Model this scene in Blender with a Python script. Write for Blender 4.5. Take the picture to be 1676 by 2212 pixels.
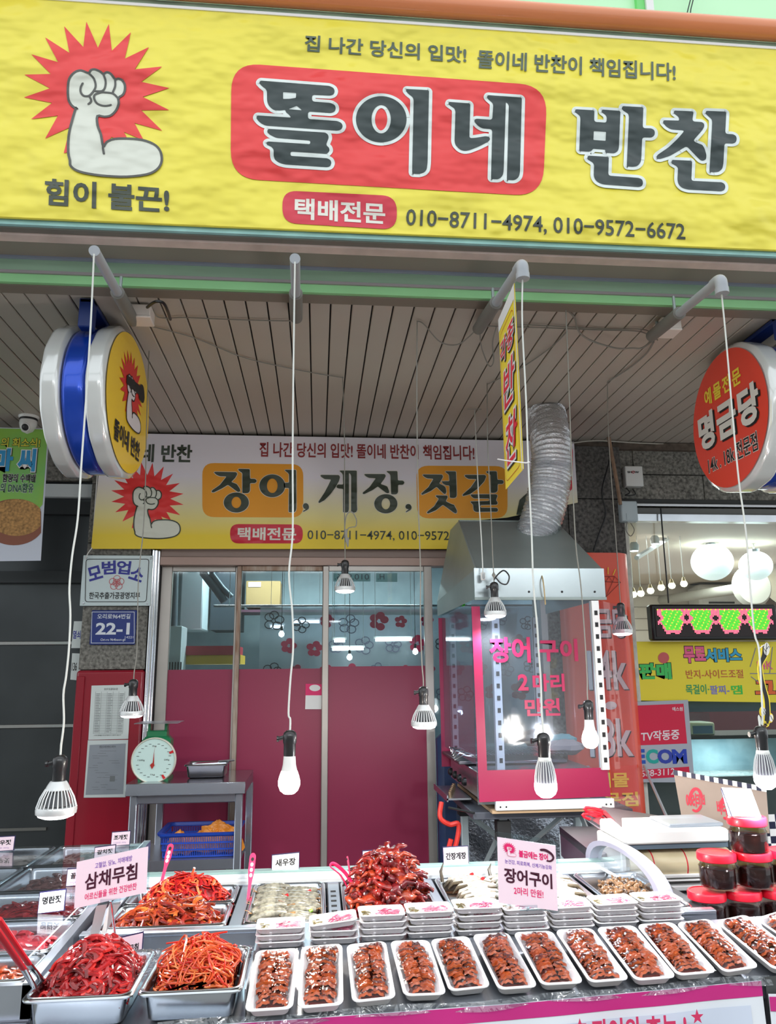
import bpy, bmesh, math, random
from mathutils import Vector, Matrix, geometry
for _o in list(bpy.data.objects): bpy.data.objects.remove(_o)
SC = bpy.context.scene
COL = SC.collection
random.seed(7)
# ---------------- camera (the photograph is 1676 x 2212) ----------------
FPX, TH, PS, RO, EYE = 1640.0, math.radians(12), math.radians(5.3), math.radians(.55), 1.55
_c, _s = math.cos, math.sin
_R = Vector((_c(PS), -_s(PS), 0)); _F = Vector((_s(PS)*_c(TH), _c(PS)*_c(TH), _s(TH))); _U = Vector((-_s(PS)*_s(TH), -_c(PS)*_s(TH), _c(TH)))
_RC = _R*_c(RO) - _U*_s(RO); _UC = _U*_c(RO) + _R*_s(RO)
CAMLOC = Vector((0, 0, EYE))
cd = bpy.data.cameras.new('camera'); cam = bpy.data.objects.new('camera', cd); COL.objects.link(cam)
cd.sensor_fit = 'VERTICAL'; cd.sensor_height = 36.0; cd.lens = FPX*36.0/2212; cd.clip_start = .02; cd.clip_end = 200
m3 = Matrix((_RC, _UC, -_F)).transposed()
cam.matrix_world = Matrix.Translation(CAMLOC) @ m3.to_4x4()
SC.camera = cam
# ---------------- world, exposure ----------------
w = bpy.data.worlds.new('overcast_sky'); SC.world = w; w.use_nodes = True
_bg = w.node_tree.nodes['Background']
_bg.inputs[0].default_value = (.90, .96, 1.0, 1); _bg.inputs[1].default_value = 1.55
SC.view_settings.view_transform = 'Standard'; SC.view_settings.look = 'None'
SC.view_settings.gamma = 1; SC.view_settings.use_curve_mapping = False
SC.view_settings.exposure = 0.0
SC.cycles.max_bounces = 8; SC.cycles.transparent_max_bounces = 24; SC.cycles.diffuse_bounces = 3; SC.cycles.glossy_bounces = 3
SC.cycles.transmission_bounces = 4; SC.cycles.caustics_reflective = False; SC.cycles.caustics_refractive = False
SC.cycles.sample_clamp_indirect = 4; SC.cycles.use_denoising = True
LAMP_W = 10.5          # one stall lamp
def point_light(name, loc, watts, color=(1, .97, .93), r=.035, parent=None, spot=None):
    l = bpy.data.lights.new(name, 'SPOT' if spot else 'POINT'); l.energy = watts; l.color = color; l.shadow_soft_size = r
    if spot: l.spot_size = spot; l.spot_blend = .5
    o = bpy.data.objects.new(name, l); COL.objects.link(o); o.location = loc
    if parent: o.parent = parent
    return o
def area_light(name, loc, size, watts, color=(1, 1, 1), rot=(0, 0, 0)):
    l = bpy.data.lights.new(name, 'AREA'); l.shape = 'RECTANGLE'; l.size, l.size_y = size; l.energy = watts; l.color = color
    o = bpy.data.objects.new(name, l); COL.objects.link(o); o.location = loc; o.rotation_euler = rot
    return o

# ---------------- pixel helpers: where a ray through a pixel of the photograph meets a real plane ----------------
def ray(x, y): return _F*FPX + _RC*(x-838) - _UC*(y-1106)
def P(x, y, Y):
    d = ray(x, y); return CAMLOC + d*(Y/d.y)
def PZ(x, y, Z):
    d = ray(x, y); return CAMLOC + d*((Z-EYE)/d.z)
def PXX(x, y, X):
    d = ray(x, y); return CAMLOC + d*(X/d.x)
class Plane:
    def __init__(s, O, U=(1, 0, 0), V=(0, 0, 1)):
        s.O = Vector(O); s.U = Vector(U).normalized(); s.V = Vector(V).normalized(); s.N = s.U.cross(s.V).normalized()
    def at(s, u, v, d=0): return s.O + s.U*u + s.V*v + s.N*d
    def px(s, x, y):
        r = ray(x, y); t = (s.O-CAMLOC).dot(s.N)/r.dot(s.N); p = CAMLOC + r*t - s.O
        return (p.dot(s.U), p.dot(s.V))
def YP(Y): return Plane((0, Y, 0))

# ---------------- materials ----------------
def lin(c): return tuple(((v/255)/12.92 if v/255 <= .04045 else ((v/255+.055)/1.055)**2.4) for v in c)
_M = {}
def mat(name, col, rough=.6, metal=0, spec=.5, var=0, vscale=8, bump=0, bscale=40, bdist=.002, emit=None, estr=0, clear=None, col2=None, stretch=(1, 1, 1), coat=0, vdetail=3, trans=0, sss=0, alpha=1):
    if name in _M: return _M[name]
    m = bpy.data.materials.new(name); m.use_nodes = True; nt = m.node_tree; N = nt.nodes; L = nt.links
    b = N['Principled BSDF']; c = lin(col)
    b.inputs['Base Color'].default_value = (*c, 1); b.inputs['Roughness'].default_value = rough; b.inputs['Metallic'].default_value = metal
    b.inputs['Specular IOR Level'].default_value = spec
    if coat: b.inputs['Coat Weight'].default_value = coat; b.inputs['Coat Roughness'].default_value = .08
    if trans: b.inputs['Transmission Weight'].default_value = trans
    if sss: b.inputs['Subsurface Weight'].default_value = sss; b.inputs['Subsurface Radius'].default_value = (.02, .01, .006)
    if emit: b.inputs['Emission Color'].default_value = (*lin(emit), 1); b.inputs['Emission Strength'].default_value = estr
    if var or bump:
        tc = N.new('ShaderNodeTexCoord'); mp = N.new('ShaderNodeMapping'); mp.inputs['Scale'].default_value = stretch
        L.new(tc.outputs['Object'], mp.inputs[0])
    if var:
        nz = N.new('ShaderNodeTexNoise'); nz.inputs['Scale'].default_value = vscale; nz.inputs['Detail'].default_value = vdetail
        L.new(mp.outputs[0], nz.inputs['Vector'])
        rp = N.new('ShaderNodeValToRGB'); rp.color_ramp.elements[0].position = .3; rp.color_ramp.elements[1].position = .7
        c2 = lin(col2) if col2 else tuple(max(0, v*(1-var)) for v in c); c1 = c if col2 else tuple(min(1, v*(1+var*.5)) for v in c)
        rp.color_ramp.elements[0].color = (*c2, 1); rp.color_ramp.elements[1].color = (*c1, 1)
        L.new(nz.outputs[0], rp.inputs[0]); L.new(rp.outputs[0], b.inputs['Base Color'])
    if bump:
        nb = N.new('ShaderNodeTexNoise'); nb.inputs['Scale'].default_value = bscale; nb.inputs['Detail'].default_value = 3
        L.new(mp.outputs[0], nb.inputs['Vector'])
        bp = N.new('ShaderNodeBump'); bp.inputs['Strength'].default_value = bump; bp.inputs['Distance'].default_value = bdist
        L.new(nb.outputs[0], bp.inputs['Height']); L.new(bp.outputs[0], b.inputs['Normal'])
    _M[name] = m; return m
def clear_mat(name, col=(255, 255, 255), gloss=.12, rough=.03, bump=0, bscale=60, bdist=.003, tint=1.0, fres=True, milk=0):
    """thin clear sheet: straight-through light plus a fresnel reflection"""
    if name in _M: return _M[name]
    m = bpy.data.materials.new(name); m.use_nodes = True; nt = m.node_tree; N = nt.nodes; L = nt.links
    for n in list(N): N.remove(n)
    out = N.new('ShaderNodeOutputMaterial'); tr = N.new('ShaderNodeBsdfTransparent'); gl = N.new('ShaderNodeBsdfGlossy'); mx = N.new('ShaderNodeMixShader')
    c = lin(col); tr.inputs[0].default_value = (c[0]*tint, c[1]*tint, c[2]*tint, 1); gl.inputs['Roughness'].default_value = rough
    fr = N.new('ShaderNodeLayerWeight'); fr.inputs[0].default_value = .5
    po = N.new('ShaderNodeMath'); po.operation = 'POWER'; po.inputs[1].default_value = 4.5; L.new(fr.outputs['Facing'], po.inputs[0])
    ma = N.new('ShaderNodeMath'); ma.operation = 'MULTIPLY_ADD'; ma.inputs[1].default_value = .8; ma.inputs[2].default_value = gloss+.035; ma.use_clamp = True
    L.new(po.outputs[0], ma.inputs[0])
    L.new(ma.outputs[0], mx.inputs[0]); L.new(tr.outputs[0], mx.inputs[1]); L.new(gl.outputs[0], mx.inputs[2])
    if bump:
        tc = N.new('ShaderNodeTexCoord'); nb = N.new('ShaderNodeTexNoise'); nb.inputs['Scale'].default_value = bscale; nb.inputs['Detail'].default_value = 2
        nb.inputs['Distortion'].default_value = 1.5
        L.new(tc.outputs['Object'], nb.inputs['Vector']); bp = N.new('ShaderNodeBump'); bp.inputs['Strength'].default_value = bump; bp.inputs['Distance'].default_value = bdist
        L.new(nb.outputs[0], bp.inputs['Height']); L.new(bp.outputs[0], gl.inputs['Normal'])
    last = mx
    if milk:
        df = N.new('ShaderNodeBsdfDiffuse'); df.inputs[0].default_value = (.8, .85, .9, 1); m2 = N.new('ShaderNodeMixShader'); m2.inputs[0].default_value = milk
        L.new(mx.outputs[0], m2.inputs[1]); L.new(df.outputs[0], m2.inputs[2]); last = m2
    L.new(last.outputs[0], out.inputs[0]); _M[name] = m; return m
def emit_mat(name, col, s):
    if name in _M: return _M[name]
    m = bpy.data.materials.new(name); m.use_nodes = True; N = m.node_tree.nodes; b = N['Principled BSDF']
    b.inputs['Base Color'].default_value = (*lin(col), 1); b.inputs['Emission Color'].default_value = (*lin(col), 1); b.inputs['Emission Strength'].default_value = s
    _M[name] = m; return m

# ---------------- objects ----------------
ORG = {}
def tag(o, label=None, cat=None, group=None, kind=None):
    if label: o['label'] = label
    if cat: o['category'] = cat
    if group: o['group'] = group
    if kind: o['kind'] = kind
    return o
def thing(name, label, cat, loc=(0, 0, 0), group=None, kind=None):
    o = bpy.data.objects.new(name, None); COL.objects.link(o); o.location = loc; o.empty_display_size = .05; ORG[o.name] = Vector(loc)
    tag(o, label, cat, group, kind); return o
def cdt(rings, robust=False):
    vs = []; ed = []; spans = []
    for r in rings:
        b = len(vs); r = [q for i, q in enumerate(r) if (Vector(q)-Vector(r[i-1])).length > 1e-6]
        vs += [Vector(q) for q in r]; ed += [(b+i, b+(i+1) % len(r)) for i in range(len(r))]; spans.append((b, b+len(r)))
    if len(rings) == 1 and robust:
        o = geometry.delaunay_2d_cdt(vs, ed, [], 1, 1e-7); pts = [tuple(v) for v in o[0]]; src = o[2]
    else:
        pts = [tuple(v) for v in vs]; src = geometry.tessellate_polygon([[Vector((*q, 0)) for q in vs[a:b]] for a, b in spans])
    fs = []
    for f in src:
        p = [pts[i] for i in f]; ar = (p[1][0]-p[0][0])*(p[2][1]-p[0][1])-(p[2][0]-p[0][0])*(p[1][1]-p[0][1])
        if abs(ar) > 1e-14: fs.append(tuple(f) if ar > 0 else tuple(reversed(f)))
    return pts, fs
class MB:
    """collects shapes in world (or local) coordinates; build() links ONE mesh object"""
    def __init__(s): s.v = []; s.f = []; s.m = []; s.ml = []
    def _mi(s, m):
        if m is None: m = s.ml[-1] if s.ml else None
        if m not in s.ml: s.ml.append(m)
        return s.ml.index(m)
    def add(s, vs, fs, m=None):
        b = len(s.v); s.v.extend([tuple(v) for v in vs]); s.f.extend([tuple(b+i for i in f) for f in fs]); s.m.extend([s._mi(m)]*len(fs)); return s
    def box(s, c, d, m=None, R=None, ch=0):
        x, y, z = [k/2 for k in d]
        if ch:
            h = min(ch, x*.9, y*.9, z*.9); vs = []; 
            pts = [(sx, sy, sz) for sx in (-1, 1) for sy in (-1, 1) for sz in (-1, 1)]
            for (sx, sy, sz) in pts:
                vs += [(sx*(x-h), sy*(y-h), sz*z), (sx*(x-h), sy*y, sz*(z-h)), (sx*x, sy*(y-h), sz*(z-h))]
            bm = bmesh.new(); bv = [bm.verts.new(q) for q in vs]; r = bmesh.ops.convex_hull(bm, input=bv)
            bmesh.ops.dissolve_limit(bm, angle_limit=.01, verts=bm.verts, edges=bm.edges)
            bm.verts.index_update(); vs = [v.co.copy() for v in bm.verts]; fs = [[v.index for v in f.verts] for f in bm.faces]; bm.free()
        else:
            vs = [Vector((sx*x, sy*y, sz*z)) for sz in (-1, 1) for sy in (-1, 1) for sx in (-1, 1)]
            fs = [(0, 2, 3, 1), (4, 5, 7, 6), (0, 1, 5, 4), (2, 6, 7, 3), (0, 4, 6, 2), (1, 3, 7, 5)]
        c = Vector(c)
        vs = [(R @ v if R else Vector(v)) + c for v in vs]
        return s.add(vs, fs, m)
    def bb(s, a, b, m=None, ch=0):
        return s.box([(a[i]+b[i])/2 for i in range(3)], [abs(b[i]-a[i]) for i in range(3)], m, None, ch)
    def tube(s, pts, r, n=8, m=None, caps=True, flat=1.0, closed=False):
        pts = [Vector(p) for p in pts]; k = len(pts); rs = r if isinstance(r, (list, tuple)) else [r]*k
        up = None; rings = []
        for i, p in enumerate(pts):
            if closed: t = pts[(i+1) % k]-pts[i-1]
            else: t = (pts[min(i+1, k-1)]-pts[max(i-1, 0)])
            if t.length < 1e-9: t = Vector((0, 0, 1))
            t.normalize()
            if up is None:
                a = Vector((0, 0, 1)) if abs(t.z) < .9 else Vector((1, 0, 0)); up = (a - t*a.dot(t)).normalized()
            else:
                up = up - t*up.dot(t)
                up = up.normalized() if up.length > 1e-6 else Vector((1, 0, 0))
            sd = t.cross(up)
            rings.append([p + (up*math.cos(2*math.pi*j/n)*flat + sd*math.sin(2*math.pi*j/n))*rs[i] for j in range(n)])
        vs = [v for q in rings for v in q]; fs = []
        for i in range(k if closed else k-1):
            i2 = (i+1) % k
            for j in range(n): fs.append((i*n+j, i*n+(j+1) % n, i2*n+(j+1) % n, i2*n+j))
        if caps and not closed: fs.append(tuple(reversed(range(n)))); fs.append(tuple((k-1)*n+j for j in range(n)))
        return s.add(vs, fs, m)
    def lathe(s, prof, n=20, c=(0, 0, 0), m=None, R=None, sx=1, sy=1):
        vs = []; fs = []; c = Vector(c)
        for (r, z) in prof:
            for j in range(n):
                a = 2*math.pi*j/n; v = Vector((r*math.cos(a)*sx, r*math.sin(a)*sy, z)); vs.append((R @ v if R else v)+c)
        for i in range(len(prof)-1):
            for j in range(n): fs.append((i*n+j, i*n+(j+1) % n, (i+1)*n+(j+1) % n, (i+1)*n+j))
        if prof[0][0] > 1e-4: fs.append(tuple(reversed(range(n))))
        if prof[-1][0] > 1e-4: fs.append(tuple((len(prof)-1)*n+j for j in range(n)))
        return s.add(vs, fs, m)
    def prism(s, poly, pl, d0, d1, m=None):
        """2-D polygon on plane pl between heights d0 and d1"""
        k = len(poly); a = sum(poly[i][0]*poly[(i+1) % k][1]-poly[(i+1) % k][0]*poly[i][1] for i in range(k))
        if a < 0: poly = poly[::-1]
        vs = [pl.at(u, v, d0) for u, v in poly]+[pl.at(u, v, d1) for u, v in poly]
        fs = [(i, (i+1) % k, k+(i+1) % k, k+i) for i in range(k)]
        tr = geometry.tessellate_polygon([[Vector((u, v, 0)) for u, v in poly]])
        for t in tr:
            p = [poly[i] for i in t]; ar = (p[1][0]-p[0][0])*(p[2][1]-p[0][1])-(p[2][0]-p[0][0])*(p[1][1]-p[0][1])
            t = tuple(t) if ar > 0 else tuple(reversed(t))
            fs.append(tuple(k+i for i in t)); fs.append(tuple(reversed(t)))
        return s.add(vs, fs, m)
    def flat(s, rings, pl, d, m=None, robust=False):
        pts, fs = cdt(rings, robust)
        return s.add([pl.at(u, v, d) for u, v in pts], fs, m)
    def stroke(s, pts, w, pl, d, m=None, n=6, closed=False):
        """painted line of width w with round joints"""
        k = len(pts); s.z = getattr(s, 'z', 0)
        if closed:
            q = [Vector(p) for i, p in enumerate(pts) if (Vector(p)-Vector(pts[i-1])).length > 1e-6]; k = len(q); off = []
            for i in range(k):
                a, b = (q[i]-q[i-1]).normalized(), (q[(i+1) % k]-q[i]).normalized(); na, nb = Vector((-a.y, a.x)), Vector((-b.y, b.x))
                m_ = na+nb; m_ = m_.normalized() if m_.length > 1e-6 else na; off.append(m_*(w/2)/max(.45, m_.dot(na)))
            for i in range(k):
                j = (i+1) % k; s.z += 1; e = (s.z % 50)*1.6e-5
                s.add([pl.at(*(v), d+e) for v in (q[i]-off[i], q[j]-off[j], q[j]+off[j], q[i]+off[i])], [(0, 1, 2, 3)], m)
            return s
        for i in range(k if closed else k-1):
            a = Vector(pts[i]); b = Vector(pts[(i+1) % k]); t = b-a; s.z += 1; e = (s.z % 50)*1.6e-5
            if t.length < 1e-7: continue
            t = t.normalized()*(w/2); q = Vector((-t.y, t.x))
            r = [a-q, b-q, b+q, a+q]; s.add([pl.at(x, y, d+e) for x, y in r], [(0, 1, 2, 3)], m)
        for a in pts:
            s.z += 1; e = (s.z % 50)*1.6e-5
            s.add([pl.at(a[0]+w/2*math.cos(6.2832*j/n), a[1]+w/2*math.sin(6.2832*j/n), d+e) for j in range(n)], [tuple(range(n))], m)
        return s
    def grid(s, fn, nu, nv, m=None, flip=False):
        vs = [fn(i/nu, j/nv) for j in range(nv+1) for i in range(nu+1)]; fs = []
        for j in range(nv):
            for i in range(nu):
                a = j*(nu+1)+i; q = (a, a+1, a+nu+2, a+nu+1); fs.append(q[::-1] if flip else q)
        return s.add(vs, fs, m)
    def mesh(s, name, smooth=True, org=Vector((0, 0, 0)), ang=40):
        me = bpy.data.meshes.new(name)
        me.from_pydata([(v[0]-org.x, v[1]-org.y, v[2]-org.z) for v in s.v], [], s.f)
        for m in s.ml:
            if m: me.materials.append(m)
        if len(s.ml) > 1: me.polygons.foreach_set('material_index', s.m)
        me.validate(); me.update()
        if smooth:
            me.shade_smooth(); me.set_sharp_from_angle(angle=math.radians(ang))
        return me
    def build(s, name, parent=None, smooth=True, local=False, bevel=0, label=None, cat=None, group=None, kind=None, ang=40):
        if parent is not None: org = Vector((0, 0, 0)) if local else ORG[parent.name]
        elif local: org = Vector((0, 0, 0))
        else:
            lo = [min(v[i] for v in s.v) for i in range(3)]; hi = [max(v[i] for v in s.v) for i in range(3)]
            org = Vector(((lo[0]+hi[0])/2, (lo[1]+hi[1])/2, lo[2]))
        me = s.mesh(name, smooth, org, ang); o = bpy.data.objects.new(name, me); COL.objects.link(o)
        if parent is not None: o.parent = parent; ORG[o.name] = org
        else: o.location = org; ORG[o.name] = org
        if bevel:
            md = o.modifiers.new('edge', 'BEVEL'); md.width = bevel; md.segments = 2; md.limit_method = 'ANGLE'; md.angle_limit = .6
        tag(o, label, cat, group, kind); return o
def link_mesh(name, me, parent=None, loc=(0, 0, 0), rot=(0, 0, 0), scale=None):
    o = bpy.data.objects.new(name, me); COL.objects.link(o); o.location = loc; o.rotation_euler = rot
    if scale: o.scale = scale
    if parent: o.parent = parent
    return o
def copy_tree(o, parent=None):
    c = o.copy(); COL.objects.link(c)
    if parent: c.parent = parent
    for ch in [q for q in bpy.data.objects if q.parent == o and q is not c]: copy_tree(ch, c)
    return c
def struct(o): o['kind'] = 'structure'; return o
def catmull(pts, k=6, closed=False):
    pts = [Vector(p) for p in pts]; n = len(pts); out = []
    for i in range(n if closed else n-1):
        g = (lambda j: pts[j % n]) if closed else (lambda j: pts[max(0, min(n-1, j))])
        p0, p1, p2, p3 = g(i-1), g(i), g(i+1), g(i+2)
        for j in range(k):
            t = j/k; out.append(.5*((2*p1)+(p2-p0)*t+(2*p0-5*p1+4*p2-p3)*t*t+(3*p1-p0-3*p2+p3)*t**3))
    if not closed: out.append(pts[-1])
    return out
def rounded(pts, r, seg=3):
    """round the corners of a 2-D polygon"""
    out = []; n = len(pts)
    for i in range(n):
        a, b, c = Vector(pts[i-1]), Vector(pts[i]), Vector(pts[(i+1) % n])
        u, v = a-b, c-b
        if u.length < 1e-9 or v.length < 1e-9: continue
        h = min(r, u.length*.45, v.length*.45); p, q = b+u.normalized()*h, b+v.normalized()*h
        for j in range(seg+1):
            t = j/seg; out.append(tuple((1-t)**2*p+2*t*(1-t)*b+t*t*q))
    return out
def ell(cx, cy, rx, ry, n=36): return [(cx+rx*math.cos(2*math.pi*i/n), cy+ry*math.sin(2*math.pi*i/n)) for i in range(n)]
def rrect(x0, y0, x1, y1, r, seg=6):
    return rounded([(x0, y0), (x1, y0), (x1, y1), (x0, y1)], r, seg)

# ---------------- lettering ----------------
_TX = {}
_TC = bpy.data.objects.new('lettering_maker', bpy.data.curves.new('lettering_maker', 'FONT')); _TC.data.resolution_u = 3
def text_geo(body, bold=0.0, sp=1.0, slant=0):
    k = (body, bold, sp, slant)
    if k in _TX: return _TX[k]
    c = _TC.data; c.body = body; c.offset = bold; c.space_character = sp; c.shear = slant
    me = bpy.data.meshes.new_from_object(_TC)
    g = ([(v.co.x, v.co.y) for v in me.vertices], [tuple(p.vertices) for p in me.polygons])
    bpy.data.meshes.remove(me); _TX[k] = g; return g
def text_into(mb, body, pl, box, d, m, bold=0.0, sp=1.0, slant=0, outline=0, om=None, shadow=None, px=True, quad=None, mirror=False, od=.0008):
    """box: bottom-left and top-right corner, in pixels of the photograph (px) or on the plane; quad: bl, br, tl points instead"""
    vs, fs = text_geo(body, bold, sp, slant)
    x0 = min(v[0] for v in vs); x1 = max(v[0] for v in vs); y0 = min(v[1] for v in vs); y1 = max(v[1] for v in vs)
    if quad:
        bl, br, tl = [Vector(pl.px(*q)) if px else Vector(q) for q in quad]
    else:
        a, b = (box[0], box[1]), (box[2], box[3])
        if px: a, b = pl.px(*a), pl.px(*b)
        bl, br, tl = Vector(a), Vector((b[0], a[1])), Vector((a[0], b[1]))
    def mp(v, ox=0, oy=0):
        s, t = (v[0]-x0)/(x1-x0), (v[1]-y0)/max(1e-6, y1-y0)
        if mirror: s = 1-s
        return bl+(br-bl)*s+(tl-bl)*t+Vector((ox, oy))
    def put(g, dd, mm, ox=0, oy=0):
        vs2, fs2 = g; mb.add([pl.at(*mp(v, ox, oy), dd) for v in vs2], [tuple(reversed(f)) for f in fs2] if mirror else fs2, mm)
    if shadow: put(text_geo(body, outline or bold, sp, slant), d-2*od, shadow[2], shadow[0], shadow[1])
    if outline: put(text_geo(body, outline, sp, slant), d-od, om)
    put((vs, fs), d, m)
def lettering(parent, body, pl, box, m, d=.003, name='lettering', **k):
    mb = MB(); text_into(mb, body, pl, box, d, m, **k); return mb.build(name, parent, smooth=False)
def ppx(pl, pts): return [pl.px(*p) for p in pts]
# ======================= materials used widely =======================
M_ = dict(
 granite=mat('granite', (150, 148, 140), .75, var=.75, vscale=55, bump=.3, bscale=90, vdetail=6, col2=(70, 68, 64)),
 redpanel=mat('red_painted_steel', (150, 20, 42), .3, coat=.4),
 ceilm=mat('ceiling_panel_paint', (192, 184, 172), .45, var=.12, vscale=1.2, col2=(180, 170, 160)),
 dark=mat('dark_void', (34, 35, 37), .8),
 steel=mat('brushed_steel', (196, 200, 206), .28, 1, var=.12, vscale=12, stretch=(1, 1, 8)),
 steelh=mat('brushed_steel_flat', (205, 210, 216), .22, 1, var=.1, vscale=6, bump=.05, bscale=12),
 galv=mat('galvanised_sheet', (150, 162, 160), .42, .45, var=.15, vscale=3),
 alu=mat('aluminium_frame', (190, 184, 178), .4, .6, var=.08, vscale=5),
 beige=mat('bronze_beige_frame', (176, 150, 140), .45, .3),
 chrome=mat('chrome', (225, 228, 232), .12, 1),
 maroon=mat('maroon_vinyl_film', (150, 46, 80), .35, bump=.04, bscale=6, bdist=.004),
 pink=mat('crimson_vinyl', (152, 26, 72), .4),
 white=mat('white_print', (240, 238, 236), .5),
 black=mat('black_plastic', (26, 26, 28), .35),
 ink=mat('black_ink', (28, 28, 30), .5),
 pvc=mat('grey_plastic_pipe', (168, 172, 178), .35),
 cord=mat('white_cable', (214, 216, 210), .5), cordg=mat('grey_cable', (136, 134, 126), .55),
 glass=clear_mat('clear_glass', (225, 238, 238), .03),
 acryl=clear_mat('clear_acrylic', (240, 248, 250), .05, .02),
 yellow=mat('yellow_print', (250, 222, 70), .45), 
)
g = M_
def slab(a, b, m, name, **k): return struct(MB().bb(a, b, m, k.pop('ch', 0)).build(name, **k))
# ---- street, opposite side, floor ----
slab((-9, -5, -.06), (9, 4.7, 0), mat('wet_concrete_floor', (120, 120, 118), .5, var=.3, vscale=3), 'floor')
slab((-9, -5.3, 0), (9, -5, 3.4), mat('opposite_shop_wall', (150, 146, 140), .7, var=.2, vscale=.8), 'wall_opposite')
# ---- ceiling of strip panels ----
ceil = MB().bb((-4.6, 2.74, 3.03), (5.6, 4.62, 3.06), g['dark']).build('ceiling'); struct(ceil)
pm = MB().box((0, 0, 0), (.079, 1.86, .016), g['ceilm'], ch=.003).mesh('panel', smooth=False)
x0 = PZ(668, 643, 3.0).x
for i in range(-50, 66):
    o = link_mesh('panel', pm, ceil); o.location = Vector((x0+.0425+i*.085, 3.68, 3.014))-ceil.location
# hair-thin support line across the panels near the wall
tr = MB().bb((-4.9, 4.56, 2.955), (5.4, 4.6, 3.0), mat('rusty_edge_trim', (96, 84, 74), .8, var=.5, vscale=20)); struct(tr.build('trim_ceiling_back'))
# ---- fascia under the big banner ----
X0, X1 = -5.0, 5.6
slab((X0, 2.485, 3.093), (X1, 2.50, 3.112), mat('pale_cyan_edge', (170, 222, 222), .4, var=.2, vscale=6), 'trim_1')
slab((X0, 2.50, 3.088), (X1, 2.53, 3.10), mat('grey_edge', (120, 116, 108), .5), 'trim_2')
slab((X0, 2.53, 3.080), (X1, 2.575, 3.10), mat('pinkish_flange', (226, 204, 196), .5, var=.15, vscale=10), 'trim_3')
slab((X0, 2.575, 3.092), (X1, 2.70, 3.11), mat('underside_board', (150, 142, 132), .55, var=.15, vscale=2), 'trim_4')
slab((X0, 2.688, 3.082), (X1, 2.71, 3.094), mat('blue_grey_line', (150, 158, 176), .4), 'trim_5')
slab((X0, 2.70, 3.032), (X1, 2.74, 3.086), mat('faded_green_paint', (158, 190, 164), .5, var=.15, vscale=5, stretch=(.4, 1, 6)), 'trim_6')
slab((X0, 2.69, 3.022), (X1, 2.74, 3.033), mat('grey_ledge', (150, 144, 146), .5), 'trim_7')
slab((X0, 2.698, 2.988), (X1, 2.76, 3.024), mat('green_paint', (150, 212, 150), .5, var=.08, vscale=4), 'trim_8')
slab((X0, 2.715, 2.984), (X1, 2.78, 3.0), mat('brown_lip', (128, 118, 106), .5), 'trim_9')
slab((X0, 2.50, 3.10), (X1, 2.74, 4.03), mat('sign_box_back', (150, 150, 146), .6), 'wall_sign_box')
slab((X0, 2.482, 4.020), (X1, 2.55, 4.058), mat('verdigris_cap', (176, 208, 186), .5, var=.25, vscale=9), 'trim_10')
gut = MB().tube([(X0, 2.455, 4.088), (X1, 2.455, 4.088)], .040, 24, mat('orange_gutter', (232, 140, 92), .3, var=.18, vscale=2.2, stretch=(.3, 1, 4), coat=.3)).build('orange_gutter_pipe')
struct(gut); gut.name = 'trim_11'
slab((X0, 2.55, 4.03), (X1, 3.0, 4.06), g['dark'], 'roof')
slab((X0, 2.96, 4.06), (X1, 3.05, 6.2), mat('mint_wall', (206, 255, 206), .6, var=.04, vscale=2), 'wall_upper')
a = PZ(1400, 0, 0); 
p = P(1402, 10, 2.93); struct(MB().bb((p.x-.018, 2.92, 4.06), (p.x+.018, 2.96, 5.6), g['white']).build('trim_12'))
p = P(1388, 10, 2.94); struct(MB().bb((p.x-.03, 2.935, 4.06), (p.x+.008, 2.965, 5.6), mat('green_downpipe', (120, 220, 120), .4)).build('trim_13'))
b = MB()
for dx in (0, .012): b.tube([P(1477+dx*500, 60, 2.9)+Vector((dx, 0, 0)), P(1486+dx*500, 20, 2.9), P(1496+dx*500, -20, 2.9), P(1500, -80, 2.9)], .003, 5, mat('dark_cable', (52, 66, 56), .6))
b.build('hanging_cable', label='dark frayed cable hanging on the mint green wall above the gutter', cat='cable')
# ---- back wall masses ----
slab((-2.6, 4.62, 2.2), (-1.36, 4.9, 3.1), g['granite'], 'wall_upper_left') if False else None
YW = 4.6
# left granite lintel slabs and pillar (slabs as parts)
pil = struct(MB().bb((-1.35, 4.62, 0), (-.99, 4.9, 3.05), g['granite']).build('wall_pillar'))
def tiles(parent, xs, zs, y0, y1, m):
    for i in range(len(xs)-1):
        for j in range(len(zs)-1):
            MB().bb((xs[i]+.0025, y0, zs[j]+.0025), (xs[i+1]-.0025, y1, zs[j+1]-.0025), m, ch=.002).build('tile', parent, smooth=False)
tiles(pil, [-1.36, -.985], [1.585, 1.95, 2.32, 2.68, 3.0], 4.56, 4.63, g['granite'])
tiles(pil, [-5.0, -4.2, -3.4, -2.7, -2.3, -1.98, -1.67, -1.36], [2.72, 3.0], 4.66, 4.72, g['granite'])
red = MB().bb((-1.362, 4.54, 0), (-.985, 4.62, 1.583), g['redpanel'], ch=.012).build('red_pillar_cladding', label='glossy red metal cladding on the lower half of the granite pillar', cat='cladding', bevel=.003)
MB().bb((-1.355, 4.532, .02), (-1.31, 4.541, 1.55), g['redpanel'], ch=.003).build('raised_fold', red)
# chrome corner tubes beside the door
cp = thing('chrome_corner_profile', 'tall shiny chrome corner tubes between red pillar and maroon doors', 'profile', (-.955, 4.56, 0))
for x, y, r in ((-.972, 4.55, .008), (-.957, 4.56, .012), (-.942, 4.57, .007)):
    MB().tube([(x, y, 0), (x, y, 2.62)], r, 12, g['chrome']).build('tube', cp)
slab((-.99, 4.575, 0), (-.935, 4.62, 2.9), g['dark'], 'trim_14')
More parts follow.
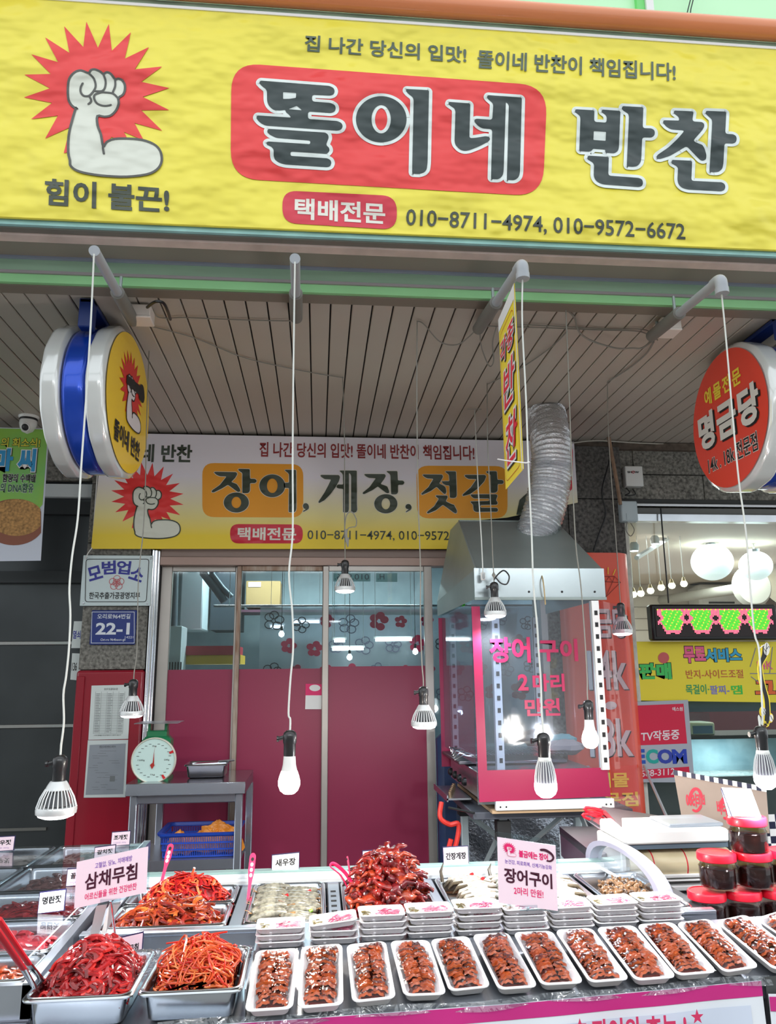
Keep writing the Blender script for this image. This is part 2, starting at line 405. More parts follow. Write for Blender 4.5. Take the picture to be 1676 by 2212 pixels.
# left steel shutter door with bright bars
sh = struct(MB().bb((-5.0, 4.74, 0), (-1.36, 4.80, 2.62), mat('dark_steel_door', (74, 78, 80), .35, .7, var=.2, vscale=2.5)).build('door_1'))
for zb in (1.745, 1.27): MB().bb((-5.0, 4.728, zb-.011), (-1.40, 4.742, zb+.011), g['chrome'], ch=.003).build('bar', sh)
MB().bb((-5.0, 4.70, 2.10), (-1.36, 4.742, 2.17), mat('dark_steel_rail', (52, 56, 58), .5, .4)).build('rail', sh)
MB().bb((-5.0, 4.70, 2.52), (-1.36, 4.745, 2.60), mat('dark_steel_rail', (52, 56, 58), .5, .4)).build('rail', sh)
MB().bb((-2.6, 4.728, .70), (-1.52, 4.742, .716), mat('dull_bar', (120, 120, 116), .4, .6)).build('bar', sh)
slab((-5.0, 4.70, 2.60), (-1.36, 4.80, 2.73), mat('dark_steel_door', (74, 78, 80)), 'trim_15')
# ---- shop front: lintel, transom and sliding doors ----
slab((-.935, 4.56, 2.19), (1.40, 4.66, 2.24), g['beige'], 'trim_16', bevel=.003)
slab((-.935, 4.57, 2.24), (1.40, 4.66, 2.29), mat('beige_rail_dull', (150, 130, 122), .5), 'trim_17', bevel=.003)
win = struct(MB().bb((-.935, 4.64, 2.29), (1.40, 4.66, 2.34), g['dark']).build('window_1'))
for xa, xb, mm in ((-.935, -.52, g['dark']), (-.52, -.16, mat('brown_transom', (126, 96, 84), .5)), (-.13, .48, mat('grey_transom_glass', (106, 130, 138), .2)), (.50, .72, mat('brown_transom', (126, 96, 84), .5))):
    MB().bb((xa, 4.60, 2.29), (xb, 4.635, 2.55), mm).build('pane', win)
for xa in (-.17, -.135, .48): MB().bb((xa, 4.59, 2.29), (xa+.025, 4.64, 2.55), g['beige']).build('frame', win)
slab((-1.0, 4.62, 2.34), (1.40, 4.9, 3.05), mat('dark_wall_paint', (60, 60, 62), .8), 'wall_above_door')
def leaf(n, xa, xb, y, wl, wr, ztop, fm, film_top, label=None):
    d = struct(MB().bb((xa, y-.018, .06), (xa+wl, y+.018, ztop), fm, ch=.003).build(n))
    MB().bb((xb-wr, y-.018, .06), (xb, y+.018, ztop), fm, ch=.003).build('stile', d)
    MB().bb((xa+wl, y-.016, ztop-.03), (xb-wr, y+.016, ztop), fm, ch=.002).build('rail', d)
    MB().bb((xa+wl, y-.016, .06), (xb-wr, y+.016, .12), fm, ch=.002).build('rail', d)
    MB().bb((xa+wl, y-.003, .12), (xb-wr, y+.003, ztop-.03), g['glass']).build('pane', d, smooth=False)
    MB().bb((xa+wl, y-.006, .12), (xb-wr, y-.0035, film_top), g['maroon']).build('vinyl_film', d, smooth=False)
    return d
al2 = mat('rusty_aluminium', (184, 172, 160), .45, .5, var=.35, vscale=30, col2=(120, 84, 60), stretch=(1, 1, .15))
leaf('door_2', -.935, -.47, 4.635, .065, .028, 2.19, g['alu'], 1.582)
leaf('door_3', -.485, .055, 4.60, .028, .03, 2.19, al2, 1.582)
leaf('door_4', .027, .685, 4.565, .036, .05, 2.185, g['alu'], 1.592)
# wrinkles in the film of the front leaf
# fixed panes to the side, dark gap
slab((.70, 4.64, 0), (1.36, 4.646, 2.19), g['glass'], 'window_2', smooth=False)
slab((1.36, 4.58, 0), (1.40, 4.66, 2.3), g['alu'], 'trim_18')
# ---- interior of the side-dish shop ----
slab((-1.9, 6.9, 0), (2.0, 7.0, 2.7), mat('blue_grey_room_wall', (188, 204, 210), .7, var=.1), 'wall_shop_back')
slab((-1.95, 4.9, 0), (-1.85, 6.95, 2.7), mat('pale_room_wall', (200, 212, 216), .7), 'wall_shop_left')
slab((1.66, 4.66, 0), (1.72, 6.95, 2.7), mat('pale_room_wall', (200, 212, 216)), 'wall_shop_right')
slab((-1.9, 4.66, 2.62), (1.7, 6.95, 2.7), mat('room_ceiling', (216, 224, 226), .8), 'ceiling_shop')
slab((-1.9, 4.6, -.06), (1.7, 6.95, 0), mat('room_floor', (130, 130, 126), .5), 'floor_shop')
area_light('shop_ceiling_light', (0, 5.9, 2.58), (1.6, .3), 45, (.88, .96, 1), (0, 0, 0))
# ---- neighbouring jeweller: beam, frame, interior ----
bm_ = struct(MB().bb((1.30, 4.66, 2.62), (5.6, 4.9, 3.05), g['granite']).build('wall_beam'))
tiles(bm_, [1.66, 1.93, 2.03, 2.86, 3.6, 4.6, 5.4], [2.80, 2.975], 4.60, 4.67, g['granite'])
tiles(bm_, [1.66, 2.5, 3.3, 4.4, 5.4], [2.635, 2.80], 4.61, 4.67, g['granite'])
pr = struct(MB().bb((1.40, 4.62, 0), (1.93, 4.9, 2.98), g['granite']).build('wall_pillar_right'))
tiles(pr, [1.42, 1.56, 1.925], [2.26, 2.62, 2.97], 4.55, 4.63, mat('stained_granite', (112, 108, 104), .8, var=.75, vscale=48, vdetail=6, col2=(48, 46, 46)))
slab((1.93, 4.62, 2.60), (5.2, 4.72, 2.64), mat('dark_gap', (60, 62, 62), .6), 'trim_19')
slab((1.93, 4.585, 2.585), (5.2, 4.62, 2.60), g['chrome'], 'trim_20')
slab((1.93, 4.60, 2.53), (5.2, 4.66, 2.575), mat('grey_sill', (110, 112, 110), .5), 'trim_21')
slab((1.93, 4.575, 2.485), (5.2, 4.64, 2.53), g['steelh'], 'trim_22')
slab((1.945, 4.60, .55), (5.2, 4.606, 2.49), clear_mat('shop_window_glass', (236, 246, 246), .02), 'window_3', smooth=False)
slab((1.90, 4.56, 0), (1.945, 4.63, 2.5), mat('white_window_post', (208, 206, 196), .5, var=.2, vscale=20), 'trim_23')
slab((1.93, 8.4, 0), (5.2, 8.5, 2.7), mat('jeweller_back_wall', (214, 204, 192), .7), 'wall_jeweller_back')
slab((5.1, 4.7, 0), (5.2, 8.4, 2.7), mat('jeweller_side_wall', (216, 206, 196), .7), 'wall_jeweller_side')
slab((1.75, 4.7, 2.52), (5.2, 8.4, 2.6), mat('jeweller_ceiling', (228, 214, 198), .7), 'ceiling_jeweller')
slab((1.73, 4.9, 0), (1.80, 8.4, 2.6), mat('jeweller_side_wall', (216, 206, 196)), 'wall_jeweller_left')
slab((1.75, 4.64, -.06), (5.2, 8.4, 0), mat('jeweller_floor', (150, 140, 130), .3), 'floor_jeweller')
slab((1.945, 4.62, 0), (5.2, 4.66, .92), mat('dark_stone_dado', (78, 74, 74), .4), 'wall_dado')
area_light('jeweller_ceiling_light', (3.2, 6.2, 2.49), (1.8, 1.8), 110, (1, .95, .88))

# tube lamps over the market aisle (their reflections show in the door glass)
for i, (x, y) in enumerate(((-1.3, -.7), (.3, -.7), (1.9, -.7))):
    t = thing('aisle_tube_lamp', 'white tube lamp hanging over the aisle, '+('shutter', 'middle', 'jeweller')[i]+' side', 'lamp', (x, y, 2.9), 'tube lamps over the aisle')
    MB().tube([(x-.6, y, 2.9), (x+.6, y, 2.9)], .014, 10, emit_mat('aisle_tube_glow', (246, 249, 255), 14)).build('tube', t)
    MB().bb((x-.62, y-.03, 2.92), (x+.62, y+.03, 2.96), g['white']).build('batten', t)
    for sx in (-.5, .5): MB().tube([(x+sx, y, 2.96), (x+sx, y, 4.2)], .003, 5, g['cordg']).build('hanger', t)
    area_light('aisle_tube_light', (x, y, 2.88), (1.2, .04), 34, (.95, .98, 1))
slab((-3.2, -.75, 4.2), (4.2, -.65, 4.3), g['galv'], 'trim_aisle_beam')
slab((-3.3, -.8, 0), (-3.2, -.6, 4.3), g['galv'], 'trim_aisle_post_1'); slab((4.2, -.8, 0), (4.3, -.6, 4.3), g['galv'], 'trim_aisle_post_2')
# ======================= printed marks shared by several signs =======================
def crop(x0, y0, s): return lambda pts: [(x0+x/s, y0+y/s) for x, y in pts]
STAR = [(370,87),(420,200),(467,97),(480,213),(562,133),(536,247),(640,197),(579,293),(697,281),(607,347),(728,374),(613,412),(728,469),(607,470),(697,558),(578,525),(618,600),(533,564),(560,620),(478,585),(440,640),(340,640),(272,655),(300,543),(192,592),(247,493),(131,508),(222,438),(100,414),(213,375),(102,316),(216,313),(132,228),(248,262),(192,155),(297,222),(274,107),(357,197)]
STAR = [(x/1.995, y/1.995) for x, y in STAR]
_fc = crop(130, 130, 6.983)
ARM = _fc([(240,720),(170,670),(120,580),(110,430),(130,270),(210,170),(310,140),(420,180),(460,135),(520,125),(600,160),(645,195),(700,168),(760,195),(825,275),(870,265),(930,290),(970,360),(970,440),(940,510),(875,555),(878,640),(840,740),(760,820),(660,840),(557,830),(560,970),(610,1110),(645,1290),(700,1220),(820,1175),(1020,1170),(1230,1190),(1400,1250),(1490,1330),(1525,1430),(1520,1540),(1450,1640),(1300,1710),(1000,1745),(700,1735),(420,1700),(240,1650),(150,1580),(140,1500),(115,1380),(120,1150),(160,950),(225,730)])
KNU = [_fc(k) for k in ([(420,180),(500,260),(530,370),(500,450),(440,520)], [(335,335),(305,400),(305,470),(350,525),(430,525),(490,470)], [(430,530),(460,580),(455,620),(420,650)], [(645,195),(680,300),(670,400),(630,450),(560,455),(510,450)], [(825,275),(825,380),(790,470)], [(620,470),(700,475),(790,490),(850,540),(875,570)], [(620,470),(530,500),(505,550),(540,630),(620,670),(700,675),(760,663)], [(645,1290),(640,1310),(655,1400)])]
_PB = Plane((0, 2.46, 0))
def _nrm(pts):
    q = [_PB.px(*p) for p in pts]; return q
_st = _nrm(STAR); _ar = [tuple(v) for v in catmull([(*q, 0) for q in _nrm(ARM)], 3, True)]; _ar = [(v[0], v[1]) for v in _ar]; _kn = [[(v[0], v[1]) for v in catmull([(*q, 0) for q in _nrm(k)], 4)] for k in KNU]
_bx = (min(p[0] for p in _st), min(p[1] for p in _ar), max(p[0] for p in _st), max(p[1] for p in _st))
def fist_logo(parent, pl, box, red, skin, ink, d=.003, band=False, flat=1.0):
    """box: (u0, v0, u1, v1) on the plane for star and arm together"""
    def mp(p): return (box[0]+(p[0]-_bx[0])/(_bx[2]-_bx[0])*(box[2]-box[0]), box[1]+(p[1]-_bx[1])/(_bx[3]-_bx[1])*(box[3]-box[1]))
    k = (box[2]-box[0])/(_bx[2]-_bx[0])
    MB().flat([[mp(p) for p in _st]], pl, d, red).build('star_print', parent, smooth=False)
    a = [mp(p) for p in _ar]
    MB().flat([a], pl, d+.001, skin, robust=True).build('arm_print', parent, smooth=False)
    b = MB(); b.stroke(a, .0085*k, pl, d+.002, ink, closed=True)
    for q in _kn: b.stroke([mp(p) for p in q], .0075*k, pl, d+.0022, ink)
    b.build('line_print', parent, smooth=False)
    if band:
        fx = lambda x, y: (box[0]+(box[2]-box[0])*x, box[1]+(box[3]-box[1])*y)
        b = MB(); b.flat([[fx(*q) for q in ((.26, .50), (.86, .56), (.86, .70), (.26, .62))]], pl, d+.0028, ink)
        b.flat([rounded([fx(*q) for q in ((.80, .50), (1.0, .50), (1.06, .6), (.98, .76), (.84, .74), (.78, .62))], .03)], pl, d+.003, ink)
        b.build('band_print', parent, smooth=False)
# ======================= the big yellow banner =======================
def banner_mat(name, col, bs=.8, bd=.14, scale=2.4):
    if name in _M: return _M[name]
    m = mat(name, col, .38, bump=bs, bscale=scale, bdist=bd, stretch=(1, 1, 1.6)); return m
def wm(name, col): return banner_mat('banner_'+name, col)
big = thing('shop_banner', 'huge yellow banner with fist logo and shop name above the awning', 'banner', (.3, 2.46, 3.11))
def wav(u, v): 
    return .004*math.sin(u*5+v*3)+.003*math.sin(u*11-v*7)
PB = Plane((0, 2.468, 0))
MB().bb((X0, 2.468, 3.108), (X1, 2.480, 4.022), wm('yellow', (246, 230, 80)), ch=.002).build('sheet', big, smooth=False)
MB().bb((X0, 2.464, 4.010), (X1, 2.468, 4.022), g['white']).build('hem', big, smooth=False)
bk = (58, 72, 70)
_dk = wm('dark', (44, 58, 58)); _wh = wm('white', (232, 240, 236)); _rd = wm('red', (240, 62, 62)); _gr = wm('grey_green', (84, 100, 84)); _rd2 = wm('crimson', (216, 50, 70)); _sk = wm('skin', (226, 228, 214)); _li = wm('line', (84, 84, 80))
# red rounded field
MB().flat([[PB.px(*p) for p in rounded([(500, 136), (1182, 186), (1172, 425), (498, 386)], 62, 8)]], PB, .002, _rd).build('red_field_print', big, smooth=False)
MB().flat([[PB.px(*p) for p in rounded([(610, 412), (857, 424), (857, 497), (610, 482)], 36, 8)]], PB, .002, _rd2).build('red_pill_print', big, smooth=False)
fist_logo(big, PB, _bx, _rd, _sk, _li, d=.002)
GL = []
_a = crop(540, 150, 7.618)
GL.append((_a([(150,235),(175,198),(1310,285),(1375,320),(1395,370),(1375,425),(1320,445),(1020,430),(1020,540),(1330,565),(1395,600),(1412,650),(1395,705),(1330,730),(955,703),(952,828),(1440,862),(1505,895),(1527,945),(1505,1000),(1440,1020),(250,935),(160,885),(105,815),(120,770),(675,805),(650,765),(590,715),(580,680),(480,692),(390,680),(310,610),(282,530),(280,350),(200,290)]), [_a([(545,385),(760,400),(755,482),(650,497),(545,500)]), _a([(635,668),(772,612),(860,685)])]))
GL.append((_a([(285,1020),(305,990),(1240,1052),(1285,1085),(1295,1140),(1250,1255),(1300,1300),(1310,1350),(1270,1400),(668,1362),(664,1435),(1275,1475),(1325,1505),(1340,1550),(1320,1605),(1270,1622),(580,1577),(480,1550),(410,1500),(390,1440),(390,1330),(360,1290),(280,1250),(270,1215),(300,1198),(990,1243),(993,1185),(430,1140),(340,1095),(290,1050)]), []))
_b = crop(750, 160, 8.38)
GL.append((_b(ell(614, 832, 458, 418, 40)), [_b(ell(612, 832, 175, 257, 28))]))
GL.append((_b([(1060,320),(1070,285),(1460,305),(1477,325),(1450,1620),(1435,1740),(1390,1795),(1310,1822),(1180,1815),(1172,1790),(1200,480),(1180,430),(1100,370)]), []))
_d = crop(950, 180, 8.38)
GL.append((_d([(150,390),(165,350),(530,378),(547,400),(530,1005),(620,1003),(830,970),(890,985),(905,1025),(880,1065),(700,1155),(520,1225),(430,1235),(350,1205),(280,1130),(262,1060),(278,520),(260,470),(170,410)]), []))
GL.append((_d([(845,270),(865,228),(1460,270),(1478,290),(1445,1620),(1425,1710),(1350,1768),(1215,1762),(1208,1740),(1243,420),(1225,385),(1190,350),(1150,1600),(1130,1690),(1060,1750),(930,1745),(922,1725),(945,845),(760,830),(680,780),(620,710),(625,670),(660,655),(945,675),(962,410),(950,370),(870,300)]), []))
_e = crop(1220, 210, 8.38)
GL.append((_e([(172,275),(190,232),(510,250),(527,270),(523,460),(745,475),(752,385),(735,340),(655,280),(670,238),(980,260),(997,280),(970,930),(950,990),(890,1028),(740,1018),(725,1000),(722,963),(503,947),(480,980),(430,997),(270,987),(255,970),(275,400),(265,350)]), [_e([(517,627),(738,640),(730,803),(509,787)])]))
GL.append((_e([(1020,220),(1040,175),(1395,195),(1412,215),(1400,573),(1560,578),(1610,610),(1622,660),(1610,710),(1560,745),(1392,740),(1375,1120),(1360,1200),(1300,1260),(1230,1272),(1120,1265),(1113,1245),(1153,370),(1140,315),(1040,250)]), []))
GL.append((_e([(397,1115),(415,1070),(770,1092),(787,1110),(778,1432),(1330,1473),(1390,1500),(1408,1560),(1390,1620),(1330,1640),(690,1592),(600,1560),(540,1500),(515,1430),(522,1240),(500,1195),(410,1140)]), []))
_f = crop(1400, 210, 8.38)
GL.append((_f([(450,300),(465,255),(790,270),(810,290),(787,450),(960,463),(1000,490),(1007,540),(970,610),(800,805),(920,858),(970,875),(1010,940),(1045,1060),(1035,1140),(980,1165),(930,1150),(860,1080),(688,900),(600,950),(380,1075),(200,1130),(150,1120),(140,1085),(170,1050),(360,920),(530,760),(652,615),(400,597),(310,540),(257,470),(275,430),(550,437),(552,395),(530,360)]), []))
GL.append((_f([(1025,300),(1045,260),(1385,275),(1403,295),(1383,675),(1530,685),(1580,715),(1593,770),(1575,830),(1520,852),(1370,845),(1350,1220),(1330,1310),(1270,1360),(1210,1372),(1110,1362),(1100,1340),(1150,470),(1140,410),(1050,330)]), []))
GL.append((_f([(410,1180),(430,1147),(765,1162),(785,1185),(770,1525),(1320,1552),(1370,1580),(1388,1630),(1370,1690),(1310,1715),(700,1682),(600,1650),(540,1590),(520,1510),(530,1300),(510,1260),(420,1210)]), []))
for ids in ((0, 1), (2, 3), (4, 5), (6, 7, 8), (9, 10, 11)):
    ow = MB(); iw = MB()
    for k in ids:
        o_, hs = GL[k]; r = ppx(PB, rounded(o_, 6, 4))
        if k != 2: ow.flat([r], PB, .0030, _wh)
        ow.stroke(r, .0262, PB, .0031, _wh, closed=True, n=10)
        hh = [ppx(PB, rounded(h, 1.5, 3)) for h in hs]
        for h in hh: ow.stroke(h, .0262 if k == 2 else .006, PB, .0031, _wh, closed=True, n=8)
        iw.flat([r]+hh, PB, .0044, _dk, robust=True)
    ow.build('white_outline_lettering', big, smooth=False); iw.build('shop_name_lettering', big, smooth=False)
lettering(big, '집 나간 당신의 입맛!', PB, None, _gr, quad=((657, 112), (1007, 138), (659, 76)), bold=.022)
lettering(big, '똘이네 반찬이 책임집니다!', PB, None, _gr, quad=((1030, 148), (1459, 177), (1032, 108)), bold=.022)
lettering(big, '힘이 불끈!', PB, None, wm('ink', (66, 74, 62)), quad=((96, 444), (366, 462), (98, 386)), bold=.03)
lettering(big, '택배전문', PB, None, wm('pale', (236, 232, 220)), quad=((636, 474), (832, 486), (637, 428)), bold=.028)
lettering(big, '010−8711−4974, 010−9572−6672', PB, None, wm('ink', (66, 74, 62)), quad=((876, 493), (1480, 524), (878, 452)), bold=.012)
# ======================= white inner banner above the doors =======================
YI = 4.52; PI_ = Plane((0, YI, 0))
inn = thing('inner_banner', 'white and yellow banner listing eel, crab and salted seafood above the doors', 'banner', (0, 4.53, 2.29))
gm = mat('inner_banner_print', (232, 226, 232), .5); nt = gm.node_tree
_tc = nt.nodes.new('ShaderNodeTexCoord'); _sp = nt.nodes.new('ShaderNodeSeparateXYZ'); _rp = nt.nodes.new('ShaderNodeValToRGB')
nt.links.new(_tc.outputs['Object'], _sp.inputs[0]); _mr = nt.nodes.new('ShaderNodeMapRange'); _mr.inputs[1].default_value = 0; _mr.inputs[2].default_value = .7
nt.links.new(_sp.outputs['Z'], _mr.inputs[0]); nt.links.new(_mr.outputs[0], _rp.inputs[0]); nt.links.new(_rp.outputs[0], nt.nodes['Principled BSDF'].inputs['Base Color'])
_rp.color_ramp.elements[0].color = (*lin((246, 216, 60)), 1); _rp.color_ramp.elements[1].color = (*lin((238, 232, 240)), 1)
_rp.color_ramp.elements[0].position = .10; _rp.color_ramp.elements[1].position = .62
e_ = _rp.color_ramp.elements.new(.3); e_.color = (*lin((240, 228, 160)), 1)
def ipt(x, y): return PI_.px(x, y)
# the sheet follows its lower-right sag and the torn corner over the hood
xr = P(1240, 960, YI).x; zt = P(700, 944, YI).z; zb = P(600, 1184, YI).z; xl = P(197, 1180, YI).x
cut = P(975, 1184, YI).x
sheetpoly = [(xl, zb-.01), (cut, zb), (cut-.005, zb+.11), (cut+.045, P(985, 1128, YI).z), (P(1095, 1118, YI).x, P(1095, 1118, YI).z), (xr, P(1200, 1085, YI).z), (xr, zt), (P(300, 937, YI).x-.12, zt)]
sheetpoly[-1] = (xl+.02, zt)
MB().prism(sheetpoly, PI_, -.006, 0, gm).build('sheet', inn, smooth=False)
fo = [(cut+.002, zb+.005), (cut+.075, zb-.015), (cut+.09, zb+.14), (cut+.05, zb+.17), (cut-.003, zb+.11)]
MB().prism(fo, PI_, .004, .006, mat('banner_backside', (176, 164, 110), .6)).build('folded_corner', inn, smooth=False)
ik = mat('banner_ink', (38, 38, 46), .5); orr = mat('banner_orange', (244, 164, 44), .5); rdp = mat('banner_red', (222, 52, 56), .5); crm = mat('banner_crimson', (226, 40, 84), .5); brn = mat('banner_brown_red', (150, 50, 52), .5); pw = mat('banner_pale', (240, 236, 240), .5)
MB().flat([ppx(PI_, rounded([(437, 1000), (655, 1003), (655, 1118), (437, 1117)], 26, 6))], PI_, .001, orr).build('orange_field_print', inn, smooth=False)
MB().flat([ppx(PI_, rounded([(899, 1006), (1096, 1007), (1096, 1119), (901, 1120)], 26, 6))], PI_, .001, orr).build('orange_field_print', inn, smooth=False)
MB().flat([ppx(PI_, rounded([(497, 1132), (654, 1133), (654, 1174), (497, 1174)], 20, 6))], PI_, .001, crm).build('red_pill_print', inn, smooth=False)
MB().flat([ppx(PI_, rounded([(1150, 962), (1237, 962), (1237, 1060), (1150, 1090)], 12, 4))], PI_, .001, crm).build('red_field_print', inn, smooth=False)
a0 = ipt(233, 1163); a1 = ipt(401, 1000); fist_logo(inn, PI_, (a0[0], a0[1], a1[0], a1[1]), rdp, mat('banner_skin', (236, 222, 224), .5), ik, d=.001)
A_ = crop(430, 990, 6.704); B_ = crop(680, 990, 7.618); C_ = crop(900, 990, 7.618)
S2 = [(A_([(215,205),(235,197),(540,203),(555,230),(525,285),(465,345),(545,375),(590,440),(600,475),(580,490),(555,485),(418,385),(330,440),(210,497),(180,490),(190,465),(300,390),(400,265),(300,262),(250,240)]), []),
 (A_([(565,165),(580,155),(735,158),(737,298),(815,300),(838,330),(815,360),(737,362),(737,470),(720,500),(690,507),(627,505),(627,215),(580,185)]), []),
 (A_(ell(540, 642, 182, 145)), [A_(ell(540, 642, 70, 82))]), (A_(ell(1060, 400, 187, 165)), [A_(ell(1060, 400, 77, 105))]),
 (A_([(1240,175),(1255,167),(1405,170),(1408,720),(1400,765),(1375,785),(1298,782),(1303,432),(1230,430),(1225,358),(1303,355),(1303,235),(1290,215)]), []),
 (A_([(1500,690),(1515,660),(1545,650),(1575,662),(1592,697),(1585,740),(1510,777),(1505,765),(1550,738),(1515,728)]), []),
 (B_([(90,285),(105,275),(395,278),(415,310),(395,380),(340,480),(250,600),(160,690),(75,738),(57,728),(65,705),(150,580),(220,450),(268,350),(160,345),(105,310)]), []),
 (B_([(405,210),(420,203),(690,205),(692,760),(697,850),(680,885),(650,897),(595,895),(597,290),(580,255),(560,245),(560,840),(550,880),(530,895),(465,893),(466,505),(390,498),(350,480),(372,432),(466,435),(460,275),(450,250)]), []),
 (B_([(812,270),(825,260),(1150,262),(1168,290),(1140,345),(1080,425),(1160,452),(1190,465),(1220,535),(1222,570),(1200,578),(1170,570),(1035,465),(940,530),(810,592),(785,585),(790,565),(900,475),(1003,330),(890,325),(840,300)]), []),
 (B_([(1178,222),(1190,212),(1358,213),(1365,367),(1450,368),(1475,400),(1450,437),(1367,438),(1367,560),(1350,590),(1320,597),(1255,595),(1243,285),(1230,260)]), []),
 (B_(ell(1167, 750, 190, 158)), [B_(ell(1167, 750, 70, 92))]),
 (B_([(1487,800),(1500,765),(1540,750),(1578,768),(1592,810),(1580,850),(1500,893),(1495,880),(1545,838),(1505,835)]), []),
 (C_([(95,275),(110,268),(415,270),(432,300),(410,350),(367,418),(440,450),(475,480),(487,555),(475,590),(450,590),(325,470),(230,540),(90,605),(70,590),(85,570),(190,480),(275,338),(170,333),(120,305)]), []),
 (C_([(467,225),(480,215),(645,217),(657,610),(645,645),(610,655),(545,652),(538,448),(480,445),(430,420),(410,385),(420,380),(538,378),(530,280),(510,255)]), []),
 (C_([(308,620),(325,612),(500,615),(508,640),(475,710),(580,760),(610,765),(660,860),(658,900),(635,910),(610,895),(430,765),(310,860),(185,912),(165,900),(175,880),(290,790),(365,665),(330,645)]), []),
 (C_([(785,285),(800,275),(1120,275),(1142,300),(1110,380),(1000,500),(880,590),(765,622),(750,612),(760,595),(890,480),(985,345),(850,340),(800,310)]), []),
 (C_([(1142,230),(1155,215),(1315,215),(1325,357),(1410,360),(1432,390),(1415,423),(1330,425),(1328,530),(1310,560),(1270,570),(1220,570),(1215,275),(1170,250)]), []),
 (C_([(885,605),(900,595),(1310,595),(1328,620),(1300,690),(1328,725),(1325,755),(1305,765),(1045,770),(1045,815),(1320,818),(1338,850),(1320,880),(970,883),(935,860),(928,765),(885,725),(890,712),(1195,705),(1195,663),(940,660),(900,630)]), [])]
for ids in (range(0, 3), range(3, 5), (5,), range(6, 8), range(8, 11), (11,), range(12, 15), range(15, 18)):
    iw = MB(); ow = MB()
    for k in ids:
        o_, hs = S2[k]; r = ppx(PI_, rounded(o_, 2.5, 3)); hh = [ppx(PI_, h) for h in hs]; iw.flat([r]+hh, PI_, .0034, ik, robust=True); ow.stroke(r, .006, PI_, .002, pw, closed=True)
    ow.build('white_outline_lettering', inn, smooth=False); iw.build('menu_lettering', inn, smooth=False)
lettering(inn, '집 나간 당신의 입맛! 똘이네 반찬이 책임집니다!', PI_, (560, 987, 1024, 963), brn, .002, bold=.02)
lettering(inn, '똘이네 반찬', PI_, (230, 997, 416, 961), ik, .002, bold=.03)
lettering(inn, '택배전문', PI_, (513, 1167, 640, 1140), pw, .002, bold=.028)
lettering(inn, '010−8711−4974, 010−9572−', PI_, (664, 1168, 985, 1148), ik, .002, bold=.006)
MB().flat([ppx(PI_, [(1122, 1080), (1160, 1045), (1200, 1050), (1195, 1120), (1115, 1112)])], PI_, .002, ik).build('fifth_word_print', inn, smooth=False)
MB().tube([P(199, 1183, YI-.005), P(190, 1195, YI-.01), P(184, 1208, YI-.02)], .003, 5, g['white']).build('tie', inn)
MB().bb((xl, YI+.007, zb-.01), (xl+.006, YI+.01, zt), g['white']).build('hem', inn)
# ======================= round lightbox signs =======================
def round_sign(nm, label, X, facing, yc, zc, r, th_shell, th_band, tilt, face_m, draw):
    """facing +1: printed face looks towards +X (the sign stands left of the viewer)"""
    t = thing(nm, label, 'sign', (X, yc, zc-r))
    n = 72
    A = Matrix.Rotation(tilt, 3, 'Z')
    def pt(xo, rad, a, wob=0): v = Vector((xo, rad*math.cos(a), rad*math.sin(a))); return Vector((X, yc, zc))+A @ v
    def drum(name, x0, x1, rr, m, scal=0.0, bul=.0):
        b = MB(); k = 9; vs = []
        for j in range(k+1):
            s = j/k; xo = x0+(x1-x0)*s; edge = min(s, 1-s)
            rad0 = rr-(.02*(1-min(1, edge/.16))**2)
            for i in range(n):
                a = 2*math.pi*i/n; vs.append(pt(xo, rad0*(1+scal*math.cos(a*16)), a))
        fs = [(j*n+i, j*n+(i+1) % n, (j+1)*n+(i+1) % n, (j+1)*n+i) for j in range(k) for i in range(n)]
        fs += [tuple(range(n)), tuple(k*n+i for i in reversed(range(n)))]
        b.add(vs, fs, m); o = b.build(name, t, ang=60); return o
    f = facing; silver = mat('pearl_silver_shell', (226, 228, 226), .16, .25, coat=.8, var=.08, vscale=2)
    x = 0
    drum('shell', 0, -f*th_shell, r, silver, .006)
    drum('blue_band', -f*th_shell, -f*(th_shell+th_band), r*.955, mat('blue_metallic_band', (24, 74, 196), .22, .5, coat=.6))
    drum('shell', -f*(th_shell+th_band), -f*(2*th_shell+th_band), r, silver, .006)
    pl = Plane(pt(f*.001, 0, 0), A @ Vector((0, f, 0)), (0, 0, 1))
    MB().flat([ell(0, 0, r*.93, r*.93, 64)], pl, .004, face_m).build('face', t, smooth=False)
    draw(t, pl, r)
    return t
_yf = mat('yellow_light_face', (250, 206, 40), .3, coat=.4)
def draw_left(t, pl, r):
    fist_logo(t, pl, (-r*.5, -r*.30, r*.56, r*.70), mat('face_red', (214, 48, 44), .4), mat('face_skin', (226, 216, 216), .4), g['ink'], d=.006, band=True)
    lettering(t, '똘이네 반찬', pl, None, g['ink'], .007, quad=((-r*.56, -r*.66), (r*.56, -r*.66), (-r*.56, -r*.38)), px=False, bold=.03)
LS = round_sign('round_lightbox_sign', 'round silver and blue lightbox sign with yellow fist face under the awning', -.80, 1, 3.10, 2.665, .315, .075, .095, math.radians(-3), _yf, draw_left)
_rf = mat('red_light_face', (238, 72, 52), .35, coat=.3)
def draw_right(t, pl, r):
    lettering(t, '예물전문', pl, None, g['yellow'], .006, quad=((-r*.52, r*.34), (r*.42, r*.34), (-r*.52, r*.58)), px=False, bold=.03, sp=1.25)
    lettering(t, '명금당', pl, None, mat('face_white', (226, 222, 214), .4), .008, quad=((-r*.76, -r*.26), (r*.76, -r*.26), (-r*.76, r*.26)), px=False, bold=.045, sp=1.12, shadow=(.012, -.010, g['ink']))
    lettering(t, '14k . 18k 전문점', pl, None, g['ink'], .006, quad=((-r*.60, -r*.62), (r*.62, -r*.62), (-r*.60, -r*.38)), px=False, bold=.012, outline=.045, om=mat('face_white', (226, 222, 214)))
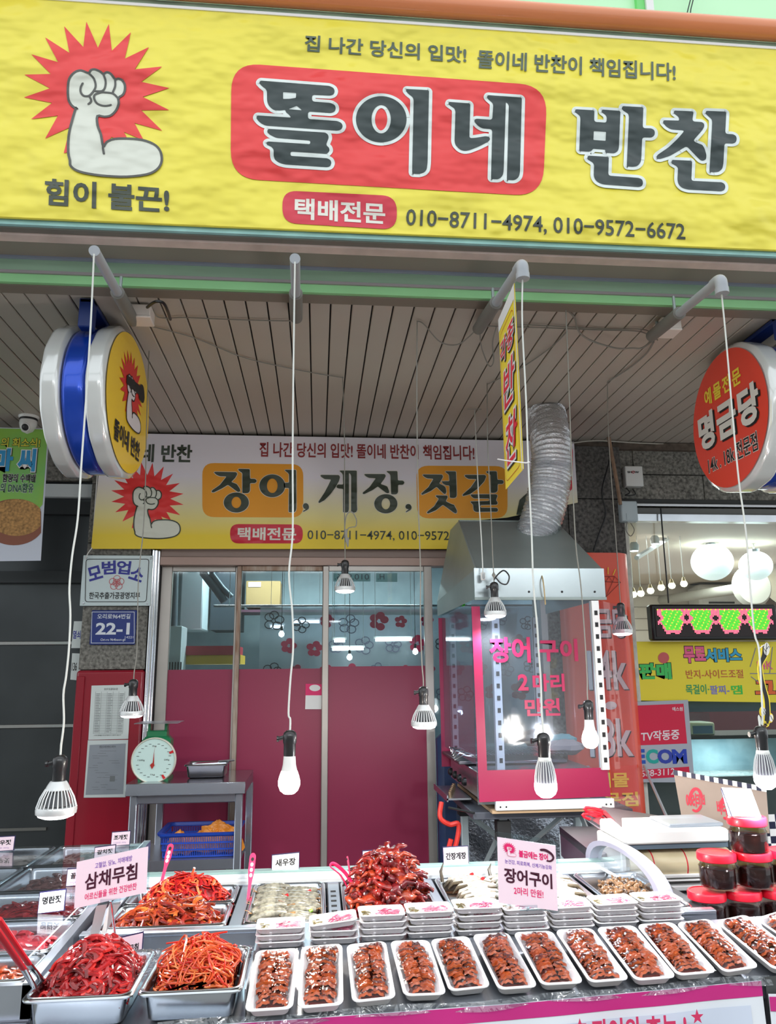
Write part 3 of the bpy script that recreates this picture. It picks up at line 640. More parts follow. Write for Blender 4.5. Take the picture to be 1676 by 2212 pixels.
RS = round_sign('round_lightbox_sign', 'round orange-red jeweller lightbox sign with white lettering beside the granite beam', 1.80, -1, 3.05, 2.64, .33, .10, .10, math.radians(0), _rf, draw_right)
# blue steel brackets that carry the round signs
def bracket(nm, label, x, ys, zs, w=.06):
    zl = zs if isinstance(zs, list) else [zs]*len(ys); zs = zl[0]
    b = MB(); mm = mat('blue_bracket_paint', (16, 44, 110), .4)
    for (y0, y1), q in zip(ys, zl): b.bb((x-w/2, y0, q[0]), (x+w/2, y1, q[1]), mm, ch=.004)
    b.bb((x-w/2, ys[0][0], zs[1]-.02), (x+w/2, ys[-1][1], zs[1]), mm, ch=.003)
    return b.build(nm, label=label, cat='bracket', bevel=.002)
bracket('sign_bracket', 'dark blue steel bracket holding the yellow fist lightbox sign', -.915, [(2.83, 2.88), (3.25, 3.32)], [(2.88, 3.0), (2.955, 3.0)], .055)
bracket('sign_bracket', 'dark blue steel bracket above the orange-red jeweller sign', 1.93, [(2.76, 2.81), (3.24, 3.30)], [(2.90, 3.0), (2.965, 3.0)], .07)
# ======================= narrow vertical banner on the pipe =======================
vp_near = Vector((.668, 2.20)); 
pf = PZ(1072, 700, 2.78); vb0 = Vector((P(1139, 1010, 2.2).x-.004, 2.235)); 
zb1 = P(1139, 1010, 2.2).z
# far bottom corner lies on the same vertical edge as the far top corner
yfar = 2.50; xfar = P(1093, 1078, yfar).x; zb2 = P(1093, 1078, yfar).z
Uv = Vector((vb0.x-xfar, vb0.y-yfar, 0)); VP = Plane((xfar, yfar, 0), Uv, (0, 0, 1)); wv = Uv.length
vb = thing('vertical_banner', 'narrow yellow vertical banner with red lettering hanging from a pipe', 'banner', (xfar, yfar, zb1))
vz0, vz1 = zb1+.005, P(1110, 600, 2.2).z
MB().prism([(0, vz0), (wv, vz0), (wv, vz1), (0, vz1)], VP, -.002, 0, mat('vertical_banner_yellow', (252, 226, 60), .35)).build('sheet', vb, smooth=False)
MB().flat([[(0, vz1-.05), (wv, vz1-.05), (wv, vz1), (0, vz1)]], VP, .001, g['white']).build('hem', vb, smooth=False)
MB().flat([[(wv-.012, vz0), (wv, vz0), (wv, vz1), (wv-.012, vz1)]], VP, .0012, g['white']).build('hem', vb, smooth=False)
MB().stroke(rounded([(.018, vz0+.02), (wv-.03, vz0+.02), (wv-.03, vz1-.07), (.018, vz1-.07)], .03), .0022, VP, .0015, mat('thin_red_line', (190, 60, 30), .5), closed=True).build('line_print', vb, smooth=False)
H = vz1-vz0; vr = mat('vertical_banner_red', (232, 40, 66), .4); vw = mat('vertical_banner_white', (240, 240, 236), .4)
def vtext(s, u0, u1, a, b):
    lettering(vb, s, VP, None, vr, .004, quad=((u0*wv, vz0+H*a), (u1*wv, vz0+H*a), (u0*wv, vz0+H*b)), px=False, bold=.012, outline=.06, om=vw, shadow=(.005, -.006, g['ink']), slant=.2)
vtext('각', .08, .47, .70, .83); vtext('종', .50, .90, .70, .83)
vtext('반', .18, .86, .42, .65); vtext('찬', .18, .86, .10, .35)
MB().tube([P(1075, 992, 2.3), P(1100, 996, 2.2), P(1136, 1000, 2.18), P(1144, 998, 2.2)], .002, 5, g['white']).build('tie', vb)
# ======================= green banner and small plates on the shutter side =======================
YG = 4.3; PG = Plane((0, YG, 0))
gb = thing('green_banner', 'green and white banner with blue lettering and a grain dish by the camera', 'banner', tuple(P(40, 1215, YG)))
gp = [PG.px(*p) for p in ((-60, 922), (106, 926), (88, 1211), (-60, 1213))]
MB().prism(gp, PG, -.003, 0, mat('green_banner_white', (206, 212, 226), .5)).build('sheet', gb, smooth=False)
MB().flat([[PG.px(*p) for p in ((-60, 924), (104, 928), (92, 1090), (60, 1130), (-60, 1150))]], PG, .001, mat('green_banner_green', (150, 196, 60), .5, var=.25, vscale=3, col2=(120, 190, 110))).build('green_field_print', gb, smooth=False)
MB().flat([[PG.px(*p) for p in ell(30, 1128, 66, 50, 40) if p[0] < 91]], PG, .002, mat('dish_rim', (140, 84, 64), .6)).build('dish_print', gb, smooth=False)
MB().flat([[PG.px(*p) for p in ell(36, 1118, 58, 40, 40) if p[0] < 90]], PG, .003, mat('grain_print', (186, 140, 84), .7, var=.5, vscale=70)).build('grain_print', gb, smooth=False)
lettering(gb, '의 희소식!', PG, (2, 966, 88, 947), mat('lime_yellow', (222, 214, 70), .5), .003, bold=.02, outline=.06, om=g['ink'])
lettering(gb, '마 씨', PG, (-14, 1018, 80, 970), mat('sky_blue', (50, 150, 204), .5), .005, bold=.05, outline=.09, om=g['white'], shadow=(.004, -.004, g['ink']))
lettering(gb, '함량의 수백배', PG, (5, 1042, 78, 1024), g['ink'], .003, bold=.03, outline=.06, om=g['white'])
lettering(gb, '의 DNA함유', PG, (0, 1064, 74, 1044), mat('dark_green', (40, 92, 60), .5), .003, bold=.03, outline=.06, om=g['white'])
# award plate and house number plate on the granite pillar
YPp = 4.54; PP = Plane((0, YPp, 0))
aw = thing('award_plate', 'white metal plate with blue lettering and a red flower emblem on granite pillar', 'plate', tuple(P(250, 1310, YPp)))
a, b_ = PP.px(172, 1309), PP.px(331, 1200)
MB().bb((a[0], YPp-.004, a[1]), (b_[0], YPp+.006, b_[1]), mat('pale_enamel', (206, 222, 224), .25, coat=.4), ch=.003).build('plate', aw)
pl = Plane((0, YPp-.004, 0))
MB().stroke(ppx(pl, rounded([(184, 1300), (316, 1300), (322, 1208), (186, 1208)], 6)), .004, pl, .001, g['ink'], closed=True).build('border_print', aw, smooth=False)
blu = mat('enamel_blue', (40, 44, 150), .4); redp = mat('enamel_red', (200, 60, 70), .4)
for ch, (x, y, r_) in zip('모범업소', ((205, 1238, .3), (235, 1226, .08), (267, 1226, -.08), (296, 1240, -.32))):
    u, v = pl.px(x, y); h = .040; c_, s_ = math.cos(r_), math.sin(r_); q = lambda du, dv: (u+du*c_-dv*s_, v+du*s_+dv*c_)
    lettering(aw, ch, pl, None, blu, .0015, quad=(q(-h, -h), q(h, -h), q(-h, h)), px=False, bold=.03)
lettering(aw, '한국추출가공광명지부', pl, (192, 1294, 303, 1279), g['ink'], .0015, bold=.02)
b = MB(); u, v = pl.px(252, 1259)
for i in range(5):
    an = math.pi/2+i*2*math.pi/5; b.stroke(ell(u+.024*math.cos(an), v+.024*math.sin(an), .019, .019, 18), .0028, pl, .0015, redp, closed=True)
b.stroke(ell(u, v, .021, .021, 20), .0025, pl, .002, redp, closed=True); b.stroke(ell(u, v, .015, .015, 20), .0018, pl, .002, redp, closed=True)
b.stroke([(u, v-.012), (u, v+.012)], .002, pl, .002, redp); b.stroke([(u-.008, v-.008), (u-.005, v+.006), (u, v), (u+.005, v+.006), (u+.008, v-.008)], .0018, pl, .002, redp)
b.build('flower_print', aw, smooth=False)
for x, y in ((180, 1303), (318, 1303), (186, 1205), (326, 1206)): 
    u, v = pl.px(x, y); MB().lathe([(0, .003), (.006, .0015), (.007, -.001)], 12, (u, YPp-.005, v), g['steel'], Matrix.Rotation(math.pi/2, 3, 'X')).build('bolt', aw)
hn = thing('house_number_plate', 'small dark blue street number plate reading 22-1 on granite pillar', 'plate', tuple(P(245, 1392, YPp)))
a, b_ = PP.px(193, 1393), PP.px(296, 1318)
MB().bb((a[0], YPp-.004, a[1]), (b_[0], YPp+.006, b_[1]), mat('navy_enamel', (32, 52, 128), .25, coat=.4), ch=.004).build('plate', hn)
ww = mat('enamel_white', (222, 228, 236), .4)
MB().stroke(ppx(pl, [(197, 1389), (290, 1389), (290, 1322), (199, 1322)]), .0028, pl, .001, ww, closed=True).build('border_print', hn, smooth=False)
lettering(hn, '22-1', pl, (206, 1371, 281, 1345), ww, .0015, bold=.03)
lettering(hn, '오리로964번길', pl, (210, 1337, 282, 1326), ww, .0015, bold=.012)
lettering(hn, 'Ori-ro 964beon-gil', pl, (217, 1386, 271, 1379), ww, .0015, bold=.005)
lettering(hn, '14221', pl, (270, 1379, 288, 1374), ww, .0015)
# two paper notices on the red cladding
pn = Plane((0, 4.538, 0))
def paper(name, label, quadpx, m, lines, title=None):
    t = thing(name, label, 'notice', tuple(P(*quadpx[0], 4.538)))
    q = ppx(pn, quadpx); MB().prism(q, pn, .001, .002, m).build('sheet', t, smooth=False)
    return t
pap = mat('laminated_paper', (216, 224, 222), .35); pgr = mat('grey_copy_paper', (150, 156, 164), .5); tink = mat('faint_ink', (120, 124, 126), .6)
n1 = paper('paper_notice', 'laminated price table notice, upper of two on the red cladding', [(191, 1598), (277, 1596), (284, 1479), (198, 1481)], pap, 0)
b = MB()
for i in range(27): 
    y = 1492+i*3.55; 
    if i > 1: b.stroke(ppx(pn, [(207-i*.22, y), (270-i*.22, y)]), .0012, pn, .003, tink)
for k in range(6): b.stroke(ppx(pn, [(207+k*12.6, 1494), (202+k*12.6, 1584)]), .001, pn, .003, tink)
b.build('table_print', n1, smooth=False)
b = MB()
for i in range(24):
    for k in (0, 2, 4):
        x = 209+k*12.6-i*.2; y = 1499+i*3.55; b.stroke(ppx(pn, [(x, y), (x+6+random.random()*4, y)]), .0035, pn, .0032, tink)
text_into(b, '원산지 및 품목표시판', pn, (225, 1491, 255, 1486), .0035, g['ink']); text_into(b, '※ 위의 품목들은 표시된 원산지 외 사용하지 않습니다', pn, (203, 1590, 262, 1586), .0035, g['ink'])
b.build('lettering', n1, smooth=False)
n2 = paper('paper_notice', 'official document on white paper, lower of two on the red cladding', [(181, 1723), (271, 1722), (277, 1598), (190, 1599)], pap, 0)
MB().flat([ppx(pn, [(185, 1717), (266, 1715), (272, 1606), (194, 1609)])], pn, .003, pgr).build('grey_copy_print', n2, smooth=False)
b = MB(); text_into(b, '영업신고사항 변경신고 확인서', pn, (215, 1616, 250, 1610), .0035, g['ink'])
for i in range(17):
    y = 1622+i*5.2; x = 194-i*.35
    for k in range(random.choice((1, 2, 3))):
        a = x+random.random()*50; b.stroke(ppx(pn, [(a, y), (a+8+random.random()*14, y)]), .0016, pn, .0035, tink)
b.flat([ppx(pn, [(237, 1688), (248, 1688), (249, 1676), (238, 1676)])], pn, .0036, tink)
b.build('lettering', n2, smooth=False)
# scraps on the shutter edge
ps = Plane((0, 4.66, 0))
for (lab, q, txt, tc) in (('small white sticker scrap with blue stamp beside the granite pillar', [(154, 1400), (180, 1400), (182, 1342), (160, 1342)], '열쇠', blu), ('torn memo paper with handwritten numbers beside the red cladding', [(152, 1468), (172, 1470), (176, 1412), (156, 1411)], '136', g['ink'])):
    s_ = thing('paper_scrap', lab, 'paper', tuple(P(*q[0], 4.66)))
    MB().prism(ppx(ps, q), ps, 0, .002, pap).build('sheet', s_, smooth=False)
    lettering(s_, txt, ps, (q[0][0]+3, (q[0][1]+q[2][1])/2+9, q[1][0]-5, (q[0][1]+q[2][1])/2-9), tc, .003, bold=.02)
# dome camera
cpos = PZ(62, 897, 2.995); cpos.y = 4.35; cpos = P(62, 905, 4.3)
dc = thing('dome_camera', 'white dome security camera under the awning above the green banner', 'camera', (cpos.x, cpos.y, cpos.z-.09))
wp = mat('white_plastic', (226, 226, 224), .25, coat=.3)
MB().lathe([(.05, .03), (.056, .02), (.056, .008), (.05, 0)], 28, cpos, wp).build('base', dc)
MB().lathe([(.048, 0), (.049, -.008), (.047, -.012)], 28, cpos, g['black']).build('ring', dc)
MB().lathe([(.046, -.010), (.048, -.03), (.043, -.055), (.03, -.078), (0, -.09)], 28, cpos, wp).build('dome', dc)
RR = Matrix.Rotation(math.radians(62), 3, 'X'); cc = cpos+Vector((.0, -.03, -.058))
MB().lathe([(.026, 0), (.026, .012), (.020, .014), (.018, .006), (0, .004)], 24, cc, wp, Matrix.Rotation(math.radians(115), 3, 'X')).build('lens_barrel', dc)
MB().lathe([(.019, .008), (.012, .012), (0, .013)], 24, cc, g['black'], Matrix.Rotation(math.radians(115), 3, 'X')).build('lens', dc)
MB().tube([(cpos.x, cpos.y, cpos.z+.02), (cpos.x, cpos.y, 3.0)], .04, 16, wp).build('mount', dc)
# ======================= hanging lamps, pipes, wires =======================
emW = emit_mat('cool_white_diffuser', (248, 250, 255), 9); emWarm = emit_mat('warm_white_diffuser', (255, 246, 232), 9)
sock = mat('black_rubber_socket', (30, 30, 32), .35, coat=.3); alw = mat('white_heatsink', (206, 208, 208), .35, .3)
def lamp_parts(t, kind, k=1.0):
    """local coordinates, origin at the lowest point of the lamp; returns the height of the socket top"""
    L = dict(local=True)
    def o(b, n, **q): return b.build(n, t, local=True, **q)
    if kind == 'reflector':
        z0 = .088*k
        b = MB(); b.lathe([(.019*k, z0), (.0215*k, z0-.004), (.026*k, z0-.012), (.030*k, z0-.02*k), (.028*k, z0-.022*k)], 32, m=alw)
        b.lathe([(.0465*k, .028*k), (.0485*k, .022*k), (.0475*k, .012*k), (.044*k, .010*k)], 40, m=alw)
        b.lathe([(.018*k, z0-.02*k), (.03*k, .03*k)], 24, m=mat('dark_core', (70, 72, 76), .5)); h = o(b, 'heatsink')
        for i in range(26):
            a = 2*math.pi*i/26; d = Vector((math.cos(a), math.sin(a), 0))
            MB().tube([d*.028*k+Vector((0, 0, z0-.018*k)), d*.039*k+Vector((0, 0, z0-.038*k)), d*.0465*k+Vector((0, 0, .026*k))], .0016*k, 4, alw).build('fin', h, local=True)
        o(MB().lathe([(.0445*k, .012*k), (.041*k, .006*k), (.028*k, .001*k), (0, 0)], 36, m=emW), 'diffuser'); zt = z0
    elif kind == 'globe':
        o(MB().lathe([(0, 0), (.014*k, .002*k), (.024*k, .010*k), (.0295*k, .023*k), (.030*k, .034*k), (.027*k, .047*k), (.0215*k, .062*k)], 32, m=emWarm), 'diffuser')
        o(MB().lathe([(.0215*k, .062*k), (.018*k, .078*k), (.0165*k, .098*k), (.0145*k, .104*k)], 28, m=mat('bulb_neck', (226, 226, 222), .35)), 'heatsink'); zt = .102*k
    else:
        o(MB().lathe([(0, 0), (.014*k, .002*k), (.025*k, .010*k), (.0305*k, .022*k), (.031*k, .034*k), (.030*k, .040*k)], 32, m=emW), 'diffuser')
        b = MB(); b.lathe([(.025*k, .038*k), (.021*k, .07*k), (.016*k, .10*k)], 24, m=mat('grey_core', (120, 118, 128), .4, .5)); b.lathe([(.0165*k, .094*k), (.0185*k, .099*k), (.0165*k, .106*k), (.013*k, .109*k)], 24, m=mat('bulb_neck', (226, 226, 222), .35))
        h = o(b, 'heatsink')
        for i in range(22):
            a = 2*math.pi*i/22; d = Vector((math.cos(a), math.sin(a), 0))
            MB().tube([d*.029*k+Vector((0, 0, .039*k)), d*.0275*k+Vector((0, 0, .058*k)), d*.0235*k+Vector((0, 0, .080*k)), d*.0175*k+Vector((0, 0, .097*k))], .0015*k, 4, alw).build('fin', h, local=True)
        zt = .107*k
    o(MB().lathe([(.0155, zt-.004), (.0165, zt+.004), (.0165, zt+.030), (.0185, zt+.033), (.0190, zt+.052), (.017, zt+.060), (.010, zt+.066), (.004, zt+.067)], 24, m=sock), 'socket')
    b = MB(); b.tube([(-.016, 0, zt+.048), (-.031, 0, zt+.044)], .0055, 10, sock); b.lathe([(.008, -.003), (.008, .003)], 10, (-.033, 0, zt+.044), sock, Matrix.Rotation(math.pi/2, 3, 'Y')); o(b, 'key_switch')
    return zt+.066
def stall_lamp(label, kind, px_b, Y, top, cordpx=(), k=1.0, w=LAMP_W, cm=None, cr=.0028, warm=False, extra=None):
    """px_b: pixel of the lamp's lowest point; top: world point where the cord starts; cordpx: pixels the cord passes (at depth Y)"""
    p = P(*px_b, Y); t = thing('hanging_lamp', label, 'lamp', p, 'hanging lamps over the stall'); h = lamp_parts(t, kind, k)
    pts = [Vector(top)-p]+[P(x, y, Y)-p for x, y in cordpx]+[Vector((0, 0, h+.03)), Vector((0, 0, h-.004))]
    MB().tube([tuple(v) for v in catmull(pts, 5)], cr, 7, cm or g['cord']).build('cord', t, local=True)
    point_light('lamp_light', (0, 0, -.02), w, (1, .90, .78) if warm else (.94, .97, 1), .03, t, spot=math.radians(150) if kind == 'reflector' else None)
    if extra: extra(t, h)
    return t
YL = 2.2
P1, P2, P3, P4 = [P(x, y, YL) for x, y in ((203, 549), (637, 566), (1128, 590), (1557, 622))]
stall_lamp('finned reflector lamp nearest the red pillar over the metal food pans', 'reflector', (120, 1768), YL, P1, [(196, 700), (186, 860), (176, 1000), (168, 1120), (156, 1200), (150, 1270), (152, 1330), (149, 1400), (143, 1460), (137, 1500), (138, 1560), (132, 1610)], k=1.07)
stall_lamp('round glowing white bulb hanging before the middle maroon door', 'globe', (624, 1716), YL, P2, [(635, 700), (633, 860), (632, 1000), (632, 1150), (624, 1240), (631, 1320), (633, 1400), (627, 1470), (623, 1540)], warm=True)
stall_lamp('finned white bulb hanging before the crimson grill panel', 'eco', (1180, 1724), YL, P3+Vector((0, 0, -.02)), [(1128, 700), (1136, 860), (1141, 1000), (1148, 1150), (1152, 1260), (1160, 1350), (1163, 1400), (1168, 1470), (1170, 1540)], k=1.03)
stall_lamp('finned white bulb hanging above the jars, near the eel cutout', 'eco', (1656, 1706), YL, P4+Vector((0, 0, -.02)), [(1565, 700), (1574, 800), (1584, 920), (1596, 1040), (1606, 1110), (1613, 1170), (1622, 1290), (1630, 1370), (1640, 1410), (1647, 1560)], k=1.03)
def tp(x, y): return PZ(x, y, 2.985)
def st2(label, kind, px_b, topxy, cordpx, **k):
    t0 = tp(*topxy); return stall_lamp(label, kind, px_b, k.pop('Y', t0.y), t0, cordpx, cm=g['cordg'], cr=.0024, **k)
def kn(t, h):
    b = MB(); b.tube(catmull([(0, 0, h+.01), (.02, 0, h+.035), (.045, -.004, h+.05), (.066, -.006, h+.025), (.055, -.004, h-.008), (.03, 0, h-.004), (.008, 0, h+.02)], 5), .0032, 6, g['black']); b.lathe([(.003, -.01), (.009, 0), (.003, .012)], 8, (0, 0, h+.03), g['cordg']); b.build('cord_loop', t, local=True)
def bundle(z):
    def f(t, h):
        b = MB()
        b.tube(catmull([(-.004, -.004, z), (.004, -.006, z+.10), (.03, -.008, z+.125), (.052, -.008, z+.09), (.05, -.008, z+.055), (.03, -.01, z+.05), (.012, -.006, z+.04), (.006, -.006, z-.01)], 5), .0026, 6, g['cordg'])
        for q in range(4): b.tube(catmull([(.002*q, -.008, z+.04), (.004+.003*q, -.010, z-.02-.008*q), (.010+.002*q, -.008, z+.0)], 4), .0026, 6, g['cordg'])
        b.build('tied_cord_loops', t, local=True)
    return f
st2('small finned reflector lamp hanging in front of the paper notices', 'reflector', (284, 1551), (322, 758), [(317, 900), (314, 1050), (309, 1150), (299, 1250), (296, 1400)])
l3 = st2('high small reflector lamp hanging before the glass of the front door leaf', 'reflector', (745, 1281), (740, 814), [(744, 950), (744, 1100), (745, 1180)], extra=bundle(.26))
st2('finned reflector lamp beside the last door stile, before the maroon film', 'reflector', (916, 1575), (901, 694), [(900, 800), (901, 950), (904, 1100), (908, 1230), (908, 1340), (911, 1430)])
st2('small reflector lamp with looped cord in front of the steel hood', 'reflector', (1070, 1335), (1052, 828), [(1053, 950), (1060, 1100), (1064, 1200)], extra=kn, Y=3.22)
st2('small reflector lamp hanging beside the orange jeweller pillar', 'reflector', (1345, 1373), (1312, 825), [(1313, 900), (1318, 1000), (1327, 1120), (1335, 1230)])
st2('round glowing bulb hanging behind the clear grill panel edge', 'globe', (1276, 1617), (1222, 669), [(1226, 760), (1231, 900), (1237, 1050), (1244, 1180), (1254, 1260), (1262, 1360), (1268, 1460)], warm=True)
# pull cord with a clip at the hood corner
t0 = tp(1025, 885); pc = thing('pull_cord', 'thin hanging cord with small white clip at the hood corner', 'cord', P(1044, 1255, 3.26))
MB().tube([t0, P(1033, 1060, 3.4), P(1040, 1170, 3.29), P(1043, 1236, 3.26)], .003, 6, g['cord']).build('cord', pc)
MB().tube([t0+Vector((-.04, 0, .004)), t0+Vector((.04, 0, .004))], .002, 5, g['cordg']).build('tie', pc)
q = P(1043, 1245, 3.26); MB().box(q, (.02, .014, .034), wp, ch=.003).build('clip', pc)
MB().tube([q+Vector((0, -.012, .012)), q+Vector((0, -.012, -.012))], .0035, 8, g['chrome']).build('clip_pin', pc)
# grey pipes under the awning, each with a hole or elbow at its free end
def pipe(label, end, inner, elbow, r=.0165, sleeve=True):
    t = thing('cable_pipe', label, 'pipe', end, 'grey pipes that carry the lamp cords'); d = (inner-end).normalized()
    b = MB(); b.tube([end, inner], r, 20, g['pvc'], caps=False); b.tube([end, inner], r*.8, 20, g['pvc'], caps=False)
    b.build('tube', t)
    if elbow:
        e = catmull([end+d*.05, end+d*.012, end+Vector((0, -.004, -.012)), end+Vector((0, -.004, -.05))], 5)
        MB().tube(e, r*1.22, 20, g['pvc'], caps=True).build('elbow', t)
        MB().tube([end+Vector((0, -.004, -.034)), end+Vector((0, -.004, -.054))], r*1.34, 20, g['pvc']).build('elbow_collar', t)
    else:
        MB().lathe([(r*.82, 0), (r*1.03, 0), (r*1.03, .006), (r*.82, .006)], 20, end, g['pvc'], d.to_track_quat('Z', 'Y').to_matrix()).build('rim', t)
        MB().tube([end+d*.02, end+d*.03], r*.8, 16, g['dark']).build('hollow', t)
    if sleeve:
        m = end+(inner-end)*.55; MB().tube([m, inner+d*.03], r*1.5, 20, mat('dull_grey_sleeve', (120, 118, 112), .6)).build('sleeve', t)
    for f in (.62, .93):
        c = end+(inner-end)*f; MB().tube([c+Vector((0, 0, r*1.5)), Vector((c.x, c.y, 2.99))], .006, 8, g['galv']).build('bracket', t)
    return t
def inn_pt(x, y, z=2.955): return PZ(x, y, z)
zp = 2.93
pipe('grey plastic pipe with open end near the fist lightbox sign', P1+Vector((0, 0, .012)), inn_pt(285, 688), False)
pipe('short grey pipe seen end-on above the middle door, its cord white', P2+Vector((0, 0, .012)), inn_pt(640, 682), False)
pipe('grey pipe with elbow that carries the narrow yellow banner', P3+Vector((0, 0, .03)), inn_pt(1036, 706), True)
pipe('grey pipe with elbow reaching out beside the jeweller sign', P4+Vector((0, 0, .03)), inn_pt(1412, 722), True)
# junction boxes
def jbox(label, x, y, s=(.085, .085, .05)):
    c = PZ(x, y, 2.97); t = thing('junction_box', label, 'box', c-Vector((0, 0, .025)))
    MB().box(c+Vector((0, 0, .002)), (s[0], s[1], .048), mat('ivory_plastic', (232, 222, 214), .4), ch=.003).build('body', t)
    MB().box(c-Vector((0, 0, .026)), (s[0]*1.04, s[1]*1.04, .010), mat('ivory_plastic', (232, 222, 214), .4), ch=.003).build('lid', t)
jbox('ivory junction box by the pipe next to the fist sign', 306, 680); jbox('ivory junction box by the pipe next to the jeweller sign', 1441, 707)
def wire(label, pts, r=.0028, m=None, name='ceiling_wire'):
    b = MB().tube(catmull(pts, 6), r, 6, m or g['cordg']); return b.build(name, label=label, cat='cable')
Z = lambda x, y, d=.012: PZ(x, y, 3.006-d)
wire('thin wire clipped across the awning panels from the ivory box to the middle pipe', [Z(330, 670), Z(345, 686), Z(400, 686), Z(470, 689), Z(560, 692), Z(634, 693), Z(648, 688), Z(648, 650)])
wire('slack wire drooping over the panels to the high reflector lamp', [Z(330, 706), Z(420, 730), Z(520, 770), Z(600, 790), Z(680, 806), Z(742, 816)])
wire('looping grey wire between two awning hooks above the banner', [Z(900, 694, .01), Z(915, 700, .02), Z(950, 738, .05), Z(985, 745, .05), Z(1010, 730, .03), Z(1034, 706, .02)])
wire('hanging wire loop beside the narrow yellow banner', [Z(1036, 708, .02), Z(1040, 750, .05), Z(1056, 790, .08), Z(1066, 780, .08), Z(1064, 740, .05), Z(1072, 706, .02)])
wire('straight paired wires from the banner pipe to the far pipe', [Z(1040, 704), Z(1110, 706), Z(1200, 709), Z(1300, 713), Z(1380, 716), Z(1408, 730)], .003)
wire('upper clipped wire running along the paired wires', [Z(1125, 701), Z(1220, 706), Z(1320, 711), Z(1395, 713), Z(1420, 735)])
wire('drooping cable with a knot below the far junction box', [Z(1222, 668), Z(1240, 685), Z(1250, 715, .03), Z(1275, 735, .05), Z(1330, 752, .06), Z(1365, 752, .05), Z(1385, 752, .05), Z(1408, 738, .02)], .004)
wire('cable from the far box down to the pillar lamp hook', [Z(1412, 738), Z(1395, 765), Z(1355, 798), Z(1313, 824)], .004)
wire('cable from the grill lamp hook to the banner pipe hook', [Z(1225, 716), Z(1190, 750), Z(1130, 792), Z(1070, 822), Z(1052, 830)], .003)
wire('dark cable tail sticking out of the ivory box', [Z(318, 664, .05), Z(335, 652, .07), Z(352, 654, .07), Z(362, 672, .07), Z(368, 690, .05)], .006, g['black'])
wire('twine stretched along the granite beam below the awning', [P(1235, 957, 4.50), P(1290, 952, 4.50), P(1380, 957, 4.55), P(1520, 962, 4.58)], .004, mat('twine', (190, 186, 176), .7))
# wooden stick and small boxes at the pillar
wire('old wooden stick leaning against the granite pillar', [P(1315, 945, 4.45), P(1322, 985, 4.45), P(1332, 1040, 4.45), P(1340, 1090, 4.45)], .012, mat('old_wood', (150, 122, 100), .8, var=.4, vscale=20), 'wooden_stick')
sb = thing('alarm_box', 'small white box with black and red lettering on the granite beam', 'box', P(1366, 1050, 4.55))
a, b_ = P(1350, 1052, 4.57), P(1384, 1009, 4.57)
MB().bb((a.x, 4.545, a.z), (b_.x, 4.60, b_.z), wp, ch=.004).build('body', sb)
pl = Plane((0, 4.545, 0)); lettering(sb, 'SHOW', pl, (1355, 1022, 1380, 1018), g['ink'], .001, bold=.05)
MB().stroke(ppx(pl, ell(1367.5, 1020, 2.6, 2.6, 14)), .0025, pl, .002, mat('red_ink', (210, 30, 50), .5), closed=True).build('red_ring_print', sb, smooth=False)
MB().tube(catmull([P(1352, 1054, 4.54), P(1360, 1064, 4.52), P(1350, 1070, 4.53), P(1372, 1068, 4.53), P(1366, 1056, 4.54)], 5), .004, 6, g['black']).build('cable_tangle', sb)
sb = thing('sensor_box', 'grey-blue plastic sensor box at the top corner of the jeweller window', 'box', P(1361, 1125, 4.50))
a, b_ = P(1344, 1126, 4.50), P(1376, 1082, 4.50); MB().bb((a.x, 4.50, a.z), (b_.x, 4.56, b_.z), mat('blue_grey_plastic', (186, 200, 206), .35), ch=.006).build('body', sb)
MB().bb((a.x+.03, 4.496, a.z+.01), (b_.x-.02, 4.501, a.z+.05), mat('blue_grey_plastic', (186, 200, 206))).build('lid', sb)
MB().tube(catmull([P(1355, 1127, 4.52), P(1352, 1145, 4.5), P(1362, 1158, 4.5), P(1370, 1145, 4.5), P(1362, 1130, 4.52)], 5), .003, 6, g['cordg']).build('cable', sb)
wire('black cables crawling up the stained granite pillar', [P(1282, 1190, 4.53), P(1295, 1150, 4.53), P(1308, 1110, 4.53), P(1300, 1060, 4.53), P(1315, 1000, 4.53), P(1322, 955, 4.53)], .005, g['black'])
wire('black hanging cable in front of the jeweller window', [P(1427, 1098, 4.55), P(1432, 1160, 4.54), P(1438, 1230, 4.54), P(1444, 1303, 4.54)], .005, g['black'])
# the extraction duct
dk = thing('extraction_duct', 'crinkled silver flexible duct rising from steel hood to the awning', 'duct', P(1160, 1210, 3.75))
ctr = [Vector((PZ(1178, 888, 3.0).x, PZ(1178, 888, 3.0).y, 3.003)), P(1190, 960, 3.85), P(1190, 1020, 3.84), P(1180, 1085, 3.83), P(1160, 1150, 3.82), P(1148, 1196, 3.80)]
ctr = catmull(ctr, 26); n = 40; vs = []; rr = []
R0 = .105; rings = len(ctr)
b = MB(); rad = [R0*(1+.045*(1 if i % 3 == 0 else -1 if i % 3 == 1 else -.6))+(random.random()-.5)*.002 for i in range(rings)]
b.tube(ctr, rad, n, mat('crinkled_foil', (222, 224, 228), .25, .7, bump=.9, bscale=130, bdist=.006), caps=False)
for i, v in enumerate(b.v): b.v[i] = (v[0]+(random.random()-.5)*.003, v[1]+(random.random()-.5)*.003, v[2]+(random.random()-.5)*.003)
b.build('foil_tube', dk, ang=70)
e = ctr[-1]; MB().tube([e+Vector((-.01, 0, .012)), e-Vector((0, 0, .02))], .118, 32, mat('crinkled_foil', (214, 216, 218))).build('collar', dk)
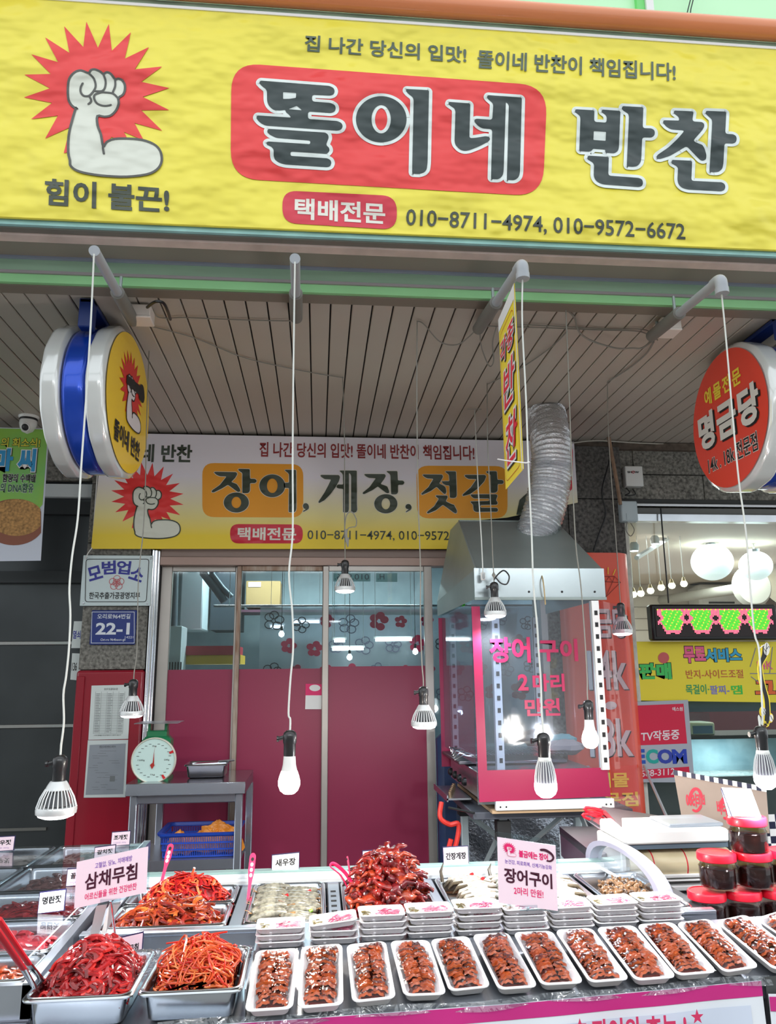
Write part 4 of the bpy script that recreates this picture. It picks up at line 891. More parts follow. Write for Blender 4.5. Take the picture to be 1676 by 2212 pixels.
# ---- steel hood ----
hd = thing('extraction_hood', 'tapered grey sheet steel extraction hood over the eel grill', 'hood', (.95, 3.7, 1.86))
hx0, hx1, yf, yb, z0, z1, zt = .690, 1.275, 3.3, 4.2, 1.868, 2.0, 2.345
tx0, tx1, ty0, ty1 = .745, 1.28, 3.93, 4.2
gv = g['galv']
b = MB(); b.add([(hx0, yf, z1), (hx1, yf, z1), (tx1, ty0, zt), (tx0, ty0, zt), (hx0-.03, yb, z1-.06), (hx1, yb, z1), (tx1, ty1, zt), (tx0, ty1, zt)], [(0, 1, 2, 3), (0, 3, 7, 4), (1, 5, 6, 2), (4, 7, 6, 5), (3, 2, 6, 7)], gv)
b.add([(hx0, yf+.002, z1), (hx0-.03, yb, z1-.06), (hx0-.03, yb, z0-.01), (hx0, yf+.002, z0)], [(0, 1, 2, 3)], gv)
b.add([(hx1, yf+.002, z0), (hx1, yb, z0), (hx1, yb, z1), (hx1, yf+.002, z1)], [(0, 1, 2, 3)], gv)
b.build('shell', hd, smooth=False)
MB().bb((hx0-.004, yf-.004, z0), (hx1+.004, yf+.002, z1+.003), mat('bright_lip_steel', (206, 218, 222), .25, .85, var=.12, vscale=3)).build('front_lip', hd, smooth=False)
MB().bb((hx0-.006, yf-.010, z0-.006), (hx1+.006, yf+.006, z0+.006), g['galv']).build('lip_edge', hd, smooth=False)
MB().tube([(hx0+.002, yf-.002, z1+.004), (tx0, ty0, zt)], .004, 6, gv).build('seam', hd); MB().tube([(tx0, ty0, zt), (tx1, ty0, zt)], .004, 6, gv).build('seam', hd)
for x in (.78, .93, 1.08, 1.23): MB().lathe([(0, .002), (.005, .001), (.005, 0)], 8, (x, yf-.005, z0+.03), g['dark'], Matrix.Rotation(math.pi/2, 3, 'X')).build('rivet', hd)
MB().box(P(1014, 1290, 3.5)+Vector((-.01, .1, 0)), (.012, .03, .075), mat('green_clip', (70, 220, 50), .4), ch=.004).build('green_peg', label='bright green plastic peg clipped to the side of the hood', cat='peg')
wire('thin yellowish string hanging from the duct over the hood lip', [P(1160, 1222, 3.45), P(1172, 1250, 3.28), P(1178, 1306, 3.285)], .003, mat('old_string', (170, 150, 110), .8))
# ---- eel grill with clear screens ----
gr = thing('eel_grill', 'eel grill cabinet with clear screens and crimson lettering under the hood', 'grill', (.97, 3.7, .98))
gx0, gx1, gy0, gy1, gz0, gz1 = .672, 1.245, 3.31, 4.12, 1.01, 1.862
PGf = Plane((0, 3.305, 0)); pk = g['pink']
MB().bb((gx0, 3.307, gz0), (gx1, 3.311, gz1), clear_mat('smeary_film', (232, 238, 248), .07, .08, bump=.12, bscale=5, bdist=.01, milk=.03), ch=0).build('front_screen', gr, smooth=False)
f1 = ppx(PGf, [(1018, 1310), (1036, 1310), (1052, 1664), (1311, 1658), (1319, 1720), (1035, 1733)])
MB().prism(f1, PGf, 0, .0015, pk).build('crimson_border', gr, smooth=False)
for s_, bx in (('장어', (1058, 1432, 1144, 1376)), ('구이', (1163, 1429, 1246, 1380)), ('2', (1119, 1492, 1140, 1456)), ('마리', (1151, 1494, 1218, 1455)), ('만원', (1134, 1547, 1208, 1508))):
    lettering(gr, s_, PGf, bx, pk, .002, bold=.035)
# left screen with crimson back edge
PGl = Plane((gx0, 0, 0), (0, -1, 0), (0, 0, 1))
MB().bb((gx0-.001, 3.32, gz0+.16), (gx0+.001, gy1, gz1-.01), clear_mat('side_film', (222, 228, 240), .05, .06, milk=.04)).build('side_screen', gr, smooth=False)
MB().bb((gx0-.02, gy1, gz0+.06), (gx0+.055, gy1+.003, gz1-.02), pk).build('crimson_border', gr, smooth=False)
# clear flap on the far side, a little proud of the front
MB().add([(gx1+.006, 3.31, gz1), (gx1+.006, 3.31, .86), (gx1+.055, 3.12, .84), (gx1+.035, 3.12, 1.82)], [(0, 1, 2, 3)], clear_mat('pink_tinted_film', (246, 214, 220), .05, .08, milk=.03)).build('side_flap', gr, smooth=False)
# slotted angle posts
slotm = mat('white_slotted_steel', (232, 234, 234), .4, .1)
def slotted(x, y, za, zb_, lean=0, w=.034):
    p_ = thing_part = MB().bb((x-w/2, y, za), (x+w/2, y+.003, zb_), slotm).bb((x-w/2, y, za), (x-w/2+.003, y+.03, zb_), slotm).build('post', gr, smooth=False)
    z = za+.03
    while z < zb_-.02: MB().bb((x-.006, y-.0022, z), (x+.008, y-.0005, z+.020), g['dark']).build('slot', p_, smooth=False); z += .052
for x, y, za, zb_ in ((P(1078, 1500, 3.33).x, 3.345, 1.14, 1.858), (P(1298, 1500, 3.29).x, 3.29, 1.14, 1.858), (P(981, 1500, 4.06).x, 4.06, 1.13, 1.84), (P(1164, 1500, 4.06).x, 4.06, 1.13, 1.84)): slotted(x, y, za, zb_)
# white slotted base rail, grill box and its rods
MB().bb((gx0+.075, 3.298, .985), (gx1+.012, 3.325, 1.022), slotm, ch=.002).build('base_rail', gr, smooth=False)
for x in (.765, .79, 1.22, 1.24): MB().lathe([(0, .002), (.004, 0)], 8, (x, 3.297, 1.0), g['dark'], Matrix.Rotation(math.pi/2, 3, 'X')).build('bolt', gr)
MB().bb((gx0+.06, 3.31, .972), (gx1, 4.12, .985), mat('plywood_base', (176, 148, 116), .7)).build('base_board', gr, smooth=False)
stl = g['steel']
MB().bb((gx0+.02, 3.36, 1.02), (gx1-.02, 4.08, 1.13), stl, ch=.004).build('burner_box', gr)
MB().bb((gx0-.02, 3.62, 1.135), (gx1-.08, 4.1, 1.150), mat('dark_tray_steel', (110, 108, 112), .35, .9), ch=.003).build('drip_tray', gr)
for i in range(30):
    x = gx0+.03+i*.0165; MB().tube([(x, 3.66, 1.172), (x, 4.06, 1.172)], .002, 5, g['chrome']).build('grill_rod', gr)
for i in range(5):
    y = 3.50+.09*i; MB().tube([(gx0-.06+.012*i, y, 1.17), (gx0-.02, y, 1.19), (gx0+.09, y+.02, 1.165)], .0035, 6, g['chrome']).build('skewer_handle', gr)
for i in range(4): MB().lathe([(.018, 0), (.018, .012), (.010, .02), (0, .021)], 14, (gx0-.002, 3.55+i*.12, 1.07), g['black'], Matrix.Rotation(-math.pi/2, 3, 'Y')).build('knob', gr)
b = MB(); b.bb((gx0-.09, 3.55, .992), (gx0+.02, 3.95, 1.0), g['steel']); b.bb((gx0-.09, 3.55, .985), (gx0-.084, 3.95, 1.012), g['steel']); b.build('valve_rail', gr, smooth=False)
for i in range(6): MB().tube([(gx0-.07+.012*i, 3.58+.05*i, 1.0), (gx0-.07+.012*i, 3.58+.05*i, 1.025)], .009, 8, mat('brass_valve', (196, 170, 140), .3, .9)).build('valve', gr)
MB().tube(catmull([(gx0-.12, 3.52, .99), (gx0-.13, 3.5, .93), (gx0-.09, 3.5, .90), (gx0-.05, 3.5, .90), (gx0-.06, 3.5, .83), (gx0-.085, 3.5, .77), (gx0-.10, 3.5, .78), (gx0-.085, 3.5, .84)], 6), .011, 8, mat('orange_red_hose', (216, 56, 48), .45)).build('gas_hose', gr)
MB().tube([(gx0-.10, 3.45, .978), (gx0-.01, 3.34, .972)], .005, 6, g['black']).build('lighter_rod', gr)
# seated clutter behind the screen: bags of charcoal and cloths
for lab, c, s_, col in (('teal folded bag lying behind the grill screen', (1.30, 3.95, 1.19), (.075, .05, .03), (110, 160, 165)), ('grey stuffed sack behind the grill screen', (1.26, 3.80, 1.17), (.10, .06, .035), (150, 140, 140)), ('dark glove heap behind the grill screen', (1.20, 4.02, 1.20), (.09, .05, .045), (60, 56, 62))):
    b = MB(); b.lathe([(0, -1), (.6, -.9), (1, -.3), (.95, .3), (.5, .9), (0, 1)], 18, (0, 0, 0), mat('bag_'+str(col[0]), col, .6))
    b.v = [((v[0]*s_[0]*(1+.2*math.sin(7*v[1]+3*v[2])))+c[0]-.06, v[1]*s_[1]*(1+.2*math.sin(5*v[0]))+c[1]-.02, v[2]*s_[2]*(1+.15*math.sin(6*v[0]+v[1]))+c[2]+.02) for v in b.v]
    b.build('stuffed_bag', label=lab, cat='bag')
# folding table below the grill
ft = thing('folding_table', 'white folding market table with crossed legs under the eel grill', 'table', (.98, 3.7, 0))
tl = mat('white_table_tube', (206, 220, 224), .35, .2)
MB().bb((.66, 3.36, .94), (1.36, 4.1, .970), mat('table_top_edge', (70, 74, 84), .5), ch=.003).build('tabletop', ft)
for x, y in ((.80, 3.42), (1.34, 3.45), (.75, 4.05), (1.34, 4.05)):
    l_ = MB().bb((x-.018, y-.018, 0), (x+.018, y+.018, .94), tl, ch=.003).build('leg', ft); MB().bb((x-.03, y-.03, .84), (x+.03, y+.03, .93), g['dark'], ch=.004).build('bracket', l_)
for (x0, y0_, za, x1, y1_, zb_) in ((.80, 3.40, .86, 1.34, 3.40, .40), (.80, 3.41, .42, 1.34, 3.41, .88), (.75, 4.05, .86, 1.34, 4.05, .42), (.75, 4.05, .45, 1.34, 4.05, .88), (.80, 3.45, .88, .76, 4.05, .45), (1.34, 3.45, .88, 1.34, 4.05, .45), (1.34, 3.46, .45, 1.34, 4.05, .88)):
    MB().tube([(x0, y0_, za), (x1, y1_, zb_)], .013, 4, tl).build('brace', ft, smooth=False)
for x, z in ((.92, .76), (1.2, .52), (1.07, .63)): MB().lathe([(.012, -.01), (.012, .01)], 10, (x, 3.385, z), g['dark'], Matrix.Rotation(math.pi/2, 3, 'X')).build('pivot', ft)
# foil insulation board behind
fb = MB().grid(lambda u, v: (.70+u*.86, 4.44+.012*math.sin(u*17+v*9)+.008*math.sin(v*31+u*13), v*1.02), 40, 30, mat('silver_foil_board', (150, 156, 166), .3, .9, bump=1, bscale=60, bdist=.01), flip=False)
fb.build('foil_sheet', label='crinkled silver insulation sheet behind the folding table', cat='sheet', ang=70)
MB().bb((.66, 4.28, 0), (.78, 4.40, 1.22), mat('dark_blue_tarp', (30, 52, 92), .6, var=.4, vscale=9), ch=.03).build('folded_tarp', label='dark blue folded tarp standing between door and grill', cat='tarp')
# ---- orange jeweller pillar ----
op = thing('orange_pillar_sign', 'tall orange-red pillar sign with diamond drawing and white carat lettering', 'sign', (1.75, 4.46, 0))
orm = mat('orange_red_vinyl', (232, 78, 48), .35, coat=.3)
def curve_pillar(u, v):
    x = 1.46+u*.445; y = 4.47+.05*(max(0, (u-.82)/.18))**2+.05*(max(0, (.1-u)/.1))**2
    return (x, y, v*2.262)
MB().grid(curve_pillar, 30, 4, orm).build('vinyl_cladding', op)
MB().bb((1.47, 4.53, 0), (1.90, 4.545, 2.262), g['dark']).build('back', op, smooth=False)
PO = Plane((0, 4.466, 0)); ol = mat('silver_letter', (214, 212, 214), .4)
def wpos(s_, bx, m, **k): lettering(op, s_, PO, bx, m, .002, **k)
wpos('금당', (1291, 1378, 1352, 1312), ol, bold=.03, shadow=(.006, -.006, g['ink']))
wpos('14k', (1272, 1490, 1352, 1404), ol, bold=.02, shadow=(.006, -.006, g['ink']))
MB().flat([ppx(PO, ell(1319, 1524, 13, 9, 20))], PO, .002, ol).build('dot_print', op, smooth=False)
wpos('18k', (1275, 1636, 1363, 1550), ol, bold=.02, shadow=(.006, -.006, g['ink']))
wpos('예물', (1285, 1702, 1357, 1668), g['yellow'], bold=.03); wpos('전문점', (1262, 1744, 1377, 1710), g['yellow'], bold=.03)
dmd = MB(); q = lambda pts: ppx(PO, pts)
for s_ in ([(1293, 1255), (1303, 1245), (1327, 1245), (1340, 1258), (1308, 1290), (1293, 1255)], [(1293, 1256), (1340, 1258)], [(1303, 1246), (1308, 1257), (1315, 1246), (1323, 1257), (1327, 1246)], [(1308, 1257), (1308, 1290), (1323, 1257)], [(1300, 1256), (1308, 1290)]): dmd.stroke(q(s_), .003, PO, .002, mat('diamond_line', (120, 36, 24), .5))
dmd.build('line_print', op, smooth=False)
b = MB()
for s_ in ([(1298, 1228), (1302, 1242)], [(1313, 1226), (1313, 1240)], [(1329, 1230), (1324, 1242)]): b.stroke(q(s_), .005, PO, .002, g['yellow'])
b.build('ray_print', op, smooth=False)
# ======================= counter, display case, pans =======================
ss = mat('stainless_counter', (196, 202, 212), .26, .88, var=.08, vscale=4, bump=.04, bscale=9)
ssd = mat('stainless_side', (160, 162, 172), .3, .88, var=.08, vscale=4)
ct = thing('market_counter', 'long stainless steel market counter carrying the trays and pans of side dishes', 'counter', (.2, 2.0, 0))
fl = [PZ(x, y, .85) for x, y in ((500, 2198), (1100, 2156), (1600, 2110))]
def front_y(x):  # front line of the counter top
    a, b = (fl[0], fl[1]) if x < fl[1].x else (fl[1], fl[2]); return a.y+(b.y-a.y)*(x-a.x)/(b.x-a.x)
XL, XR = -.62, 1.08
tp_ = Plane((0, 0, 0), (1, 0, 0), (0, 1, 0))
MB().prism([(-.597, 1.70), (-.145, front_y(-.145)), (-.145, 2.183), (-.597, 2.183)], tp_, .80, .838, ss).build('tabletop', ct, smooth=False)
# ramp with the eel trays
def ramp(x, t): return (x, front_y(x)+.005+t*.205, .846+t*.062)
b = MB(); n = 12; vs = []; XRR = 1.50
for i in range(n+1):
    x = -.145+(XRR+.145)*i/n; 
    for t in (0, 1): vs.append(ramp(x, t))
    vs.append((x, 2.183, .908) if x < .97 else (x, front_y(x)+.215, .85)); vs.append((x, front_y(x), .80)); vs.append((x, front_y(x)+.001, .845))
fs = []
for i in range(n):
    a, c = 5*i, 5*(i+1); fs += [(a, c, c+1, a+1), (a+1, c+1, c+2, a+2), (a+3, c+3, c+4, a+4), (a+4, c+4, c, a)]
b.add(vs, fs, ss); b.build('sloped_shelf', ct, smooth=False)
MB().bb((-.147, 1.80, .838), (-.144, 2.183, .90), ssd).build('shelf_side', ct, smooth=False)
MB().bb((XL, 1.95, 0), (XR, 2.0, .80), ssd).build('front_panel', ct, smooth=False)
MB().bb((XR, 1.95, 0), (XR+.003, 2.183, .80), ssd).build('side_panel', ct, smooth=False)
MB().add([(1.045, front_y(1.045)-.012, .850), (1.5, front_y(1.5)-.012, .850), (1.5, front_y(1.5)-.012, .79), (1.045, front_y(1.045)-.012, .79)], [(0, 3, 2, 1)], mat('dark_grey_steel_face', (96, 98, 98), .35, .5)).build('end_face', ct, smooth=False)
# clear plastic sheet hanging over the front edge
cf = clear_mat('wrinkled_clear_sheet', (236, 242, 246), .10, .06, bump=.9, bscale=22, bdist=.02, milk=.04)
b = MB(); nn = 70
def shp(u, v):
    x = -.32+u*(XR+.30); return (x, front_y(x)-.006-.006*math.sin(u*40)*v-.01*v, .853-v*.016+.003*math.sin(u*23))
b.grid(lambda u, v: shp(u, v), nn, 3, cf, flip=True); b.build('clear_sheet', ct)
# display case body with sunken wells, flanges, rails
dc_ = thing('display_case', 'low stainless refrigerated case holding the back row of food pans', 'display case', (.2, 2.45, 0))
YF, YB, ZR = 2.185, 2.66, .905
MB().bb((-.60, YF, .30), (1.10, YF+.02, ZR-.006), ss).build('front_panel', dc_, smooth=False)
MB().bb((-.60, YF-.006, ZR-.012), (1.10, YF+.022, ZR+.002), ss, ch=.004).build('front_rail', dc_)
MB().bb((-.60, 2.625, .30), (1.10, YB, ZR-.006), ss).build('back_panel', dc_, smooth=False)
MB().bb((-.60, 2.632, ZR-.01), (1.10, 2.652, ZR+.006), mat('white_rail', (226, 230, 232), .3, .2), ch=.003).build('rail', dc_)
MB().bb((-.60, 2.658, ZR-.01), (1.10, 2.676, ZR+.016), mat('white_rail', (226, 230, 232)), ch=.003).build('rail', dc_)
MB().bb((-.60, 2.682, ZR-.01), (1.10, 2.72, ZR+.02), mat('pale_green_glass_edge', (150, 180, 176), .2), ch=.002).build('glass_ledge', dc_)
for xa, xb in ((-.60, -.565), (-.232, -.195), (.036, .075), (.345, .375), (.80, .83), (1.06, 1.10)):
    MB().bb((xa, YF+.02, .70), (xb, 2.63, ZR-.008), ssd, ch=.003).build('divider', dc_)
MB().bb((-.60, YF, .28), (1.10, YB, .30), ssd).build('bottom_panel', dc_, smooth=False)
for i in range(6): MB().bb((.046, 2.27+i*.05, ZR-.0085), (.062, 2.285+i*.05, ZR-.007), g['dark']).build('slot', dc_, smooth=False)
# curved glass end of the case
er = thing('case_end_arch', 'pale curved end frame with glass at the whelk side of the case', 'frame', tuple(PZ(1400, 1950, .9)))

xa = .985
def xarch(pts): return [PXX(px_, py_, xa+.0*i) for i, (px_, py_) in enumerate(pts)]
A0 = PZ(1272, 1862, .905); A1 = PZ(1436, 1950, .90)
ap = []
for i in range(17):
    t = i/16; th_ = math.pi*t
    base = A0.lerp(A1, .5-.5*math.cos(th_)); hgt = .115*math.sin(th_)**.8*(1.0-.25*t)
    ap.append(base+Vector((0, 0, hgt)))
white_p = mat('pale_lilac_plastic', (176, 174, 192), .3, coat=.2)
w_ = MB()
for i in range(len(ap)):
    pass
vs = []; 
for p in ap: vs += [p+Vector((-.012, 0, 0)), p+Vector((.030, 0, 0))]
cen = A0.lerp(A1, .5)+Vector((0, 0, .0))
for p in ap: q = cen+(p-cen)*.87; vs += [q+Vector((-.012, 0, 0)), q+Vector((.030, 0, 0))]
k = len(ap)*2; fs = []
for i in range(len(ap)-1):
    a = 2*i; fs += [(a, a+1, a+3, a+2), (k+a, k+a+2, k+a+3, k+a+1), (a, a+2, k+a+2, k+a), (a+1, k+a+1, k+a+3, a+3)]
MB().add(vs, fs, white_p).build('arch_frame', er, ang=50)
MB().add([cen+(p-cen)*.82+Vector((.01, 0, 0)) for p in ap], [tuple(range(len(ap)))], clear_mat('curved_end_glass', (226, 236, 244), .14, .05, milk=.15)).build('glass_pane', er, smooth=False)
MB().tube([A0+Vector((-.01, 0, .006)), A1+Vector((-.01, 0, .006))], .006, 8, mat('white_rail', (226, 230, 232))).build('lower_rail', er)

def rr_ring(cx, cy, hx, hy, r, z, n=5):
    out = []
    for sx, sy, a0 in ((1, 1, 0), (-1, 1, 90), (-1, -1, 180), (1, -1, 270)):
        for i in range(n+1):
            a = math.radians(a0+90*i/n); out.append((cx+sx*(hx-r)+r*math.cos(a), cy+sy*(hy-r)+r*math.sin(a), z))
    return out
def loft(rings, m, caps=(True, True)):
    b = MB(); n = len(rings[0]); vs = [v for r in rings for v in r]; fs = []
    for i in range(len(rings)-1):
        for j in range(n): fs.append((i*n+j, i*n+(j+1) % n, (i+1)*n+(j+1) % n, (i+1)*n+j))
    if caps[0]: fs.append(tuple(reversed(range(n))))
    if caps[1]: fs.append(tuple((len(rings)-1)*n+j for j in range(n)))
    return b.add(vs, fs, m)
def pan(label, x0, x1, y0, y1, zr=.905, dep=.06, rim=.011, r=.022, group='stainless food pans', m=None):
    cx, cy, hx, hy = (x0+x1)/2, (y0+y1)/2, (x1-x0)/2, (y1-y0)/2; m = m or g['steelh']
    t = thing('food_pan', label, 'pan', (cx, cy, zr-dep), group)
    q = lambda dx, z, rr=None: rr_ring(cx, cy, hx-dx, hy-dx, max(.004, (rr or r)-dx*.3), z)
    loft([q(rim+.018, zr-dep), q(rim+.010, zr-dep+.006), q(rim+.004, zr-.012), q(rim+.002, zr-.006), q(.001, zr-.006), q(0, zr-.003), q(.002, zr), q(rim*.9, zr+.001), q(rim+.003, zr-.003), q(rim+.006, zr-.012), q(rim+.014, zr-dep+.008), q(rim+.024, zr-dep+.003)], m).build('body', t, ang=50)
    loft([q(rim*.35, zr+.0016), q(rim*.5, zr+.0028), q(rim*.8, zr+.0028), q(rim, zr+.0012)], m, (False, False)).build('rolled_rim', t, ang=50)
    return t
# food pans: front loose pair, case row, neighbour's covered row
def tq(c, s=1): return c
pan('loose front pan heaped with glossy red marinated strips under cling film', -.598, -.375, 1.776, 2.05, .905, .062)
pan('loose front pan heaped with thin orange root threads', -.368, -.150, 1.782, 2.05, .905, .062)
pan('case pan of red radish strips, behind the brown pepper pan', -.555, -.235, 2.425, 2.61)
pan('case pan of brown glazed peppers near the front rail', -.555, -.235, 2.215, 2.42)
pan('case pan of grey raw shrimps in dark soy', -.192, .030, 2.215, 2.61)
pan('case pan under the tall red crab heap', .078, .345, 2.215, 2.61)
pan('wide case pan of pale soy crabs', .378, .797, 2.215, 2.61)
pan('case pan of brown whelks beside the curved end', .833, 1.055, 2.215, 2.61)
lefts = [(1.885, 2.055, 'orange-brown seasoned shellfish'), (2.065, 2.32, 'red pollack roe'), (2.33, 2.60, 'dark red squid strips'), (2.61, 2.93, 'pinkish hairtail innards'), (2.94, 3.26, 'grey clam paste')]
lc = thing('side_case', 'second stainless case of covered pans beside the red pillar', 'display case', (-1.0, 2.5, 0))
MB().prism([(-1.6, 1.86), (-.602, 1.86), (-.602, 2.35), (-.70, 3.30), (-1.6, 3.30)], tp_, .2, .84, ssd).build('body', lc, smooth=False)
b = MB(); b.prism([(-.622, 1.862), (-.600, 1.862), (-.655, 3.30), (-.68, 3.30)], tp_, .84, .909, ss); b.build('edge_rail', lc, smooth=False)
b = MB(); b.prism([(-1.6, 1.862), (-.60, 1.862), (-.60, 1.880), (-1.6, 1.880)], tp_, .80, .905, ss); b.build('front_rail', lc, smooth=False)
MB().bb((-1.6, 1.83, .78), (-.60, 1.862, .835), ssd, ch=.005).build('lower_rail', lc)
for (a, c, nm) in lefts:
    xr_ = -.628-.03*(a-1.9); pan('covered side-case pan of '+nm, -.99 if a > 2.06 else -.92, xr_, a, c, .905, .055, group='stainless food pans')
    pan('second covered side-case pan of '+nm+' at the picture edge', -1.32, -1.0 if a > 2.06 else -.93, a, c, .905, .055, group='stainless food pans') if a > 2.3 else None
lid = MB().prism([(-1.55, 1.93), (-.66, 1.93), (-.67, 3.22), (-1.55, 3.22)], tp_, .9125, .9155, clear_mat('acrylic_lid', (244, 246, 248), .0, .03)).build('acrylic_lid', label='clear flat acrylic cover lying over the side-case pans', cat='lid', smooth=False)
MB().tube([(-.658, 1.93, .916), (-.668, 3.22, .916)], .0022, 4, mat('acrylic_edge', (226, 232, 234), .3)).build('edge', lid)
# ---- skirt banner ----
sk = thing('skirt_banner', 'white counter skirt banner with magenta band and red lettering', 'banner', (.4, 1.85, .4))
sl = [PZ(x, y, .835) for x, y in ((440, 2213), (1100, 2165), (1597, 2133))]
def sy(x): return front_y(x)-.010
def skp(x, z): return (x, sy(x)-.006*math.sin((x*26))*min(1, max(0, (.835-z)/.12)), z)
wv_ = mat('white_skirt_cloth', (226, 230, 236), .45); mg = mat('magenta_band', (196, 44, 126), .4)
MB().grid(lambda u, v: skp(-.34+u*(1.035+.34), .843-v*.40), 90, 12, wv_, flip=True).build('sheet', sk)
MB().grid(lambda u, v: (lambda p: (p[0], p[1]-.0015, p[2]))(skp(-.34+u*(1.035+.34), .842-v*.031)), 90, 3, mg, flip=True).build('magenta_band_print', sk)
sgx = PZ(1245, 2212, .80)
PS_ = Plane((sl[1].x, sy(sl[1].x)-.012, 0), Vector((sl[2].x-sl[1].x, sl[2].y-sl[1].y, 0)), (0, 0, 1))
skr = mat('skirt_red', (206, 50, 96), .5)
a = PS_.px(1278, 2225); b_ = PS_.px(1462, 2205); 
u0, v0 = PS_.px(1278, 2228); u1, v1 = PS_.px(1480, 2188)
lettering(sk, '장어의 효능 !', PS_, None, skr, .002, quad=((u0, v1-.052), (u1, v1-.052), (u0, v1)), px=False, bold=.03)
def star5(cx, cy, r): return [(cx+(r if i % 2 == 0 else r*.4)*math.sin(math.pi*i/5), cy+(r if i % 2 == 0 else r*.4)*math.cos(math.pi*i/5)) for i in range(10)]
u, v = PS_.px(1505, 2196); MB().flat([star5(u, v, .016)], PS_, .002, skr).build('star_print', sk, smooth=False)
u, v = PS_.px(1252, 2216); MB().flat([star5(u, v, .016)], PS_, .002, skr).build('star_print', sk, smooth=False)
ua, va = PS_.px(985, 2196)
MB().grid(lambda u, v: (lambda p: (p[0], p[1]-.003, p[2]))(skp(.30+u*.70, .795-v*.2)), 50, 4, mat('pale_skirt_field', (206, 214, 230), .45), flip=True).build('pale_field_print', sk)
# neighbour's counter corner
nc = thing('grey_counter', 'dark grey steel counter corner under the last eel trays', 'counter', (1.3, 2.2, 0))
c0 = PZ(1600, 2105, .845)
MB().bb((1.085, 2.09, .79), (1.9, 2.12, .832), mat('grey_counter_steel', (128, 132, 134), .35, .7), ch=.004).build('tabletop', nc)
MB().bb((1.115, 2.12, 0), (1.9, 2.57, .833), mat('grey_counter_body', (110, 112, 118), .5)).build('body', nc, smooth=False)
MB().grid(lambda u, v: (1.045+u*.5, sy(1.045+u*.5)-.012-.006*math.sin(u*22), .812-v*.03), 40, 3, mg, flip=True).build('magenta_band_print', nc)
MB().grid(lambda u, v: (1.045+u*.5, sy(1.045+u*.5)-.009-.006*math.sin(u*22), .817-v*.4), 40, 8, wv_, flip=True).build('skirt_cloth', nc)
# ---- tags ----
tagm = mat('pale_pink_card', (252, 226, 238), .45); tagw = mat('white_card', (240, 240, 242), .4)
def tag_card(label, bl, br, tl, body, Yt, m=tagm, sub=None, zbase=None, col=None, bold=.032, lean=.12, bx=(.12, .40, .88, .78)):
    a = P(*bl, Yt); c = P(*br, Yt); h = (P(*tl, Yt)-a).length
    U = Vector((c.x-a.x, 0, 0)).normalized(); pl = Plane(a, (1, 0, math.tan(math.asin(max(-1, min(1, (c.z-a.z)/(c-a).length))))), Vector((0, lean, 1)))
    W = (c-a).length; t = thing('price_tag', label, 'tag', ((a.x+c.x)/2, Yt, min(a.z, c.z)))
    MB().prism([(-.002, -.002), (W+.002, -.002), (W+.002, h+.003), (-.002, h+.003)], pl, -.004, -.0005, mat('navy_card_back', (40, 36, 80), .4)).build('holder', t, smooth=False)
    MB().prism([(0, 0), (W, 0), (W, h), (0, h)], pl, 0, .0006, m).build('card', t, smooth=False)
    zb_ = zbase if zbase is not None else a.z-.002
    MB().prism([(.004, -.002), (W-.004, -.002), (W-.004, .001), (.004, .001)], pl, -.03, 0, mat('navy_card_back', (40, 36, 80), .4)).build('foot', t, smooth=False)
    if body: lettering(t, body, pl, None, col or g['ink'], .0012, quad=((W*bx[0], h*bx[1]), (W*bx[2], h*bx[1]), (W*bx[0], h*bx[3])), px=False, bold=bold)
    if sub: lettering(t, sub, pl, None, mat('faint_violet_ink', (190, 160, 205), .5), .0012, quad=((W*.12, h*.12), (W*.82, h*.12), (W*.12, h*.26)), px=False)
    return t
zt_ = .9165
def tY(x, y): return PZ(x, y, zt_+.002).y
tag_card('white card for pollack roe standing on the acrylic cover', (82, 1973), (137, 1966), (88, 1930), '명란젓', tY(110, 1970), tagw, '10,000원 400g', bold=.045)
tag_card('pink card half hidden by the tilted pink sign, on the acrylic cover', (143, 1914), (205, 1909), (147, 1879), '꼴뚜기젓', tY(160, 1912), tagm, '8,000원')
tag_card('pink card for hairtail behind the tilted pink sign', (203, 1858), (247, 1852), (205, 1832), '갈치젓', tY(225, 1855), tagm)
tag_card('pink card for clam paste, farthest on the acrylic cover', (240, 1827), (279, 1824), (242, 1799), '조개젓', 3.19, tagm, '5,000원 400g')
tag_card('pink card for salted shrimp cut by the picture edge', (-22, 1839), (28, 1836), (-18, 1810), '새우젓', tY(0, 1838), tagm, '5,000원 400g')
tag_card('pale card for soy shrimp on the back rail of the case', (587, 1890), (645, 1884), (586, 1849), '새우장', 2.70, tagw, None)
tag_card('pale pink card half hidden behind the red crab heap', (784, 1880), (838, 1876), (783, 1840), '양념게장', 2.70, tagm, None, bx=(.10, .25, .92, .62))
tag_card('pale pink card for soy crab on the back rail of the case', (959, 1872), (1012, 1869), (958, 1832), '간장게장', 2.70, tagm, None, bx=(.08, .34, .92, .72), bold=.045)
tag_card('pale card leaning behind the cling-wrapped red pan', (255, 2062), (306, 2050), (258, 2028), '오이무침', 2.09, tagm, None, bx=(.02, .0, .86, .45))
